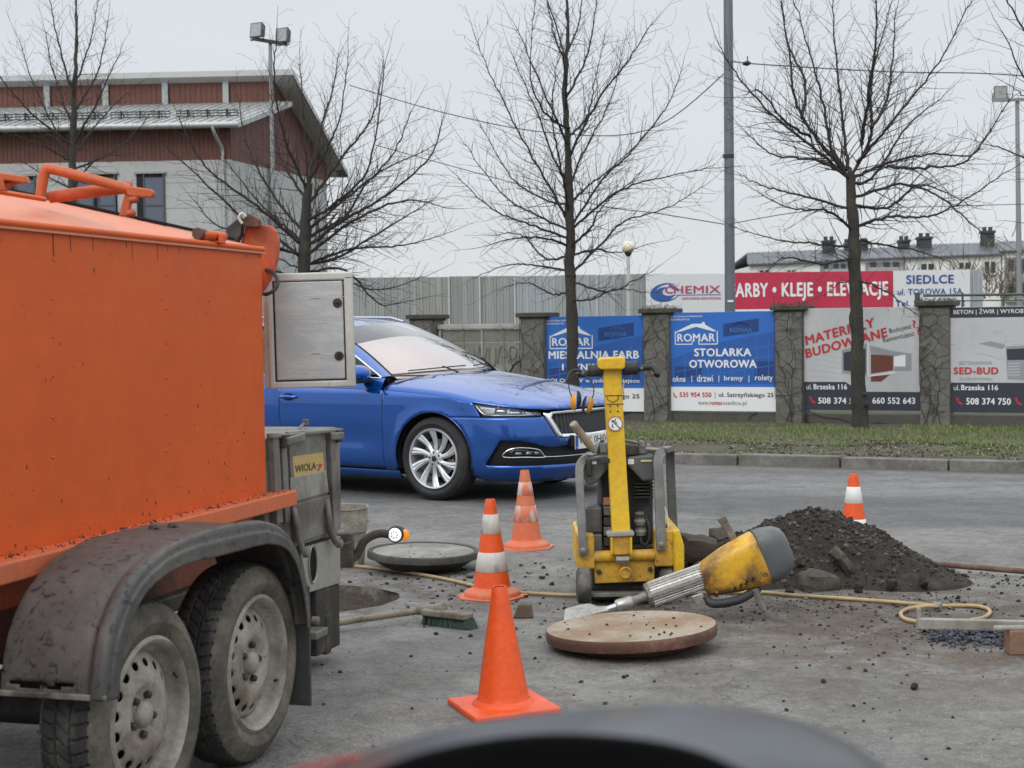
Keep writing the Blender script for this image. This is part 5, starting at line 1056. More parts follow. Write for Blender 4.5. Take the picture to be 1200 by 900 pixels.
# grey valve cabinet on the trailer's far end
cab = thing('grey_cabinet', None, None, (0, 0, 0)); cab.parent = tr; cab.name = 'side_cabinet'
A0, A1, Z0, Z1 = .015, .715, .318, .955
mb = MB(); mb.box(((A0+A1)/2, .22, (Z0+Z1)/2), (A1-A0, .42, Z1-Z0)); mb.build('cabinet_box', GREYM, cab, bevel=.008)
def cp(px, py, off=.0): p = ts(px, py, off); return p
def cpoly(name, pxs, y0_, th_, mt, bev=.003):
    q = [ts(*p) for p in pxs]; pl = [(v.x, v.z) for v in q]; ar = sum(pl[i][0]*pl[(i+1) % len(pl)][1]-pl[(i+1) % len(pl)][0]*pl[i][1] for i in range(len(pl)))
    if ar < 0: pl.reverse()
    mb = MB(); mb.slab(pl, -y0_-th_, -y0_); return mb.build(name, mt, cab, bevel=bev)
LG = mat('grimy_pale_metal', (.31, .305, .27), .5, .1, col2=(.14, .125, .10), amt=.42, scale=4, var=.12, third=(.10, .06, .04), tamt=.30, tscale=9, bump=.12)
cpoly('corner_post', [(315, 508), (322, 507.5), (327, 612), (320, 614)], -.01, .028, GREYM); cpoly('corner_post', [(326, 508), (332, 507), (338, 611), (332, 613)], -.01, .022, GREYM)
cpoly('cabinet_door', [(336.5, 506), (380, 503), (384, 628), (345, 640)], -.01, .016, GREYM); cpoly('corner_post', [(382, 503), (388, 502.5), (391, 625), (386.5, 627)], -.01, .030, GREYM); cpoly('corner_post', [(391, 502), (396, 501.5), (398, 620), (394, 622)], -.01, .018, GREYM)
cpoly('recess_panel', [(338, 560), (380, 551), (383, 577), (339, 589)], .004, .006, LG); cpoly('lower_panel', [(340, 592), (383, 580), (386, 623), (346, 636)], .004, .010, GREYM)
cpoly('top_rim', [(313, 510), (396, 502), (396, 505.5), (313, 514)], .004, .02, GREYM)
cpoly('bottom_skirt', [(349, 641), (397, 628), (397, 683), (360, 694.5)], .0, .008, LG)
cpoly('seam', [(350, 640), (384, 630), (384, 632), (350, 642)], .0, .010, BLACK, 0)
mb = MB(); c_ = ts(367, 661, .012); mb.lathe([(.0001, 0), (.046, 0)], Matrix.Translation(c_) @ Matrix.Diagonal((.78, 1, 1.45, 1)) @ Matrix.Rotation(R(90), 4, 'X'), 24); mb.build('oval_hole', BLACK, cab, fix=False)
mb = MB(); mb.lathe([(.047, -.002), (.051, .004), (.053, -.002)], Matrix.Translation(c_) @ Matrix.Diagonal((.78, 1, 1.45, 1)) @ Matrix.Rotation(R(90), 4, 'X'), 24, caps=False); mb.build('hole_rim', LG, cab, smooth=50, fix=False)
STK = mat('faded_yellow_sticker', (.50, .36, .12), .6, col2=(.40, .33, .20), amt=.4, scale=14, var=.12)
s1 = cpoly('sticker', [(341, 535), (377, 530), (378, 552), (343, 559)], .006, .001, STK, 0)
def ctext(t__, pxs, mt, bold=.0):
    a, b_ = ts(pxs[0], pxs[3]), ts(pxs[2], pxs[1]); an = ts(pxs[2], pxs[3]); rot = math.atan2(ts(375, 531).z-ts(343, 536).z, ts(375, 531).x-ts(343, 536).x)
    lettering(t__, mt, cab, a.x, a.z, b_.x, b_.z, -.0085, bold, rot=rot*0-.02)
ctext('WIOLA', (343.5, 540, 368, 554), mat('faded_brown_print', (.10, .07, .04), .7, var=.3, scale=30), .015); ctext('7', (369, 543, 376, 552), INKR, .02)
def latch(px, py, fl):
    l_ = thing('latch', None, None, ts(px, py, .01)); l_.parent = cab
    mb = MB(); mb.box((0, -.01, 0), (.05, .03, .05)); mb.build('latch_plate', DARKM, l_, bevel=.005)
    mb = MB(); mb.bar((-.01*fl, -.03, 0), (.10*fl, -.022, .006), .03, .014, up=(0, 1, 0)); mb.build('latch_arm', GREYM, l_, bevel=.005)
latch(330, 517, 1.6); latch(393, 511, -1.0)
for (pts_) in ([(344, 596, .012), (346.5, 612, .03), (349, 628, .03), (353, 640, .035), (356, 648, .04)], [(383, 586, .012), (385, 603, .03), (387, 620, .03), (391, 631, .035), (395, 637, .04)]):
    mb = MB(); q = [ts(a, b_, o_2) for a, b_, o_2 in pts_]; mb.tube(spline([tuple(v) for v in q], 5), .013, 8); mb.lathe([(.018, 0), (.018, .02), (.01, .024)], Matrix.Translation(q[-1]) @ Matrix.Rotation(R(90), 4, 'X'), 12); mb.build('lever_arm', GREYM, cab, smooth=50)
mb = MB(); q = [ts(355, 507, -.10), ts(353, 500, -.10), ts(358, 495, -.1)]; mb.tube([q[0], ts(346, 506, -.1), q[2]], .006, 6); mb.cyl(q[2]+Vector((0, .0, -.012)), q[2]+Vector((0, 0, .012)), .013); mb.build('top_ring', GREYM, cab, smooth=50)
mb = MB(); q0 = ts(365, 690, -.02); q1 = ts(394, 762, -.02); mb.box(((q0.x+q1.x)/2, .12, .19), (q1.x-q0.x, .24, .27)); mb.build('underbox', DARKM, cab, bevel=.008)
mb = MB(); q0 = ts(368, 742, .02); mb.box((q0.x, -.01, q0.z), (.12, .09, .03)); mb.build('step_block', GREYM, cab, bevel=.004)
mb = MB(); q0 = ts(389, 745, .03); mb.box((q0.x+.03, .02, q0.z), (.05, .05, .16)); mb.build('tail_hook', DARKM, cab, bevel=.006)
# lamp arm
la = thing('marker_lamp', None, None, (0, 0, 0)); la.parent = tr; Yl = 6.62
mb = MB(); c_ = tq(405, 644, Yl); mb.box(c_, (.07, .075, .145), Matrix.Rotation(-TA, 3, 'Z')); mb.build('lamp_bracket', DARKM if False else mat('muddy_bracket', (.14, .12, .10), .8, col2=(.07, .05, .04), amt=.5, scale=10, var=.2, bump=.3), la, bevel=.006)
mb = MB(); mb.tube(spline([tuple(tq(a, b_, Yl)) for a, b_ in ((408, 655), (417, 652), (422, 643), (428, 633), (438, 627), (447, 625), (456, 626))], 6), .0185, 10); mb.build('lamp_arm', mat('muddy_bracket', (0, 0, 0)), la, smooth=50)
mb = MB(); mb.tube([tq(396, 641, Yl-.05), tq(411, 635, Yl-.05)], .005, 6); mb.build('split_pin', GREYM, la, smooth=50)
Ml = Matrix.Translation(tq(464, 626, Yl)) @ Matrix.Rotation(-TA, 4, 'Z') @ Matrix.Rotation(R(-12), 4, 'Z') @ Matrix.Rotation(R(90), 4, 'X')
mb = MB(); mb.lathe([(.0001, -.05), (.030, -.045), (.035, -.02), (.035, .012), (.030, .016)], Ml, 20); mb.build('lamp_housing', RUBB, la, smooth=40)
mb = MB(); mb.lathe([(.029, .015), (.026, .020), (.014, .024), (.0001, .025)], Ml, 20, caps=False); mb.build('white_lens', mat('lit_white_lens', (.8, .8, .8), .15, var=0, emit=(.95, .97, 1), estr=.6), la, smooth=60)
mb = MB()
for k in range(7): a = 2*math.pi*k/7; mb.lathe([(.0035, .024), (.0001, .028)], Ml @ Matrix.Translation((.013*math.cos(a), .013*math.sin(a), 0)), 6)
tag(mb.build('lens_facet', mat('lens_dark_facet', (.2, .2, .22), .2, var=0), la), kind='stuff')
Mo = Matrix.Translation(tq(473, 627, Yl+.01)) @ Matrix.Rotation(-TA, 4, 'Z') @ Matrix.Rotation(R(35), 4, 'Z') @ Matrix.Rotation(R(90), 4, 'X')
mb = MB(); mb.lathe([(.0245, -.03), (.024, .008), (.016, .014), (.0001, .015)], Mo, 16, caps=False); mb.build('amber_lens', mat('amber_lens', (.75, .22, .01), .2, var=0, emit=(1, .28, .01), estr=.35), la, smooth=60)
# ================================================================== BLUE CAR
PAINT = mat('blue_car_paint', (.001, .078, .37), .27, .66, var=.0, coat=1.0, spec=.5)
PLAS = mat('black_car_plastic', (.007, .007, .008), .5, spec=.3, var=.0); PAINT.node_tree.nodes['Principled BSDF'].inputs['Coat IOR'].default_value = 1.55
GLOSSB = mat('gloss_black', (.006, .006, .008), .12, var=0, coat=.5)
SILV = mat('silver_alloy', (.62, .63, .65), .28, .75, var=.03); CTYRE = mat('car_tyre', (.018, .018, .019), .8, col2=(.038, .036, .033), amt=.4, scale=6, var=.1)
def glass_mat(name, tint, fac):
    m_ = bpy.data.materials.new(name); m_.use_nodes = True; n = m_.node_tree.nodes; l = m_.node_tree.links; n.clear()
    o = n.new('ShaderNodeOutputMaterial'); mxs = n.new('ShaderNodeMixShader'); tr_ = n.new('ShaderNodeBsdfTransparent'); gl = n.new('ShaderNodeBsdfGlossy'); fr = n.new('ShaderNodeFresnel')
    tr_.inputs[0].default_value = (*tint, 1); gl.inputs['Roughness'].default_value = .02; fr.inputs[0].default_value = 1.5
    mu = n.new('ShaderNodeMath'); mu.operation = 'MULTIPLY'; mu.inputs[1].default_value = fac; mu.use_clamp = True; l.new(fr.outputs[0], mu.inputs[0])
    l.new(mu.outputs[0], mxs.inputs[0]); l.new(tr_.outputs[0], mxs.inputs[1]); l.new(gl.outputs[0], mxs.inputs[2]); l.new(mxs.outputs[0], o.inputs[0]); return m_
WSG = glass_mat('windscreen_glass', (.93, .95, .95), 2.4); SIDEG = glass_mat('tinted_side_glass', (.10, .12, .13), 1.5); LENS = glass_mat('clear_lens', (.85, .88, .9), 1.2)
CPH = R(35); CP0 = G(508, 587); CO = Vector((CP0.x+.90*math.sin(CPH), CP0.y+.90*math.cos(CPH), 0))
car = thing('car', 'shiny blue estate car with silver spoked wheels and a ribbed grille standing on the road', 'car', CO, -CPH)
_pl = [(.90, 0), (.896, .18), (.88, .36), (.845, .52), (.79, .655), (.71, .755), (.60, .825), (.46, .868), (.30, .893), (.1, .908), (-.2, .915), (-.8, .915), (-1.5, .915), (-2.2, .912), (-2.9, .895), (-3.3, .865), (-3.55, .80), (-3.70, .70), (-3.77, .5), (-3.79, 0)]
_ps = spline(_pl, 10); _acc = [0.]
for a, b_ in zip(_ps, _ps[1:]): _acc.append(_acc[-1]+math.hypot(b_[0]-a[0], b_[1]-a[1]))
SMAX = _acc[-1]
def plan(s):
    sg = -1 if s >= 0 else 1; s = min(abs(s), SMAX-1e-6)
    lo, hi = 0, len(_acc)-1
    while hi-lo > 1:
        m_ = (lo+hi)//2
        if _acc[m_] <= s: lo = m_
        else: hi = m_
    f = (s-_acc[lo])/(_acc[hi]-_acc[lo]); a, b_ = _ps[lo], _ps[hi]
    a0 = _ps[max(lo-1, 0)]; b0 = _ps[min(hi+1, len(_ps)-1)]
    tx, ty = (b_[0]-a[0])*.5+(1-f)*(b_[0]-a0[0])*.25+f*(b0[0]-a[0])*.25, (b_[1]-a[1])*.5+(1-f)*(b_[1]-a0[1])*.25+f*(b0[1]-a[1])*.25
    q = math.hypot(tx, ty); return a[0]+(b_[0]-a[0])*f, sg*(a[1]+(b_[1]-a[1])*f), ty/q, -sg*tx/q*1.0
def s_of_x(x): 
    for i in range(len(_ps)-1):
        if _ps[i][0] >= x >= _ps[i+1][0]: return _acc[i]+(_acc[i+1]-_acc[i])*(_ps[i][0]-x)/max(1e-9, _ps[i][0]-_ps[i+1][0])
    return 0
def s_of_y(y):
    for i in range(len(_ps)-1):
        if _ps[i][1] <= y <= _ps[i+1][1]: return _acc[i]+(_acc[i+1]-_acc[i])*(y-_ps[i][1])/max(1e-9, _ps[i+1][1]-_ps[i][1])
    return 0
def zB(x): return cinterp(x, [(-3.79, .93), (-2.6, .915), (-1.5, .89), (-.5, .868), (-.2, .852), (.1, .828), (.37, .785), (.6, .752), (.75, .733), (.85, .722), (.9, .715)])
SC_ = s_of_x(.6)
def cinterp(x, tab):
    if x <= tab[0][0]: return tab[0][1]
    if x >= tab[-1][0]: return tab[-1][1]
    for i in range(len(tab)-1):
        (a, u), (b, v) = tab[i], tab[i+1]
        if x <= b:
            m0 = (v-tab[i-1][1])/(b-tab[i-1][0]) if i else (v-u)/(b-a); m1 = (tab[i+2][1]-u)/(tab[i+2][0]-a) if i+2 < len(tab) else (v-u)/(b-a)
            h = b-a; t = (x-a)/h; return u*(2*t**3-3*t*t+1)+m0*h*(t**3-2*t*t+t)+v*(3*t*t-2*t**3)+m1*h*(t**3-t*t)
def skirt(s, z, off=0.):
    x, y, nx, ny = plan(s); a = abs(s); wf = max(0, min(1, (SC_+.35-a)/.7)); wf = wf*wf*(3-2*wf)
    so = cinterp(z, [(.10, -.14), (.18, -.085), (.24, -.035), (.32, -.012), (.45, -.004), (.58, 0), (.70, -.002), (.79, -.005), (.87, -.016), (.93, -.034)])
    # waist scallop low on the doors, flare over the wheels
    so -= .012*math.exp(-((z-.48)/.10)**2)*max(0, min(1, (-.45-x)/.3))
    for xc in (0, -2.69): so += .012*math.exp(-((math.hypot(x-xc, z-.33)-.37)/.05)**2)*(1 if a > .9 else 0)
    fo = cinterp(z, [(.10, -.15), (.17, -.07), (.24, -.018), (.30, 0), (.42, .0), (.50, .008), (.58, .0), (.66, -.018), (.715, -.045), (.80, -.10)])
    o_ = so*(1-wf)+fo*wf+off; return Vector((x+nx*o_, y+ny*o_, z))
def zc(x): return cinterp(x, [(-.6, 1.03), (-.3, 1.005), (0, .965), (.3, .915), (.55, .862), (.70, .822), (.80, .785), (.86, .752), (.90, .715)])
def halfw(x):
    q = skirt(s_of_x(min(.8999, x)), zB(x)); return max(.02, abs(q.y))
def topz(x, y):
    hw = halfw(x); t_ = min(1, abs(y)/hw); zb = zB(x); return zb+(zc(x)-zb)*(1-t_**2.7)-.006*math.exp(-((abs(y)-.52*hw/.9)/.05)**2)*.8
def inset(poly, d):
    n_ = len(poly); ar = sum(poly[i][0]*poly[(i+1) % n_][1]-poly[(i+1) % n_][0]*poly[i][1] for i in range(n_)); sg = 1 if ar > 0 else -1; o = []
    for i in range(n_):
        a, b_, c = Vector(poly[i-1]), Vector(poly[i]), Vector(poly[(i+1) % n_]); e1, e2 = (b_-a), (c-b_)
        n1 = Vector((-e1.y, e1.x)); n2 = Vector((-e2.y, e2.x))
        n1 = n1.normalized() if n1.length > 1e-9 else n2.normalized(); n2 = n2.normalized() if n2.length > 1e-9 else n1
        m_ = (n1+n2); m_ = m_.normalized() if m_.length > 1e-6 else n1; k = min(2.0, 1/max(.3, m_.dot(n1))); o.append(tuple(b_+m_*(sg*d*k)))
    return o
def resample(poly, step):
    o = []
    for a, b_ in zip(poly, list(poly[1:])+[poly[0]]):
        L_ = math.hypot(b_[0]-a[0], b_[1]-a[1]); k = max(1, int(L_/step+.5)); o += [(a[0]+(b_[0]-a[0])*i/k, a[1]+(b_[1]-a[1])*i/k) for i in range(k)]
    return o
def patch(name, poly, fn, mt, parent, step=.03, gap=.0025, depth=.012, holes=(), mirror=False, nrm=None, smooth=40):
    """smooth sheet over the polygon (surface coordinates) with a turned-in rim"""
    if gap: poly = inset(poly, gap)
    poly = resample(poly, step); P = [Vector(p) for p in poly]; E_ = [(i, (i+1) % len(P)) for i in range(len(P))]; outer = len(P)
    for h in holes:
        h = resample(h, step); b_ = len(P); P += [Vector(p) for p in h]; E_ += [(b_+i, b_+(i+1) % len(h)) for i in range(len(h))]
    nb = len(P); xs = [p.x for p in P]; ys = [p.y for p in P]; i0, i1 = int(min(xs)/step), int(max(xs)/step)+1; j0, j1 = int(min(ys)/step)-1, int(max(ys)/step)+2
    for i in range(i0, i1+1):
        for j in range(j0, j1+1):
            q = Vector(((i+.5*(j % 2))*step, j*step*.9))
            if min(xs) < q.x < max(xs) and min(ys) < q.y < max(ys) and all(abs(q.x-p.x)+abs(q.y-p.y) > step*.6 for p in P[:nb]): P.append(q)
    v2, e2, f2, *_ = delaunay_2d_cdt(P, E_, [], 0 if holes else 1, 1e-6)
    if holes:
        def pin(p, h):
            c = False; j = len(h)-1
            for i in range(len(h)):
                if (h[i][1] > p[1]) != (h[j][1] > p[1]) and p[0] < (h[j][0]-h[i][0])*(p[1]-h[i][1])/(h[j][1]-h[i][1])+h[i][0]: c = not c
                j = i
            return c
        f2 = [f for f in f2 if pin(sum((v2[i] for i in f), Vector((0, 0)))/len(f), poly) and not any(pin(sum((v2[i] for i in f), Vector((0, 0)))/len(f), h) for h in holes)]
    v3 = [fn(v.x, v.y) for v in v2]
    # outer rim edges
    cnt = {}
    for f in f2:
        for i in range(len(f)): a, b_ = f[i], f[(i+1) % len(f)]; k = (min(a, b_), max(a, b_)); cnt[k] = cnt.get(k, 0)+1
    mb = MB(); mb.add(v3, [tuple(f) for f in f2])
    o = mb.build(name, mt, parent, smooth=smooth, fix=True)
    if depth: s_ = o.modifiers.new('t', 'SOLIDIFY'); s_.thickness = depth; s_.offset = -1; s_.use_even_offset = False
    return o
def circ_arc(cx_, cz_, r_, a0, a1, n_): return [(cx_+r_*math.cos(R(a0+(a1-a0)*i/n_)), cz_+r_*math.sin(R(a0+(a1-a0)*i/n_))) for i in range(n_+1)]
sx = s_of_x; S0 = sx(0); WZ, AR = .333, .372
def SK(sg, off=0.): return lambda s, z: skirt(s*sg, z, off)
def patch2(name, poly, mt, **k):          # a right and a left one; the solid rim must turn inwards on both
    off = k.pop('off', 0.)
    for sg in (1, -1): patch(name, poly, SK(sg, off), mt, k.get('parent', car), **{a: b_ for a, b_ in k.items() if a != 'parent'})
# dark under-shell
mb = MB(); NS = 220
for sg in (1, -1): mb.grid(lambda u, v: skirt(sg*u*SMAX, .20+v*(zB(plan(u*SMAX)[0])-.215), -.03), NS, 14)
keep = [f for f in mb.f if not any(math.hypot(mb.v[i][0]-xc, mb.v[i][2]-WZ) < AR+.01 and abs(mb.v[i][1]) > .5 for i in f for xc in (0, -2.69))]; mb.f = keep; mb.mi = [0]*len(keep)
mb.build('body_shell', PLAS, car, fix=False)
zs = .665
arcF = circ_arc(S0, WZ, AR, 0, 0, 1)
# fender: from the arch up to the crease, door line at x=-.5
def top_edge(xa, xb, n_=10, dz=0.): return [(sx(xa+(xb-xa)*i/n_), zB(xa+(xb-xa)*i/n_)+dz) for i in range(n_+1)]
ang_s = math.degrees(math.asin((zs-WZ)/AR))
# note: s grows rearwards, so the front of the arch is at smaller s
fender = [(sx(.45), zs)]+[(S0-math.cos(R(a))*AR, WZ+math.sin(R(a))*AR) for a in [ang_s+(180-ang_s)*i/16 for i in range(17)]]+[(S0+AR, .22), (sx(-.50), .22)]+top_edge(-.50, .375)
patch2('fender', fender, PAINT, step=.018)
# door panels and sill
patch2('front_door', [(sx(-.50), .235), (sx(-1.62), .235)]+top_edge(-1.62, -.50), PAINT, step=.025); patch2('rear_door', [(sx(-1.62), .235), (sx(-2.25), .235), (sx(-2.40), .55), (sx(-2.62), .75), (sx(-2.75), zB(-2.75))]+top_edge(-2.75, -1.62), PAINT, step=.06)
patch2('sill', [(S0+AR+.005, .15), (sx(-2.30), .15), (sx(-2.30), .232), (S0+AR+.005, .218)], PAINT, step=.06, off=-.012)
S2 = sx(-2.69)
patch2('rear_quarter', [(sx(-2.25), .235), (S2-AR, WZ)]+[(S2-math.cos(R(a))*AR, WZ+math.sin(R(a))*AR) for a in range(10, 180, 10)]+[(S2+AR, .25), (SMAX-.005, .25), (SMAX-.005, .93)]+[(sx(x), zB(x)) for x in (-3.5, -3.2, -3.0, -2.76)]+[(sx(-2.62), .75), (sx(-2.40), .55)], PAINT, step=.07)
# bumper with grille and intake openings (one sheet across the nose)
sG = s_of_y
fb = [(sx(.47), zs)]+[(S0-math.cos(R(a))*AR, WZ+math.sin(R(a))*AR) for a in [ang_s-(ang_s+22)*i/12 for i in range(13)]]+[(sx(.45), .165), (sG(.5), .150), (0, .145)]
gr_o = [(sG(.555), .695), (sG(.525), .640), (sG(.43), .497), (0, .490)]
half = [(sG(.555), .668)]+gr_o[1:]
left = [(-a, b_) for a, b_ in half[:-1]]; lb_ = [(-a, b_) for a, b_ in fb[:-1]]
bump_poly = fb+list(reversed(lb_))+[(-a, b_) for a, b_ in [half[0]]]+[(-a, b_) for a, b_ in half[1:-1]]+[half[-1]]+list(reversed(half[1:-1]))+[half[0]]
hole = [(sx(.60), .490), (sG(.74), .485), (sG(.60), .445), (sG(.52), .428), (0, .425)]; hole_l = [(-a, b_) for a, b_ in reversed(hole[:-1])]
bot = [(sx(.475), .292), (sG(.7), .288), (0, .270)]
hp = hole+hole_l+[(-a, b_) for a, b_ in bot[:-1]]+[bot[2]]+list(reversed(bot[:-1]))
patch('front_bumper', bump_poly, SK(1), PAINT, car, holes=[hp], depth=.02)
# recessed black intake, fog lamps with chrome line
patch('lower_intake', hp, SK(1, -.035), PLAS, car, gap=-.012, depth=0)
for sg in (1, -1):
    fogp = [(sG(.80), .405), (sG(.745), .425), (sG(.60), .405), (sG(.565), .362), (sG(.80), .372)]
    fl = patch('fog_lamp', fogp, SK(sg, -.018), GLOSSB, car, gap=0, depth=.01)
    for k in range(3): c_ = .77-.065*k; patch('lamp_cell', [(sG(c_), .378), (sG(c_-.012), .398), (sG(c_-.045), .392), (sG(c_-.035), .376)], SK(sg, -.012), mat('lamp_reflector', (.30, .31, .33), .25, .6, var=.3, scale=40), fl, gap=0, depth=.003)
    q = [skirt(sg*sG(y), z, -.004) for y, z in ((.545, .352), (.60, .350), (.70, .357), (.815, .362), (.80, .412), (.745, .432), (.62, .415), (.575, .38), (.545, .355), (.40, .348), (.2, .345), (0, .345))]; mb = MB(); mb.tube(spline([tuple(v) for v in q], 4), .0032, 6); mb.build('chrome_line', CHROME, car, smooth=50)
# headlights
hl = [(sG(.565), .712), (sG(.565), .670), (sx(.465), zs+.008), (sx(.375), .775)]+[(sx(x), zB(x)-.004) for x in (.45, .55, .65, .75)]
HLR = mat('headlight_inside', (.58, .59, .61), .3, .4, var=.25, scale=9)
for sg in (1, -1):
    h_ = patch('headlight', hl, SK(sg, -.028), HLR, car, gap=.003, depth=.004)
    for (ya, yb_2, za, zb_2) in ((.62, .70, .682, .715), (.715, .79, .688, .722), (.80, .845, .695, .735)):
        lp = patch('lamp_unit', [(sG(ya), za), (sG(yb_2), za+.003), (sG(yb_2)-.01, zb_2), (sG(ya)+.008, zb_2-.004)], SK(sg, -.014), mat('lamp_chrome', (.7, .71, .73), .18, .9, var=0), h_, gap=0, depth=.012)
    q = [skirt(sg*a, b_, -.012) for a, b_ in ((sG(.575), .69), (sG(.70), .680), (sx(.58), .682), (sx(.47), .69), (sx(.40), .755))]; mb = MB(); mb.tube(spline([tuple(v) for v in q], 4), .004, 6); mb.build('light_strip', mat('lamp_chrome', (0, 0, 0)), h_, smooth=50)
    patch('lens', hl, SK(sg, .0), LENS, h_, gap=.003, depth=0)
    mb = MB(); q = [skirt(sg*a, b_, -.002) for a, b_ in hl]; mb.tube(q, .0045, 5, closed=True); mb.build('seal', PLAS, h_, smooth=60)
# grille
gr_in = [(sG(.50), .682), (sG(.515), .655), (sG(.41), .522), (0, .512)]
go = [(0, .716), (sG(.30), .716), (sG(.50), .712), (sG(.553), .700), (sG(.527), .645), (sG(.435), .500), (0, .490)]; gi = [(0, .682), (sG(.30), .684), (sG(.455), .682), (sG(.485), .655), (sG(.40), .522), (0, .511)]
ring = go+[(-a, b_) for a, b_ in reversed(go[1:-1])]; ringh = gi+[(-a, b_) for a, b_ in reversed(gi[1:-1])]
patch('grille', ringh, SK(1, -.035), BLACK, car, gap=-.01, depth=0)
gp_ = patch('grille_surround', ring, SK(1, .008), CHROME, car, gap=0, holes=[ringh], depth=.02)
for sg in (1, -1):
    for k in range(11):
        y = .022+k*.043; zt_ = .683; zb_ = interp(y, [(0, .512), (.38, .522), (.50, .665)])+.004
        if zt_-zb_ < .02: continue
        mb = MB(); N2 = 7; pts = []
        for i in range(N2): z = zb_+(zt_-zb_)*i/(N2-1); c_ = skirt(sg*sG(y), z, -.030); f_ = skirt(sg*sG(y), z, .0); w_ = Vector((0, .0048, 0)); pts += [c_-w_*1.6, f_-w_*.3, c_+w_*1.6]
        mb.add(pts, [(i*3+j, i*3+j+1, i*3+j+4, i*3+j+3) for i in range(N2-1) for j in range(2)]); mb.build('grille_slat', mat('slat_black', (.085, .09, .095), .25, var=0, coat=.6), car, fix=False)
# black filler under the grille surround + number plate
pc = skirt(0, .445, .0); mb = MB(); mb.box((pc.x-.005, 0, .452), (.03, .60, .07)); mb.build('plate_holder', PLAS, car, bevel=.006)
mb = MB(); mb.box((pc.x+.018, 0, .448), (.008, .52, .112)); np_ = mb.build('number_plate', mat('plate_white', (.72, .72, .70), .4, var=0), car, bevel=.003)
mb = MB(); mb.box((pc.x+.0225, -.24, .448), (.003, .04, .106)); mb.build('plate_blue_strip', mat('plate_blue', (.02, .07, .35), .4, var=0), np_)
Mpl = Matrix(((0, -1, 0, pc.x+.0235), (1, 0, 0, 0), (0, 0, 1, 0), (0, 0, 0, 1)))     # text frame facing forwards, reading left to right from the front
lettering('WSK 0HJ04', INKB, np_, -.205, .410, .235, .486, -.0005, -.004, M=Mpl)
lettering('PL', INKW, np_, -.249, .403, -.231, .415, -.0022, .01, M=Mpl)
# hood with ribs (top surface in x,y)
def TOPF(x, y, off=0.): return Vector((x, y, topz(x, y)+off))
def ws_base_x(v): return -.25-.30*abs(v)**2.2
hood_r = [(x, halfw(x)-.001) for x in (-.50, -.4, -.3, -.2, -.1, 0, .1, .2, .3, .4, .5, .6, .66, .72, .77, .81, .84, .865, .88)]
front = [(.886, .30), (.889, .15), (.89, 0)]
rear = [(ws_base_x(v)+.035, .72*v) for v in (0, .25, .5, .75, .9, 1.0)]; rear += [(-.53, .78), (-.53, .86)]
hpol = [(a, -b_) for a, b_ in reversed(rear[1:])]
right = [(a, -b_) for a, b_ in hood_r]
poly = right+[(a, -b_) for a, b_ in front[:-1]]+[front[-1]]+list(reversed(front[:-1]))+list(reversed(hood_r))+list(reversed(rear))+[(a, -b_) for a, b_ in rear[1:]]
patch('bonnet', poly, TOPF, PAINT, car, step=.045, gap=.003, depth=.010, smooth=60)
# cowl strip and wipers
mb = MB(); mb.grid(lambda u, v: Vector((ws_base_x(2*u-1)+.05-.10*v, .74*(2*u-1), zc(ws_base_x(2*u-1))-.035-.02*(2*u-1)**2+.012*v)), 25, 3); mb.build('cowl', PLAS, car, smooth=60, fix=False)
# greenhouse
def wsf(u, v):      # u base->top, v -1..1 (minus = near side)
    b0 = Vector((ws_base_x(v), .71*v, 1.005-.030*v*v)); t0 = Vector((-1.13-.15*v*v, .565*v, 1.415-.065*abs(v)**2.4)); p = b0.lerp(t0, u); p += Vector((.6, 0, .8))*(.030*math.sin(math.pi*u)*(1-v*v*.3)); return p
mb = MB(); mb.grid(lambda u, v: wsf(v, 2*u-1), 33, 17); mb.build('windscreen', WSG, car, smooth=180, fix=False)
mb = MB(); mb.tube([wsf(i/16, 1.0) for i in range(17)], .010, 6); mb.build('windscreen_seal', PLAS, car, smooth=60); mb = MB(); mb.tube([wsf(i/16, -1.0) for i in range(17)], .007, 6); mb.build('windscreen_seal', PLAS, car, smooth=60)
mb = MB(); mb.grid(lambda u, v: wsf(v*.03, (2*u-1))+Vector((.004, 0, .004)), 25, 3); mb.build('windscreen_band', GLOSSB, car, smooth=60, fix=False)
def belt(x): return Vector((x, -(.842 if x > -2.6 else .842-(-2.6-x)*.14), .962+.012*min(2.2, max(0, -x-.5))))
def roofedge(x): z = interp(x, [(-3.4, 1.33), (-2.6, 1.395), (-1.8, 1.41), (-1.28, 1.355)]); y = interp(x, [(-3.4, .52), (-2.4, .60), (-1.4, .595), (-1.28, .57)]); return Vector((x, -y, z))
mir = lambda p, sg: Vector((p.x, p.y*sg, p.z))
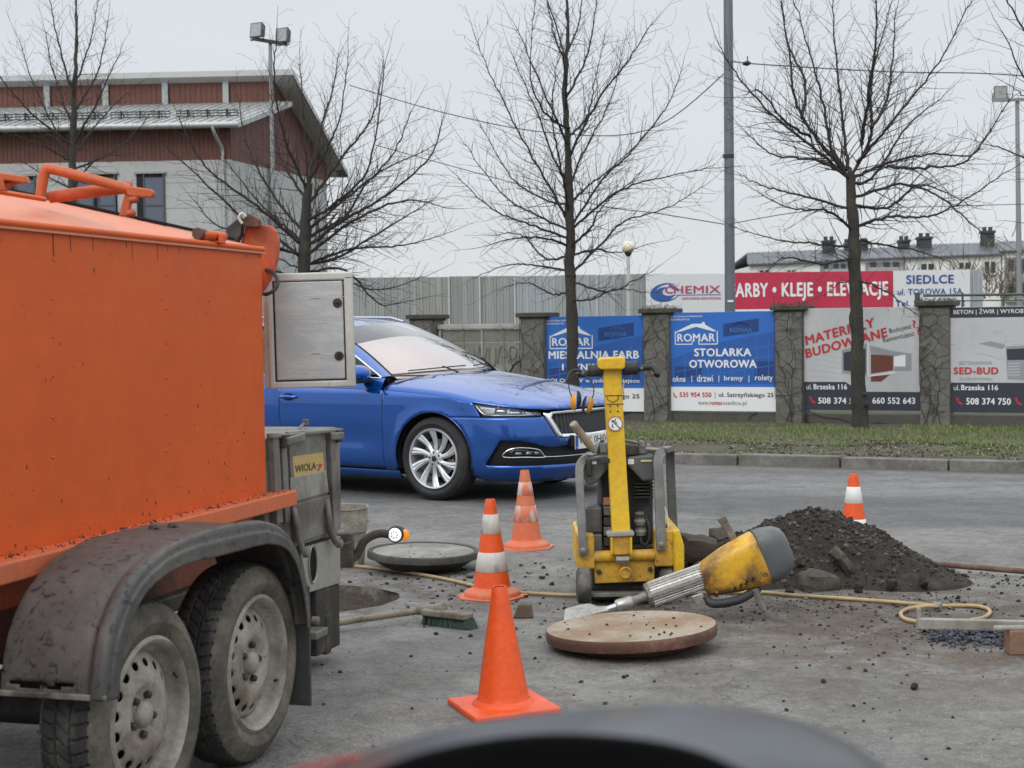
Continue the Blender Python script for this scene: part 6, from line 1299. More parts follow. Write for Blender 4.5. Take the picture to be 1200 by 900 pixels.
for sg in (1, -1):
    # A pillar: between windscreen edge and window frame
    def winf(u): p0, p1 = Vector((-.56, -.835, .968)), Vector((-1.46, -.625, 1.385)); p = p0.lerp(p1, u); p.z += .022*math.sin(math.pi*u*.9); p.y -= .012*math.sin(math.pi*u); return p
    def pilf(u, v):
        a = wsf(u, -1.0); b_ = winf(u); p = a.lerp(b_, v); c_ = Vector((.25, -.75, .6)).normalized()*.008*math.sin(math.pi*v); return mir(p+c_, sg)
    mb = MB(); mb.grid(pilf, 17, 7); mb.build('a_pillar', PAINT, car, smooth=60, fix=False)
    mb = MB(); mb.tube([mir(winf(i/14)+Vector((0, -.006 if sg > 0 else .022, -.0 if sg > 0 else -.012)), sg) for i in range(15)]+[mir(roofedge(x)+Vector((0, -.01, 0)), sg) for x in (-1.6, -1.9, -2.3, -2.7)], .0075, 6); mb.build('window_trim', CHROME, car, smooth=60)
    mb = MB(); mb.tube([mir(belt(x)+Vector((0, -.008, 0)), sg) for x in (-.555, -.8, -1.2, -1.6, -2.2, -2.9)], .0065, 6); mb.build('window_trim', CHROME, car, smooth=60)
    mb = MB(); mb.add([mir(Vector((-.585, -.83, .972)), sg)]+[mir(winf(u), sg) for u in (.05, .25, .5, .75, 1.)]+[mir(roofedge(-1.62), sg), mir(belt(-1.62), sg), mir(belt(-1.0), sg)], [tuple(range(9))]); mb.build('door_window', SIDEG, car, fix=False)
    mb = MB(); mb.add([mir(belt(-1.68), sg), mir(roofedge(-1.68), sg), mir(roofedge(-2.2), sg), mir(roofedge(-2.75), sg), mir(belt(-2.75), sg)], [(0, 1, 2, 3, 4)]); mb.build('rear_window', SIDEG, car, fix=False)
    mb = MB(); mb.bar(mir(belt(-1.65), sg), mir(roofedge(-1.65), sg), .06, .02, up=(0, 1, 0)); mb.build('b_pillar', GLOSSB, car)
    # shoulder between crease and belt
    def shf(u, v):
        x = -.515-u*2.9; b_ = belt(x); return Vector((x, -sg*((halfw(x))*(1-v)-b_.y*v), zB(x)*(1-v)+b_.z*v+.016*math.sin(math.pi*v)))
    mb = MB(); mb.grid(shf, 40, 6); mb.build('shoulder', PAINT, car, smooth=60, fix=False)
    mb = MB(); mb.grid(lambda u, v: (lambda x: mir(roofedge(x).lerp(Vector((x, -abs(roofedge(x).y)+.06, roofedge(x).z+.035)), v), sg))(-1.28-u*2.1), 20, 3); mb.build('roof_rail_panel', PAINT, car, smooth=60, fix=False)
    mb = MB(); mb.tube([mir(Vector((x, -.56, z)), sg) for x, z in ((-1.45, 1.425), (-1.6, 1.462), (-2.2, 1.475), (-2.9, 1.455), (-3.1, 1.42))], .012, 8); mb.build('roof_rail', mat('anodised_rail', (.55, .56, .58), .3, .8, var=0), car, smooth=60)
    mb = MB(); mb.grid(lambda u, v: mir(Vector((-2.75-u*.95, belt(-2.75-u*.6).y*(1-v)+v*(-.54+.05*u), (.985)*(1-v)+v*(1.39-.36*u**1.5))), sg), 8, 6); mb.build('c_pillar', PAINT, car, smooth=60, fix=False)
def rooff(u, v):
    f = 2*v-1; t_ = u; zc_ = cinterp(t_, [(0, 1.415), (.12, 1.447), (.3, 1.466), (.6, 1.45), (1, 1.375)]); hw = cinterp(t_, [(0, .565), (.15, .60), (.6, .60), (1, .54)])
    return Vector((-1.13-.15*f*f*(1-t_)-2.24*t_, hw*f, zc_-(.065*(1-t_)+.055*t_)*abs(f)**2.4))
mb = MB(); mb.grid(rooff, 30, 21); mb.build('roof', PAINT, car, smooth=180, fix=False)
mb = MB(); mb.grid(lambda u, v: Vector((-3.36-.36*u, (.54+.1*u)*(2*v-1), 1.36-.36*u)), 5, 9); mb.build('rear_screen', SIDEG, car, fix=False)
mb = MB(); mb.grid(lambda u, v: Vector((-3.70-.09*math.sin(u*1.5), (.64+.12*u)*(2*v-1)*(1-.02*u), 1.01-.10*u)), 4, 9); mb.build('tailgate', PAINT, car, smooth=60, fix=False)
# interior: dash, added pale sheet behind the glass, seats, headliner
mb = MB(); mb.grid(lambda u, v: wsf(.04+.76*v-.05*abs(2*u-1)*v, .90*(2*u-1))+Vector((-.05, 0, -.05)), 25, 12); mb.build('pale_sheet', mat('pinkish_sheet', (.84, .72, .70), .8, var=.04, scale=3), car, smooth=180, fix=False)  # pale sheet added behind the glass to give the windscreen its reflective white
mb = MB(); mb.box((-.95, 0, .90), (.7, 1.45, .10)); mb.build('dashboard', PLAS, car, bevel=.03)
mb = MB(); mb.grid(lambda u, v: Vector((-1.30-u*1.9, .5*(2*v-1), 1.36)), 3, 3); mb.build('headliner', mat('headliner_grey', (.25, .27, .30), .9, var=0), car)
mb = MB(); mb.box((-1.2, 0, 1.33), (.03, .24, .06)); mb.build('inner_mirror', PLAS, car, bevel=.01)
for y in (-.37, .37): mb = MB(); mb.box((-1.75, y, .65), (.5, .5, .16)); mb.bar((-1.95, y, .7), (-2.1, y, 1.2), .46, .12, up=(1, 0, 0)); mb.box((-2.13, y, 1.28), (.1, .24, .16)); mb.build('seat', mat('seat_fabric', (.03, .03, .033), .9, var=0), car, bevel=.03)
def wiper(v0, u0, v1, u1):
    q = [wsf(u0+(u1-u0)*i/8, v0+(v1-v0)*i/8)+Vector((.012, 0, .014)) for i in range(9)]; mb = MB(); mb.tube(q, .005, 5); w_ = mb.build('wiper_blade', PLAS, car, smooth=60)
    mb = MB(); mb.tube([wsf(-.02, (v0+v1)/2+.2)+Vector((.02, 0, -.01)), q[4]+Vector((.01, 0, .012))], .006, 5); mb.build('wiper_arm', PLAS, w_, smooth=60)
wiper(.05, .05, .72, .10); wiper(-.85, .04, -.1, .055); wiper(.28, .30, .86, .06)
# mirrors
for sg in (1, -1):
    m0 = Vector((-.68, -.985*sg, 1.0) if sg > 0 else (-.74, .94, .925)); mb = MB()
    mb.grid(lambda u, v: m0+Vector((.085*math.cos(math.pi*(v-.5))*math.cos(2*math.pi*u)*1.0+.0, .125*math.sin(math.pi*(v-.5))*1.0, .072*math.cos(math.pi*(v-.5))*math.sin(2*math.pi*u))), 20, 13, cu=True); mi = mb.build('door_mirror', PAINT, car, smooth=180)
    mb = MB(); mb.bar((-.68, -.845*sg, .935), (-.68, -.95*sg, .945), .07, .03); mb.box((-.68, -.975*sg, .94), (.11, .17, .03)); mb.build('mirror_foot', PLAS, mi, bevel=.008)
# door handle
for sg, xh in ((1, -1.52), (-1, -1.52), (1, -2.42), (-1, -2.42)):
    c_ = skirt(sg*sx(xh), .80, .022); mb = MB(); mb.tube([c_+Vector((.095, .02*sg, 0)), c_+Vector((.07, 0, 0)), c_+Vector((0, -.004*sg, .002)), c_+Vector((-.07, 0, 0)), c_+Vector((-.095, .02*sg, 0))], [.010, .014, .015, .014, .010], 8); mb.build('door_handle', PAINT, car, smooth=60)
    mb = MB(); mb.lathe([(.0001, 0), (.042, 0)], Matrix.Translation(c_+Vector((0, .017*sg, 0))) @ Matrix.Diagonal((1.5, 1, .75, 1)) @ Matrix.Rotation(R(90*sg), 4, 'X'), 18); mb.build('handle_cup', mat('blue_shadow_cup', (.006, .03, .14), .4, .3, var=0), car)
# wheels and arch liners
def car_tread(u, v):
    x = (v-.5)*2; a = u*80; return .007 if (abs(abs(x)-.25) < .05 or abs(abs(x)-.62) < .04) else (.004 if (a+1.2*abs(x)) % 1 < .18 else 0)
def car_wheel(loc, rz):
    wh = thing('wheel', None, None, loc, rz); wh.parent = car
    tyre_mb(.333, .225, .236, 200, car_tread).build('tyre', [CTYRE, CTYRE], wh, smooth=35, fix=False)
    mb = MB(); mb.lathe([(.238, .026), (.240, .010), (.234, .003), (.226, .006), (.221, .024), (.214, .06), (.210, .18), (.2, .19)], YR, 72, caps=False); o = mb.build('rim', SILV, wh, smooth=50, fix=False); s_ = o.modifiers.new('t', 'SOLIDIFY'); s_.thickness = .003
    for k in range(10):
        a = 2*math.pi*k/10+.2; mb = MB()
        for side in (-1, 1):
            N2 = 8; pts = []
            for i in range(N2):
                f = i/(N2-1); r_ = .045+f*.180; sw = a+.20*f**1.4+side*(.012+.050*f+.02*(1-f)); wdt = .013+.007*f; dep = interp(r_, [(.045, .028), (.12, .034), (.19, .022), (.23, .014)])
                c_, s__ = math.cos(sw), math.sin(sw); t_ = Vector((-s__, 0, c_)); p = Vector((r_*c_, dep, r_*s__)); pts += [p-t_*wdt+Vector((0, .003, 0)), p+Vector((0, -.004, 0)), p+t_*wdt+Vector((0, .003, 0)), p+Vector((0, .035, 0))]
            mb.add(pts, [(i*4+j, (i+1)*4+j, (i+1)*4+(j+1) % 4, i*4+(j+1) % 4) for i in range(N2-1) for j in range(4)])
        mb.build('spoke', SILV, wh, smooth=25)
    mb = MB(); mb.lathe([(.075, .05), (.072, .034), (.060, .026), (.034, .026), (.031, .021), (.0001, .019)], YR, 30, caps=False); mb.build('hub', SILV, wh, smooth=40, fix=False)
    mb = MB(); mb.lathe([(.024, .0185), (.020, .017), (.0001, .0165)], YR, 20, caps=False); mb.build('hub_badge', GLOSSB, wh, smooth=60, fix=False)
    for k in range(5): a = 2*math.pi*k/5+.5; mb = MB(); mb.lathe([(.0085, .03), (.008, .0225), (.0001, .022)], Matrix.Translation((.05*math.cos(a), 0, .05*math.sin(a))) @ YR, 8, caps=False); mb.build('wheel_bolt', PLAS, wh)
    mb = MB(); mb.lathe([(.0001, .085), (.15, .085), (.15, .10)], YR, 36, caps=False); mb.build('brake_disc', mat('brake_steel', (.30, .29, .28), .35, .8, var=.05), wh, fix=False)
    mb = MB(); mb.box((.10, .075, .06), (.07, .05, .13)); mb.build('brake_caliper', DARKM, wh, bevel=.008)
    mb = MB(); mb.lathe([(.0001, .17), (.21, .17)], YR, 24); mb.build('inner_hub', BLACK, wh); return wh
car_wheel((0, -.905, .333), 0); car_wheel((-2.69, -.905, .333), 0); car_wheel((0, .905, .333), math.pi); car_wheel((-2.69, .905, .333), math.pi)
for xc in (0, -2.69):
    for sg in (1, -1):
        mb = MB(); mb.grid(lambda u, v: Vector((xc+(AR+.004)*math.cos(math.pi*(u*1.16-.08)), -sg*(.875-.45*v), WZ+(AR+.004)*math.sin(math.pi*(u*1.16-.08)))), 30, 3); mb.grid(lambda u, v: Vector((xc+(AR+.004)*v*math.cos(math.pi*(u*1.16-.08)), -sg*.44, WZ+(AR+.004)*v*math.sin(math.pi*(u*1.16-.08)))), 30, 2); mb.build('wheel_arch_liner', mat('liner_black', (.008, .008, .008), .9, var=0), car, fix=False)
        mb = MB(); sC = sx(xc) if xc else S0; mb.tube([skirt(sg*(sC-math.cos(R(a))*(AR-.001)), WZ+math.sin(R(a))*(AR-.001), -.008) for a in range(-12, 193, 6)], .007, 6); mb.build('arch_lip', PAINT, car, smooth=60)
mb = MB(); mb.box((-1.5, 0, .21), (3.6, 1.3, .08)); mb.build('floor_pan', BLACK, car)
# antenna fin
mb = MB(); mb.bar((-2.9, 0, 1.45), (-3.05, 0, 1.52), .03, .02); mb.build('roof_antenna', PAINT, car)
# ================================================================== WORK SITE THINGS
def local(o): return lambda px, py, Y: W(px, py, Y)-o
def lower_z(p, z): p.z = z; return p
# ---- plate compactor
Yc = 7.72; co = G(737, 705); co = Vector((co.x, Yc, 0)); cm = thing('plate_compactor', 'yellow and dark grey petrol plate compactor with a tall yellow handle pole standing upright', 'compactor', co)
q = local(co)
def cbox(name, x0, y0, x1, y1, Yf, dep, mt, bev=.004, par=cm):
    a, b_ = q(x0, y0, Yf), q(x1, y1, Yf); mb = MB(); mb.box(((a.x+b_.x)/2, a.y+dep/2, (a.z+b_.z)/2), (abs(b_.x-a.x), dep, abs(a.z-b_.z))); return mb.build(name, mt, par, bevel=bev)
def cpl(name, pxs, Yf, dep, mt, bev=.004, par=cm, o=None):
    qq = q if o is None else local(o)
    v = [qq(a, b_, Yf) for a, b_ in pxs]; n_ = len(v); mb = MB(); mb.add(v+[p+Vector((0, dep, 0)) for p in v], [tuple(range(n_)), tuple(reversed(range(n_, 2*n_)))]+[(i, i+n_, (i+1) % n_+n_, (i+1) % n_) for i in range(n_)]); return mb.build(name, mt, par, bevel=bev)
def ctube(name, pts, r_, mt, n=10, sm=5, par=cm, o=None):
    qq = q if o is None else local(o); mb = MB(); P_ = [tuple(qq(*p)) for p in pts]; mb.tube(spline(P_, sm) if sm else P_, r_, n); return mb.build(name, mt, par, smooth=50)
cpl('apron_plate', [(695, 654), (767, 652), (767, 681), (690+7, 684)], 7.60, .03, YELD)
ctube('cross_tube', [(692, 652.5, 7.60), (770, 650, 7.60)], .0285, YELD, 16, 0)
cbox('side_block', 676, 627, 697, 667, 7.57, .10, YELD, .008); cbox('side_block', 767, 622, 789, 664, 7.57, .10, YELD, .008)
cpl('side_cover', [(787, 622), (796, 620), (802, 640), (802, 672), (790, 676), (787, 650)], 7.60, .62, YEL, .008); cpl('side_cover', [(676, 628), (680, 626), (682, 664), (676, 666)], 7.68, .55, YEL, .006)
cbox('base_plate', 690, 688, 786, 703, 7.68, .72, DARKM, .01); cbox('base_plate', 694, 695, 772, 699, 7.60, .06, GREYM, .003); cbox('engine_bed', 694, 640, 786, 690, 7.74, .58, DARKM, .01)
def roller(x0, x1, yc, rpx, Yf):
    a, b_ = q(x0, yc, Yf), q(x1, yc, Yf); r_ = rpx*Yf/1850; M_ = Matrix.Translation((a.x, a.y+r_*.5, max(a.z, r_+.002))) @ Matrix.Rotation(R(90), 4, 'Y'); w_ = b_.x-a.x
    mb = MB(); mb.lathe([(.0001, 0), (r_*.8, 0), (r_, .008), (r_*1.01, w_*.5), (r_, w_-.008), (r_*.8, w_), (.0001, w_)], M_, 28); return mb.build('rubber_roller', mat('worn_roller_rubber', (.045, .043, .04), .85, col2=(.16, .15, .13), amt=.45, scale=9, var=.2, bump=.3), cm, smooth=45)
roller(676, 693, 688, 21, 7.52); roller(773, 789, 683, 20, 7.60)
# handle pole and head
def ptaper(name, pts, mt, dep, bev):
    vs = []; 
    for xl, xr, y, Yf in pts: a, b_ = q(xl, y, Yf), q(xr, y, Yf); vs += [a, b_, b_+Vector((0, dep, 0)), a+Vector((0, dep, 0))]
    n_ = len(pts); mb = MB(); mb.add(vs, [(0, 1, 2, 3), tuple(reversed(range((n_-1)*4, n_*4)))]+[(i*4+j, (i+1)*4+j, (i+1)*4+(j+1) % 4, i*4+(j+1) % 4) for i in range(n_-1) for j in range(4)]); return mb.build(name, mt, cm, bevel=bev)
pole = ptaper('handle_pole', [(706.5, 728, 430, 7.58), (708.5, 729.5, 462, 7.58), (711, 731.5, 500, 7.58), (714, 735, 560, 7.58), (717.5, 739, 626, 7.56)], YEL, .07, .006)
cpl('handle_cap', [(701, 422), (704, 419.5), (731, 418), (733, 421), (732.5, 431), (729, 433), (704, 433), (701, 431)], 7.54, .12, YEL, .010)
def grip(x0, x1, yc, r_, rise): 
    a, b_ = q(x0, yc, 7.60), q(x1, yc-rise, 7.60); mb = MB(); P_ = [a.lerp(b_, f) for f in (0, .08, .2, .35, .5, .65, .8, .92, 1)]; mb.tube(P_, [r_*k for k in (.8, 1, 1, .93, 1, .93, 1, 1, .85)], 16); return mb.build('rubber_grip', RUBB, cm, smooth=45)
grip(689.5, 706, 434.5, .031, .5); grip(729, 747.5, 432, .034, 1)
ctube('lever_arm', [(691, 437, 7.60), (682, 438.5, 7.58), (678, 436, 7.57)], .017, RUBB); ctube('brake_loop', [(680, 434, 7.56), (672, 434, 7.54), (667, 438, 7.52), (664, 447, 7.50)], .0065, RUBB, 8)
ctube('lever_arm', [(747, 432, 7.60), (757, 430.5, 7.60), (766, 431, 7.58), (770, 437, 7.56), (769.5, 440, 7.55)], .0165, RUBB)
for x, y in ((752, 431.5), (683, 437)): a = q(x, y, 7.565); mb = MB(); mb.lathe([(.008, 0), (.007, .006), (.0001, .007)], Matrix.Translation(a) @ Matrix.Rotation(R(90), 4, 'X'), 8); mb.build('bolt', GREYM, cm)
ctube('bowden_wire', [(732, 446, 7.57), (730, 456, 7.56), (731, 462, 7.57)], .0035, YELD, 6)
# pole markings
DK = mat('dark_grime_ink', (.06, .045, .03), .7, var=.2)
cbox('seam', 709, 463.2, 731, 463.9, 7.578, .004, DK, 0); cbox('seam', 710.5, 473.2, 731.5, 473.9, 7.578, .004, DK, 0)
ctube('pressed_outline', [(711, 464, 7.578), (713, 469, 7.578), (719, 471, 7.578), (724, 468, 7.578), (725, 464, 7.578)], .0014, DK, 4)
for x, y in ((715, 475.8), (723.8, 475.5), (715.4, 482.3), (724, 482)): a = q(x, y, 7.577); mb = MB(); mb.lathe([(.0045, 0), (.003, .002), (.0001, .003)], Matrix.Translation(a) @ Matrix.Rotation(R(90), 4, 'X'), 6); mb.build('rivet', DK, cm)
sa = q(721, 496.5, 7.576); MX = Matrix.Translation(sa) @ Matrix.Rotation(R(90), 4, 'X')
mb = MB(); mb.lathe([(.0001, .0), (.036, .0), (.036, .001)], MX, 32, caps=False); st = mb.build('round_sticker', INKW, cm, fix=False)
mb = MB(); mb.lathe([(.0315, .0018), (.036, .0018)], MX, 32, caps=False); mb.build('sticker_ring', mat('faded_brown_ink', (.30, .17, .12), .6, var=.1), st, fix=False)
mb = MB()
for pts_ in ([(-.016, .018), (-.004, .004), (.012, -.012), (.022, -.022)], [(-.018, .008), (-.006, .014), (.004, .022)], [(-.012, -.002), (-.016, -.012), (-.008, -.018)], [(0, .01), (.008, .002)]): mb.tube([MX @ Vector((a, b_, .002)) for a, b_ in pts_], .0022, 4)
mb.build('sticker_figure', INKB, st)
# pivot fork
cpl('pivot_plate', [(711, 626), (714, 623.5), (740, 622.5), (743.5, 624), (743, 628), (712, 629.5)], 7.53, .10, LG, .004); cpl('pivot_fork', [(715, 629), (741, 628), (741, 647), (737, 650), (720, 650.5), (716, 648)], 7.545, .03, YELD, .005)
for x in (715.5, 738): cbox('fork_cheek', x, 630, x+3, 650, 7.53, .06, YEL, .003)
mb = MB(); a, b_ = q(722, 656, 7.545), q(737, 656, 7.545); mb.cyl(a, b_, .019, n=6); mb.build('pivot_nut', GREYM, cm)
a = q(733, 671, 7.56); mb = MB(); mb.lathe([(.031, 0), (.031, .012), (.024, .018), (.020, .012), (.0001, .012)], Matrix.Translation(a) @ Matrix.Rotation(R(90), 4, 'X'), 22); mb.build('round_boss', YELD, cm, smooth=40)
for x, y in ((702, 670), (762, 667)): a = q(x, y, 7.595); mb = MB(); mb.lathe([(.013, 0), (.012, .01), (.0001, .012)], Matrix.Translation(a) @ Matrix.Rotation(R(90), 4, 'X'), 6); mb.build('bolt', DARKM, cm)
# guard frames (flat bar), front and rear, joined along the top
GB = mat('grey_guard_paint', (.13, .135, .13), .45, .1, col2=(.22, .215, .20), amt=.4, scale=6, var=.1, third=(.06, .05, .04), tamt=.3, tscale=16, bump=.1)
def flat(name, pts, w_, t_, mt=GB):
    P_ = spline([tuple(q(*p)) for p in pts], 5); mb = MB()
    n_ = len(P_); vs = []
    for i in range(n_):
        d = (Vector(P_[min(i+1, n_-1)])-Vector(P_[max(i-1, 0)])).normalized(); y = Vector((0, 1, 0)); x = d.cross(y).normalized() if abs(d.y) < .9 else Vector((1, 0, 0)); y = x.cross(d).normalized(); p = Vector(P_[i]); vs += [p-x*w_/2-y*t_/2, p+x*w_/2-y*t_/2, p+x*w_/2+y*t_/2, p-x*w_/2+y*t_/2]
    mb.add(vs, [(3, 2, 1, 0), ((n_-1)*4, (n_-1)*4+1, (n_-1)*4+2, (n_-1)*4+3)]+[(i*4+j, i*4+(j+1) % 4, (i+1)*4+(j+1) % 4, (i+1)*4+j) for i in range(n_-1) for j in range(4)]); return mb.build(name, mt, cm, bevel=.005)
flat('guard_frame', [(683.5, 651, 7.55), (682, 620, 7.56), (679.5, 570, 7.60), (679, 550, 7.62), (682, 541, 7.64), (690, 536, 7.70), (700, 532, 7.85)], .040, .025)
flat('guard_frame', [(775, 645, 7.55), (773.5, 600, 7.58), (772, 560, 7.60), (771, 540, 7.62), (774, 531, 7.66), (780, 527, 7.75), (784, 526, 8.0), (785, 530, 8.15), (786, 560, 8.2), (789, 622, 8.2)], .046, .028)
flat('guard_frame', [(700, 532, 7.85), (701, 528, 8.1), (703, 540, 8.2), (704, 600, 8.2)], .035, .025)
for x, y in ((683, 645), (775, 638)): a = q(x, y, 7.53); mb = MB(); mb.lathe([(.014, 0), (.014, .008), (.008, .012), (.0001, .012)], Matrix.Translation(a) @ Matrix.Rotation(R(90), 4, 'X'), 10); mb.build('bolt', GREYM, cm, smooth=40)
# shroud, tank, engine
cpl('shroud', [(684, 541), (692, 536), (714, 535), (714, 548), (698, 567), (688, 569), (684, 560)], 7.66, .35, DGREY, .010)
cpl('shroud', [(735, 535), (766, 533), (768, 538), (768, 563), (753, 564), (735, 545)], 7.66, .38, DGREY, .010)
cpl('fuel_tank', [(700, 528), (704, 524), (764, 522), (768, 527), (768, 535), (700, 537)], 7.78, .35, DGREY, .015)
cbox('engine_block', 704, 545, 766, 640, 7.80, .38, RUBB, .02)
for k in range(5): cbox('cooling_fin', 744, 566+k*4, 766, 567.4+k*4, 7.74, .08, DARKM, .001)
cbox('side_tank', 686, 594, 706, 625, 7.72, .22, DGREY, .012); cbox('grey_housing', 688, 626, 706, 646, 7.72, .2, GREYM, .008); cbox('warning_label', 707, 583, 715.5, 591.5, 7.715, .004, mat('faded_orange_label', (.38, .16, .10), .7, var=.2, scale=20), 0)
for k in range(4): cbox('terminal_block', 707.5, 594+k*12, 717, 604+k*12, 7.71+.01*(k % 2), .05, DARKM if k % 2 else GREYM, .004)
ctube('filter_body', [(749, 600, 7.69), (751, 627, 7.69)], [.022, .024], GREYM, 14, 0)
for k in range(4): a = q(749.3+k*.4, 604+k*6, 7.69); mb = MB(); mb.lathe([(.028, -.006), (.028, .006)], Matrix.Translation(a), 16); mb.build('filter_ring', LG if k % 2 else DARKM, cm, smooth=40)
ctube('fuel_hose', [(751, 627, 7.68), (752, 636, 7.67), (757, 638, 7.67), (761, 630, 7.67), (760, 615, 7.68), (754, 603, 7.70), (748, 598, 7.72)], .007, RUBB, 8)
ctube('wiring', [(778, 592, 7.7), (782, 605, 7.7), (783, 620, 7.7), (780, 626, 7.7)], .004, INKW, 6)
cbox('handle_box', 703, 519, 712, 531, 7.60, .09, GB, .006); cbox('handle_box', 731, 521, 747, 534, 7.66, .10, DARKM, .008)
ctube('wooden_lever', [(671.5, 496, 7.50), (677, 504, 7.52), (686, 515, 7.55), (697, 529, 7.60)], [.018]+[.020]*12+[.017, .015, .014], mat('worn_beige_grip', (.33, .28, .20), .7, col2=(.2, .16, .11), amt=.4, scale=14, var=.1), 12)
ctube('linkage', [(712, 520, 7.64), (722, 517, 7.70), (735, 517, 7.72), (748, 519, 7.70)], .008, GREYM, 8); ctube('linkage', [(700, 531, 7.62), (706, 516, 7.62)], .009, DARKM, 8)
ctube('filler_neck', [(752, 531, 7.74), (751, 523, 7.74)], .028, GREYM, 14, 0); ctube('filler_cap', [(752, 523, 7.74), (751.5, 517, 7.74)], [.022, .017], LG, 14, 0); ctube('lifting_eye', [(750, 521, 7.7), (748, 515, 7.7), (753, 513, 7.7), (757, 517, 7.7), (756, 524, 7.7)], .006, GREYM, 8)
ctube('top_bar', [(757, 526, 7.68), (772, 527, 7.66)], .009, LG, 8, 0); cbox('control_lever', 704, 537, 716, 543, 7.58, .04, DARKM, .004); cbox('black_switch', 687, 538, 694, 558, 7.62, .03, RUBB, .006)
cbox('label_plate', 690, 541, 699, 544, 7.655, .004, INKW, 0); cbox('label_plate', 736, 538, 743, 544, 7.655, .004, mat('plate_white', (0,) * 3), 0); cbox('warning_label', 751, 539, 764, 541, 7.655, .003, mat('label_yellow', (.6, .5, .2), .5, var=0), 0)
# ---- ear defenders hanging on the pole's left lever
eo = W(683, 475, 7.5); ed = thing('ear_defenders', 'orange and black ear defenders hanging from the left lever of the compactor', 'ear defenders', eo); ORC = mat('orange_cup', (.66, .27, .02), .45, col2=(.4, .15, .03), amt=.4, scale=20, var=.1)
def cup(px, py, tilt, mt, nm, w_, dx): 
    c_ = W(px, py, 7.5)-eo; M_ = Matrix.Translation(c_) @ Matrix.Rotation(R(tilt), 4, 'Y') @ Matrix.Rotation(R(90)*dx, 4, 'Y') @ Matrix.Diagonal((1.35, 1, 1, 1))
    mb = MB(); mb.lathe([(.0001, w_), (.012, w_*.95), (.024, w_*.7), (.030, w_*.3), (.031, 0), (.0001, 0)], M_, 20); return mb.build(nm, mt, ed, smooth=60)
cup(674.5, 471, 2, ORC, 'ear_cup', .026, -1); cup(689, 474, 12, ORC, 'ear_cup', .026, 1)
cup(676, 468, 2, RUBB, 'cushion', .022, 1); cup(686, 474, 12, RUBB, 'cushion', .016, -1)
ctube('headband', [(672, 470, 7.49), (667, 456, 7.5), (668, 444, 7.52), (678, 438, 7.53), (690, 444, 7.52), (696, 458, 7.5), (692, 472, 7.49)], .003, RUBB, 6, 5, ed, eo)
# ---- breaker
Yb_ = 7.27; bo = G(780, 724); bk = thing('breaker_hammer', 'yellow and silver heavy breaker hammer lying on its side with a flat chisel', 'breaker', bo); bq = local(bo)
BYEL = mat('scorched_yellow', (.66, .37, .02), .45, col2=(.11, .055, .03), amt=.48, scale=4.5, sharp=.13, var=.12, third=(.40, .20, .03), tamt=.42, tscale=9, bump=.15, coat=.1)
def station(px, py, Y): return bq(px, py, Y)
def loft(name, sts, mt, n=36, ex=3.2, smooth=50, caps=True):
    """sts: (centre, half height, half depth, exponent); axis from first to last"""
    ax = (sts[-1][0]-sts[0][0]).normalized(); yv = Vector((0, 1, 0)); yv = (yv-ax*yv.dot(ax)).normalized(); up_ = ax.cross(yv)*-1
    if up_.z < 0: up_ = -up_
    vs = []
    for c_, a_, b_, e2 in sts:
        for j in range(n):
            t_ = 2*math.pi*j/n; cs_, sn_ = math.cos(t_), math.sin(t_); vs.append(c_+up_*(a_*math.copysign(abs(sn_)**(2/e2), sn_))+yv*(b_*math.copysign(abs(cs_)**(2/e2), cs_)))
    k = len(sts); mb = MB(); mb.add(vs, [(i*n+j, (i+1)*n+j, (i+1)*n+(j+1) % n, i*n+(j+1) % n) for i in range(k-1) for j in range(n)]+([tuple(range(n)), tuple(reversed(range((k-1)*n, k*n)))] if caps else [])); return mb.build(name, mt, bk, smooth=smooth)
px2m = 7.27/1850
def ax_pt(f, dx=0, dy=0): return station(824.3+(892.5-824.3)*f+dx, 680+(652-680)*f+dy, Yb_+.01)
loft('housing', [(ax_pt(-.04), 13*px2m, .055, 2.4), (ax_pt(-.02), 18*px2m, .07, 2.8), (ax_pt(.06), 20.5*px2m, .080, 3.4), (ax_pt(.25), 23.5*px2m, .088, 4), (ax_pt(.45), 27*px2m, .095, 4), (ax_pt(.75), 30.0*px2m, .102, 4), (ax_pt(.95), 31.5*px2m, .106, 4), (ax_pt(.985), 31*px2m, .105, 4)], BYEL)
loft('end_cap', [(ax_pt(.985), 31*px2m, .104, 4), (ax_pt(1.0), 32*px2m, .106, 4), (ax_pt(1.15, 0, .4), 31.5*px2m, .104, 3.6), (ax_pt(1.32, 0, .8), 29*px2m, .095, 3.2), (ax_pt(1.42, 0, 1), 24*px2m, .08, 2.8), (ax_pt(1.46, 0, 1), 17*px2m, .06, 2.5)], mat('grey_end_cap', (.085, .095, .095), .45, col2=(.15, .15, .14), amt=.35, scale=9, var=.08, bump=.08))
for k in range(4): c_ = ax_pt(.42+.10*k, 4, 18-1.0*k); mb = MB(); mb.bar(c_+Vector((0, -.093-.002*k, -.010)), c_+Vector((.006, -.093-.002*k, .010)), .008, .02, up=(0, 1, 0)); mb.build('vent_slot', BLACK, bk)
for (fx, dx_, dy_) in ((.9, 2, 14), (.65, 0, 16), (.15, 2, 14), (.9, 3, 22)): c_ = ax_pt(fx, dx_, dy_)+Vector((0, -.10, 0)); mb = MB(); mb.lathe([(.005, 0), (.005, .003), (.0001, .004)], Matrix.Translation(c_) @ Matrix.Rotation(R(90), 4, 'X'), 10); mb.build('housing_screw', YELD, bk)
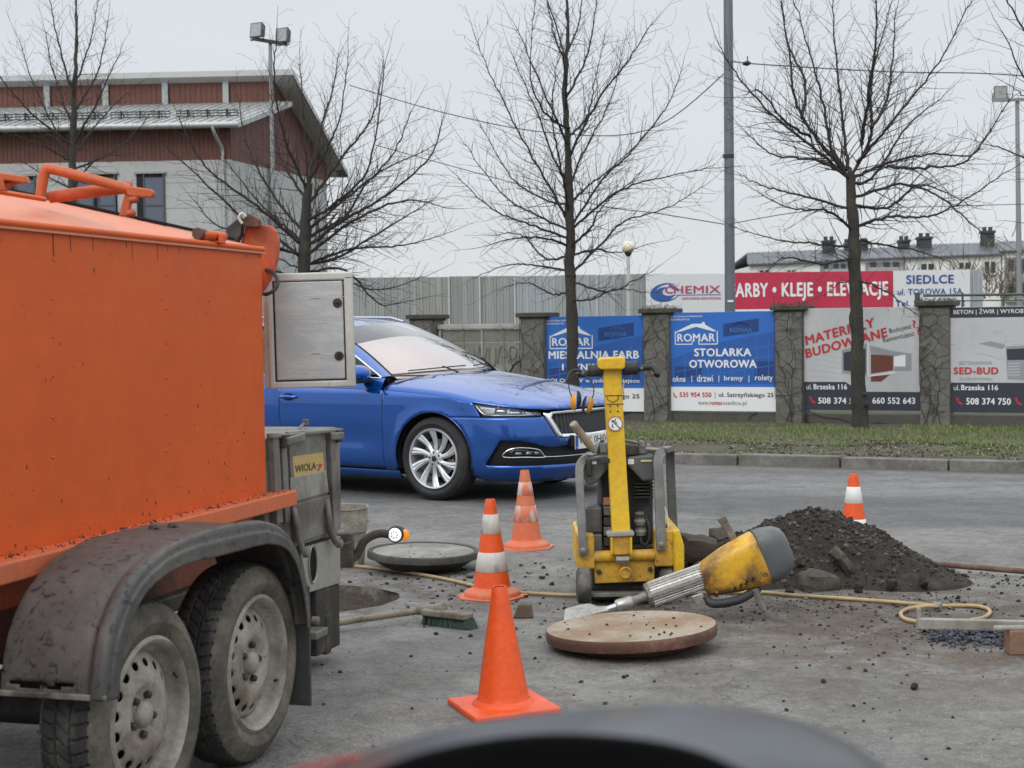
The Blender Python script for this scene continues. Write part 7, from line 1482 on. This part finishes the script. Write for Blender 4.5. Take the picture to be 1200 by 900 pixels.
mb = MB(); c_ = ax_pt(.92, 4, 15)+Vector((0, -.108, 0)); mb.tube([c_+Vector((-.015, 0, .01)), c_+Vector((0, 0, -.006)), c_+Vector((.004, 0, .012))], .0018, 4); mb.tube([c_+Vector((.006, 0, -.01)), c_+Vector((.02, 0, .004)), c_+Vector((.004, 0, .006))], .0018, 4); mb.build('scrawled_mark', INKB, bk)
# ribbed cylinder
c0_, c1_ = station(762, 697, Yb_-.02), station(831, 672.5, Yb_); axv = (c1_-c0_).normalized(); RB = .0585
yv = Vector((0, 1, 0)); yv = (yv-axv*yv.dot(axv)).normalized(); upv = yv.cross(axv); upv = -upv if upv.z < 0 else upv
mb = MB(); n_ = 26*4; vs = []
for i, c_ in enumerate((c0_, c1_)):
    for j in range(n_): a = 2*math.pi*j/n_; r_ = RB-(0 if j % 4 in (0, 1) else .0065); vs.append(c_+(upv*math.sin(a)*1.02+yv*math.cos(a))*r_)
mb.add(vs, [(j, (j+1) % n_, n_+(j+1) % n_, n_+j) for j in range(n_)]+[tuple(range(n_)), tuple(reversed(range(n_, 2*n_)))]); mb.build('ribbed_cylinder', ALU, bk)
mb = MB()
for f in (.2, .5, .8): mb.cyl(c0_.lerp(c1_, f), c0_.lerp(c1_, f)+axv*.003, RB-.001, n=30)
tag(mb.build('cross_rib', ALU, bk, smooth=40), kind='stuff')
mb = MB(); mb.cyl(c0_-axv*.018, c0_+axv*.004, RB*1.02, RB*1.06, 8); mb.build('front_flange', mat('worn_flange', (.22, .21, .18), .5, .4, col2=(.10, .08, .05), amt=.5, scale=10, var=.15, bump=.2), bk, bevel=.004)
mb = MB(); mb.cyl(c1_-axv*.01, c1_+axv*.03, RB*1.04, RB*.95, 24); mb.build('rear_flange', DARKM, bk, smooth=40)
n0, n1 = c0_-axv*.015, station(741, 704.5, 7.24); mb = MB(); mb.tube([n0, n0.lerp(n1, .6), n1], [.026, .019, .024], 16); mb.build('neck', GREYM, bk, smooth=40)
n2 = station(722, 711, 7.23); ax2 = (n2-n1).normalized(); mb = MB(); mb.tube([n1, n1+ax2*.006, n1.lerp(n2, .9), n2], [.026, .031, .031, .026], 18); mb.build('tool_sleeve', ALU, bk, smooth=40)
mb = MB(); mb.tube([n2-ax2*.02, station(711, 714.5, 7.22)], [.019, .016], 14); mb.build('chisel_shank', CHROME if False else mat('bright_steel', (.55, .57, .60), .25, .9, col2=(.3, .29, .27), amt=.4, scale=14, var=.1), bk, smooth=40)
STL = mat('bright_steel', (0,) * 3); DST = mat('dusty_steel', (.42, .42, .40), .5, .6, col2=(.22, .20, .17), amt=.4, scale=12, var=.12, bump=.15)
bl = [(713, 713.5, .019, .015), (700, 715, .028, .011), (690, 714.5, .05, .008), (678, 717, .056, .006), (661.5, 723.5, .056, .003)]
mb = MB(); vs = []
dirb = (station(661.5, 723.5, 7.19)-station(713, 713.5, 7.22)).normalized(); wv = Vector((.10, 1, .42)).normalized(); nv = dirb.cross(wv).normalized()
for px, py, w_, t_ in bl: c_ = station(px, py, 7.22-.03*(713-px)/51); c_.z = max(c_.z, .012+w_*.36); vs += [c_-wv*w_-nv*t_*.3, c_-nv*t_, c_+wv*w_-nv*t_*.3, c_+wv*w_+nv*t_*.3, c_+nv*t_, c_-wv*w_+nv*t_*.3]
mb.add(vs, [(0, 1, 2, 3, 4, 5), tuple(range(29, 23, -1))]+[(i*6+j, (i+1)*6+j, (i+1)*6+(j+1) % 6, i*6+(j+1) % 6) for i in range(4) for j in range(6)]); mb.build('chisel_blade', DST, bk, smooth=35)
HG = mat('handle_grey', (.13, .12, .11), .6, .2, col2=(.26, .24, .2), amt=.4, scale=10, var=.15, bump=.2)
mb = MB(); mb.bar(station(846, 608, 7.34), station(860, 632, 7.34), .03, .034); mb.build('handle_bar', HG, bk, bevel=.005); mb = MB(); mb.bar(station(845, 606, 7.34), station(848.5, 612, 7.34), .036, .04); mb.build('handle_stop', HG, bk, bevel=.004)
def btube(name, pts, r_, mt, n=10, sm=5): mb = MB(); P_ = [tuple(bq(*p)) for p in pts]; mb.tube(spline(P_, sm) if sm else P_, r_, n); return mb.build(name, mt, bk, smooth=50)
btube('lower_handle', [(826, 699, 7.22), (834, 707, 7.2), (850, 706.5, 7.18), (868, 702, 7.18), (880, 695, 7.2), (888, 690, 7.25)], [.022, .024]+[.020]*20+[.02, .02, .02, .02], RUBB); mb = MB(); mb.bar(station(884, 690, 7.20), station(896, 717, 7.18), .034, .03, w1=.03, z1=.026); mb.build('handle_bar', HG, bk, bevel=.006)
cpl('lever_plate', [(810, 699), (823, 695), (828, 704), (825, 716), (819, 714)], 7.20, .02, ALU, .003, bk, bo)
# ---- lids
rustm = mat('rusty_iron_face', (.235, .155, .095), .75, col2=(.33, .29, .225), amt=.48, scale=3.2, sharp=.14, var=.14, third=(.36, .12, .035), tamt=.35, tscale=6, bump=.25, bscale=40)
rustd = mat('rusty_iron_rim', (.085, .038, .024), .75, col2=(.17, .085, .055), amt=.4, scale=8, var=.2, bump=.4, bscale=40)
lo = Vector((.492, 6.62, 0)); ld = thing('manhole_lid', 'large rusty brown manhole lid tilted on the asphalt in front of the breaker', 'manhole lid', lo, rot=(R(-.6), R(-2.6), 0)); ld.location.z = .018
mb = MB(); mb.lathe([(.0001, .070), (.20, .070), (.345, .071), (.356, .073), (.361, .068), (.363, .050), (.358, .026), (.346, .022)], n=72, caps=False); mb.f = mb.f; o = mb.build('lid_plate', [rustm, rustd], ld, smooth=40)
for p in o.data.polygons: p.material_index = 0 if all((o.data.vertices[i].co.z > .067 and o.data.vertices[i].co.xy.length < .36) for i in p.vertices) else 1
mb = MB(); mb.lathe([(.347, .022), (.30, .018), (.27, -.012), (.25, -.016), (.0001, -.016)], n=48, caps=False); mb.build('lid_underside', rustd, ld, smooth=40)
rg = random.Random(8)
for k in range(26):
    a, r_ = rg.uniform(0, 6.28), .33*math.sqrt(rg.random()); mb = MB(); s_ = rg.uniform(.003, .008); rock(mb, (r_*math.cos(a), r_*math.sin(a), .070+s_*.5), s_, rg, .8); mb.build('grit_crumb', soild, ld)
g2 = Vector((-.513, 8.86, 0)); l2 = thing('manhole_lid', 'grey concrete-filled manhole lid lying tilted near the trailer lamp', 'manhole lid', g2, rot=(R(.8), R(1.2), 0)); l2.location.z = .012
CG = mat('lid_concrete', (.27, .26, .235), .9, col2=(.17, .16, .14), amt=.5, scale=5, var=.15, third=(.34, .32, .28), tamt=.35, tscale=12, bump=.4); ING = mat('dark_cast_iron', (.045, .044, .042), .7, .2, col2=(.10, .09, .075), amt=.4, scale=8, var=.2, bump=.2)
mb = MB(); mb.lathe([(.0001, .094), (.285, .094), (.287, .090)], n=56, caps=False); mb.build('concrete_fill', CG, l2, smooth=30)
mb = MB(); mb.lathe([(.286, .088), (.288, .098), (.312, .099), (.316, .094), (.316, .062), (.300, .056), (.285, .05), (.24, .02), (.20, .0), (.0001, -.008)], n=56, caps=False); mb.build('iron_rim', ING, l2, smooth=40)
for k in range(9):
    a, r_ = rg.uniform(0, 6.28), .25*math.sqrt(rg.random()); mb = MB(); s_ = rg.uniform(.004, .010); rock(mb, (r_*math.cos(a), r_*math.sin(a), .094+s_*.4), s_, rg, .6); mb.build('grit_crumb', CG, l2)
# ---- bucket behind the cabinet
p = G(399, 667); bu = thing('bucket', 'cement-crusted grey bucket standing behind the trailer lamp', 'bucket', (p.x, p.y+.12, 0)); BUM = mat('cement_crust', (.20, .185, .155), .9, col2=(.34, .32, .27), amt=.45, scale=8, var=.2, third=(.09, .075, .06), tamt=.36, tscale=7, bump=.6)
mb = MB(); mb.lathe([(.0001, .01), (.118, .01), (.122, 0), (.135, .12), (.138, .20), (.146, .205), (.144, .215), (.150, .33), (.156, .335), (.154, .345), (.147, .343), (.140, .25), (.0001, .24)], n=36, caps=False); mb.build('bucket_body', BUM, bu, smooth=35)
mb = MB(); mb.tube([(.152*math.cos(a), .152*math.sin(a), .30-.05*math.sin(a*1.0+1)) for a in [k*.25 for k in range(13)]], .004, 6); mb.build('bucket_handle', GREYM, bu, smooth=50)
# ---- cones
CO1 = mat('cone_orange', (.76, .090, .012), .45, col2=(.62, .078, .016), amt=.45, scale=5, var=.09, third=(.40, .22, .14), tamt=.345, tscale=10, bump=.05)
CO2 = mat('cone_orange_faded', (.60, .13, .055), .6, col2=(.52, .18, .09), amt=.45, scale=8, var=.1, third=(.34, .19, .12), tamt=.36, tscale=14)
CW1 = mat('cone_white_dirty', (.58, .56, .52), .6, col2=(.28, .26, .23), amt=.42, scale=10, sharp=.1, var=.1, third=(.16, .15, .13), tamt=.33, tscale=22, stretch=(1, 1, .5)); CW2 = mat('cone_white_clean', (.72, .72, .70), .5, var=.04)
CW3 = mat('cone_worn_band', (.60, .17, .09), .6, col2=(.55, .50, .45), amt=.50, scale=12, sharp=.06, var=.1, stretch=(1, 1, .35))
def cone(label, x, y, H_, rt, rbm, bands, base, m_, m2, rz=0., tilt=(0, 0)):
    t_ = thing('traffic_cone', label, 'traffic cone', (x, y, 0), rot=(tilt[0], tilt[1], rz), group=None)
    zb_ = .03; rr = lambda z: rbm+(rt-rbm)*(z-zb_)/(H_-zb_)
    mb = MB(); zz = [zb_-.004, zb_+.006]+[zb_+(H_-zb_)*k/12 for k in range(1, 12)]+[H_-.004, H_, H_-.001, H_-.03]; mb.lathe([(rr(z)+(.006 if k == 0 else 0)-(.005 if k > len(zz)-3 else (.001 if k == len(zz)-3 else 0)), z) for k, z in enumerate(zz)], n=44, caps=False); mb.build('cone_body', m_, t_, smooth=60)
    for f0, f1, mm in bands:
        a, b_ = zb_+(H_-zb_)*f0, zb_+(H_-zb_)*f1; mb = MB(); mb.lathe([(rr(a)+.0004, a), (rr(a)+.0016, a+.001), (rr(b_)+.0016, b_-.001), (rr(b_)+.0004, b_)], n=44, caps=False); mb.build('reflective_band', mm, t_, smooth=60)
    if base == 'square':
        mb = MB(); s_ = .160; mb.box((0, 0, .012), (2*s_, 2*s_, .024)); mb.build('cone_base', m_, t_, bevel=.008, seg=3); mb = MB(); mb.lathe([(rbm+.022, .02), (rbm+.012, .032), (rbm, .040)], n=44, caps=False); mb.build('base_collar', m_, t_, smooth=60)
    else:
        mb = MB(); mb.lathe([(rbm+.044, .0), (rbm+.044, .022), (rbm+.036, .034), (rbm+.012, .038), (rbm-.004, .052)], n=44, caps=False); mb.build('base_collar', m2, t_, smooth=50)
        mb = MB(); s_ = base; k = .35; oc = [(s_, -s_*k), (s_, s_*k), (s_*k, s_), (-s_*k, s_), (-s_, s_*k), (-s_, -s_*k), (-s_*k, -s_), (s_*k, -s_)]; mb.prism(oc, .008); mb.build('cone_base', m2, t_, bevel=.003)
    return t_
cone('plain bright orange cone with a square foot, nearest to the camera', -.045, 5.56, .44, .0255, .094, [], 'square', CO1, CO1, R(20), (0, R(-1.2)))
cone('orange cone with two grubby white bands standing beside the broom', -.113, 7.93, .492, .024, .098, [(.22, .43, CW1), (.63, .84, CW1)], .172, CO1, CO2, R(12), (0, R(-.5)))
cone('faded orange cone with scraped bands, farthest back near the car wheel', .078, 9.69, .478, .026, .097, [(.30, .52, CW3), (.66, .84, CW3)], .165, CO2, CO2, R(30), (0, R(-1.0)))
cone('orange and clean white banded cone standing behind the dark soil heap', 1.965, 9.10, .485, .025, .098, [(.22, .43, CW2), (.63, .84, CW2)], .172, CO1, CO1, R(5), (0, R(.3)))
# ---- broom, stone, brick
br0 = G(520, 722); br = thing('broom', 'street broom with a dark green bristle head lying on the asphalt', 'broom', br0); bq2 = local(br0)
mb = MB(); a, b_ = G(330, 741, .03)-br0, G(506, 714, .05)-br0; mb.tube([a, a.lerp(b_, .5)+Vector((0, 0, .004)), b_], .0145, 10); mb.build('broom_handle', mat('pale_worn_wood', (.27, .225, .165), .8, col2=(.14, .11, .085), amt=.45, scale=8, var=.15, bump=.2), br, smooth=50)
h0, h1 = G(500, 716, .055)-br0, G(551, 722, .055)-br0; dh = (h1-h0).normalized(); nh = Vector((-dh.y, dh.x, 0)); BW2 = mat('dusty_broom_wood', (.24, .215, .165), .85, col2=(.13, .11, .08), amt=.45, scale=9, var=.2, bump=.3)
mb = MB(); mb.bar(h0-nh*.01, h1-nh*.01, .075, .03); mb.build('broom_block', BW2, br, bevel=.008); mb = MB(); mb.tube([(b_+h0)/2-Vector((.05, 0, 0)), h0.lerp(h1, .42)+Vector((0, 0, .022))], [.022, .026], 12); mb.build('handle_socket', BW2, br, smooth=40)
mb = MB(); rg = random.Random(6)
for _ in range(1500):
    u, v = rg.random(), rg.uniform(-.034, .034); p = h0.lerp(h1, u)+nh*v+Vector((0, 0, -.012)); d = (dh*(.35+.35*rg.random())*(.3+u)+nh*rg.gauss(-.35, .15)+Vector((0, 0, -.95))).normalized()*rg.uniform(.045, .07); e2 = p+d; e2.z = max(e2.z, .003); mb.tube([p, p.lerp(e2, .6), e2], .0013, 3, caps=False)
tag(mb.build('bristles', mat('dark_green_bristle', (.015, .045, .028), .6, col2=(.03, .03, .025), amt=.4, scale=20, var=.3), br, fix=False), kind='stuff')
s0 = G(613, 724); st_ = MB(); st_.prism([(-.045, -.03), (.045, -.022), (.04, .03), (-.04, .035)], .075); st_.v = [(x*(1.1 if z < .01 else .75)+(.01 if z > .01 else 0), y*(1 if z < .01 else .6), z*.85) for x, y, z in st_.v]
o = st_.build('stone_chunk', mat('brown_stone', (.10, .065, .045), .9, col2=(.2, .16, .12), amt=.35, scale=20, var=.25, bump=.5), bevel=.008); o.location = s0; tag(o, 'brown stone chunk lying just right of the banded cone base', 'stone')
# ---- hose
HO = mat('yellow_hose', (.42, .31, .15), .6, col2=(.28, .21, .12), amt=.45, scale=3, var=.12, third=(.10, .08, .06), tamt=.3, tscale=12, coord='Object')
hp0 = G(700, 697); hs_ = thing('air_hose', 'long dirty yellow air hose running behind the compactor to a loop at the right', 'hose', hp0)
def gp_(px, py, z=.012): return tuple(G(px, py, z)-hp0)
mb = MB(); mb.tube(spline([gp_(330, 660), gp_(380, 661), gp_(419, 663.5), gp_(450, 666.5), gp_(487, 672), gp_(529, 680), gp_(556, 686.5), gp_(585, 692), gp_(620, 695), gp_(675, 697.5), gp_(740, 697), gp_(820, 695), gp_(860, 694), gp_(892, 694), gp_(930, 697.5), gp_(985, 701), gp_(1040, 705), gp_(1096, 709.5), gp_(1120, 709.5), gp_(1142, 710), gp_(1156, 713), gp_(1160, 718), gp_(1152, 724), gp_(1136, 728), gp_(1160, 735), gp_(1260, 740)], 8), .0095, 9); mb.build('hose_line', HO, hs_, smooth=70)
mb = MB(); mb.tube(spline([gp_(1099, 710.5, .02), gp_(1085, 710.5, .02), gp_(1066, 713), gp_(1056, 718), gp_(1058, 724), gp_(1068, 727.5), gp_(1085, 729)], 8), .0095, 9); mb.build('hose_end', HO, hs_, smooth=70)
mb = MB(); mb.tube([gp_(1094, 709, .022), gp_(1103, 710, .022)], .017, 8); mb.build('coupling', GREYM, hs_, bevel=.003)
# ---- soil heap
hc = Vector((1.66, 8.50, 0)); NX, NY = 170, 130
def hz_(x, y):
    dx, dy = x-hc.x, y-hc.y; n1 = fz((x*2.2, y*2.2, 3), 1, 4); r1 = math.hypot((dx+.03)/.68, dy/.54)+.10*fz((x*1.7, y*1.7, 7), 1, 3); main = .40*max(0, 1-r1)**1.0*(1+.15*n1); main = .345*(1-min(1, r1)**1.3)*(1+.12*n1)
    r2 = math.hypot((x-2.02)/.38, (y-8.2)/.32); t2 = .15*max(0, 1-r2**1.4); r3 = math.hypot((x-1.20)/.42, (y-8.35)/.36); t3 = .22*max(0, 1-r3**1.5)
    h_ = max(main, 0)+.0; h_ = max(h_, t2, t3)*.75+.25*(max(main, 0)+t2*.4+t3*.4)
    return h_+(.032*fz((x*7, y*7, 1), 1, 5)+.012*fz((x*26, y*26, 5), 1, 4))*min(1, h_*14)-.012*(h_ < .01)
mb = MB(); x0, x1, y0, y1 = .70, 2.72, 7.82, 9.2
mb.add([(x0+(x1-x0)*i/NX-hc.x, y0+(y1-y0)*j/NY-hc.y, hz_(x0+(x1-x0)*i/NX, y0+(y1-y0)*j/NY)) for i in range(NX+1) for j in range(NY+1)], [(i*(NY+1)+j, (i+1)*(NY+1)+j, (i+1)*(NY+1)+j+1, i*(NY+1)+j+1) for i in range(NX) for j in range(NY)])
hp_ = thing('soil_heap', 'heap of dark crumbly soil and broken asphalt behind the breaker', 'soil heap', hc)
tag(mb.build('soil', soild, hp_, smooth=180, fix=False), kind='stuff')
mb = MB(); rg = random.Random(12)
for _ in range(5200):
    x, y = rg.gauss(hc.x+.1, .42), rg.gauss(hc.y-.06, .26); h_ = hz_(x, y)
    if h_ < .012: continue
    s_ = .003+.015*rg.random()**5; rock(mb, (x-hc.x, y-hc.y, h_+s_*.25), s_, rg, .85, rg.choice((0, 0, 0, 1, 2)) if s_ > .008 else 0)
tag(mb.build('soil_clods', [soild, soilm, mat('dark_grit', (.09, .08, .07), .95, var=.3, scale=9, coord='World')], hp_, fix=False), kind='stuff')
def slab_(name, px, py, z, sz, rot, mt, seed):
    bm = bmesh.new(); bmesh.ops.create_cube(bm, size=1); bmesh.ops.subdivide_edges(bm, edges=bm.edges[:], cuts=4, use_grid_fill=True)
    for v in bm.verts:
        c = v.co.copy(); sph = c.normalized()*.55; c = c.lerp(sph, .45); c = Vector((c.x*sz[0], c.y*sz[1], c.z*sz[2])); q_ = c/max(sz)
        c *= 1+.28*fz((q_.x*2.5+seed, q_.y*2.5, q_.z*2.5), 1, 4); v.co = c+Vector((fz((q_.x*9+seed, q_.y*9, q_.z*9), 1, 2),)*3)*.004
    me = bpy.data.meshes.new(name); bm.to_mesh(me); bm.free(); me.materials.append(mt); me.polygons.foreach_set('use_smooth', [True]*len(me.polygons)); me.set_sharp_from_angle(angle=R(32))
    o = bpy.data.objects.new(name, me); COL.objects.link(o); o.parent = hp_; o.location = W(px, py, z)-hc; o.rotation_euler = rot
ASC = mat('asphalt_lump', (.055, .047, .038), .95, col2=(.095, .08, .062), amt=.45, scale=14, var=.3, bump=.8)
slab_('asphalt_lump', 988, 658, 8.12, (.06, .16, .14), (R(10), R(-35), 0), ASC, 1); slab_('asphalt_lump', 958, 682, 8.0, (.19, .12, .10), (R(8), R(6), R(20)), ASC, 2); slab_('asphalt_lump', 818, 643, 8.3, (.20, .14, .13), (R(10), R(8), R(10)), soilm, 3); slab_('asphalt_lump', 845, 634, 8.5, (.14, .12, .12), (R(20), R(-8), R(30)), soilm, 4); slab_('asphalt_lump', 1075, 668, 8.15, (.10, .08, .08), (0, 0, .4), soild, 5); slab_('asphalt_lump', 830, 672, 8.1, (.16, .10, .09), (R(10), R(20), R(5)), ASC, 8); slab_('asphalt_lump', 905, 628, 8.3, (.10, .08, .07), (0, .3, .4), ASC, 6)
for k, (px, py) in enumerate(((1045, 684), (1082, 682), (925, 694), (1006, 689), (1032, 671), (938, 660), (880, 640))): slab_('soil_lump', px, py, 7.9 if py > 680 else 8.12, (.05, .045, .04), (k, k*.5, k), soild, 20+k)
mb = MB(); a, b_ = G(1072, 659, .055), G(1290, 677, .02); mb.tube([Vector((0, 0, 0)), b_-a], .0155, 10); o = mb.build('steel_bar', mat('rusty_bar', (.10, .055, .035), .8, col2=(.2, .13, .09), amt=.4, scale=6, var=.2, bump=.3), smooth=50); o.location = a; tag(o, 'rusty brown steel bar leaning out of the soil heap to the right edge', 'bar')
# ---- low frame, rusty post and fresh gravel at the right
f0 = G(1076, 741); fr_ = thing('low_barrier_rail', 'grey concrete-dusted rail on short legs over dark gravel at the right edge', 'rail', f0); fq = local(f0)
FM = mat('dusty_rail', (.30, .29, .25), .85, col2=(.20, .185, .155), amt=.45, scale=5, var=.12, bump=.3); Yf = f0.y
a, b_ = fq(1075, 730.5, Yf), fq(1330, 736, Yf-.05); mb = MB(); mb.bar(a, b_, .045, .045); mb.build('rail_beam', FM, fr_, bevel=.004)
mb = MB(); mb.bar(fq(1076.5, 741, Yf), fq(1076.5, 712, Yf), .018, .018); mb.build('rail_leg', FM, fr_, bevel=.003)
for x_ in (.55, .95): mb = MB(); mb.box((x_, 0, .01), (.03, .05, .05)); mb.build('rail_leg', FM, fr_, bevel=.003)
p = G(1192, 768); rp = thing('rusty_post_stub', 'short rusty brown block standing at the right edge under the grey rail', 'block', p); RBM = mat('pale_rust_block', (.21, .125, .085), .85, col2=(.20, .10, .06), amt=.45, scale=12, var=.2, bump=.4)
mb = MB(); mb.box((.025, .04, .05), (.11, .08, .10)); mb.build('block', RBM, rp, bevel=.006); mb = MB(); mb.tube([(-.09, .02, .108), (.1, .02, .106)], .012, 8); mb.build('pipe_stub', FM, rp, smooth=50)
mb = MB(); rg = random.Random(14); GV = [mat('bluish_gravel', (.022, .026, .038), .6, var=.3, scale=9, coord='World'), mat('bluish_gravel_light', (.05, .055, .07), .6, var=.3, scale=9, coord='World')]
for _ in range(1500):
    px, py = rg.uniform(1088, 1320), rg.gauss(748, 5.0)
    if px < 1110 and rg.random() < .5: continue
    p = G(px, py); s_ = rg.uniform(.005, .013); rock(mb, (p.x, p.y, s_*.4+.03*max(0, 1-abs(py-748)/9)*rg.random()), s_, rg, .8, rg.choice((0, 0, 1)))
tag(mb.build('fresh_gravel', GV, fix=False), 'patch of dark bluish fresh gravel under the grey rail', 'gravel', kind='stuff')
# single larger pebbles that read one by one
rg = random.Random(17); PEB = [(1072, 808, .020, 'dark pebble lying alone near the lower right'), (965, 800, .012, 'small dark pebble left of the lone larger one'), (690, 674, .018, 'dark pebble between the banded cone and the compactor'), (1123, 702, .015, 'dark pebble just above the hose loop')]
for px, py, s_, lb in PEB: mb = MB(); rock(mb, (0, 0, s_*.6), s_, rg, .85); o = mb.build('pebble', soild, bevel=.002); o.location = G(px, py); tag(o, lb, 'pebble', 'loose pebbles on the asphalt')
# ================================================================== THE CAMERA CAR'S DASH HOOD
DSH = mat('dash_grey_plastic', (.036, .041, .047), .30, var=.04, bump=.03, bscale=120); DBL = mat('dash_black', (.006, .006, .007), .6, var=0)
do = W(700, 960, .80); dt = thing('instrument_cowl', 'blurred black and grey arched instrument hood at the bottom edge in front of the camera', 'dashboard', do)
oa = [(330, 925), (390, 897), (460, 872), (540, 852), (620, 838), (700, 829), (780, 825), (850, 828), (920, 840), (980, 862), (1030, 892), (1065, 925)]
ia = [(400, 925), (440, 902), (480, 886), (530, 873), (590, 863), (650, 859), (710, 861), (770, 868), (820, 880), (860, 897), (885, 912), (900, 930)]
OA, IA = spline(oa, 6), spline(ia, 6); n_ = len(OA); mb = MB(); vs = []
for i in range(n_):
    o3 = W(*OA[i], .86)-do; i3 = W(*IA[i], .70)-do; m3 = (o3+i3)/2+Vector((0, -.015, .0045)); bk_ = o3+Vector((0, .03, -.020)); b2_ = o3+Vector((0, .06, -.10)); vs += [i3+Vector((0, .12, -.06)), i3+Vector((0, .003, -.003)), i3, i3.lerp(m3, .5)+Vector((0, -.003, .0015)), m3, o3.lerp(m3, .5)+Vector((0, 0, .002)), o3, bk_, b2_]
mb.add(vs, [(i*9+j, (i+1)*9+j, (i+1)*9+j+1, i*9+j+1) for i in range(n_-1) for j in range(1, 8)]); mb.build('cowl_shell', DSH, dt, smooth=80, fix=False)
mb = MB(); mb.add([v for i in range(n_) for v in vs[i*9:i*9+2]], [(i*2, (i+1)*2, (i+1)*2+1, i*2+1) for i in range(n_-1)]); mb.build('cowl_lining', DBL, dt, smooth=80, fix=False)
mb = MB(); p0 = W(640, 960, .90)-do; mb.add([W(300, 1000, .9)-do, W(1000, 1000, .9)-do, W(1000, 860, .9)-do, W(300, 860, .9)-do], []); 
bk3 = [vs[i*9] for i in range(n_)]; mb = MB(); mb.add(bk3+[v+Vector((0, .001, -.08)) for v in bk3], [(i, i+1, n_+i+1, n_+i) for i in range(n_-1)]); mb.build('gauge_panel', DBL, dt, fix=False)
mb = MB(); mb.tube(spline([tuple(W(a, b_, .80)-do) for a, b_ in ((310, 915), (350, 902), (385, 893), (425, 886))], 5), .0012, 8); mb.build('red_trim', mat('red_trim', (.30, .03, .02), .5, var=0), dt, smooth=60)
mb = MB(); mb.box((0, .05, -.16), (.5, .35, .10)); mb.build('dash_body', DBL, dt, bevel=.03)
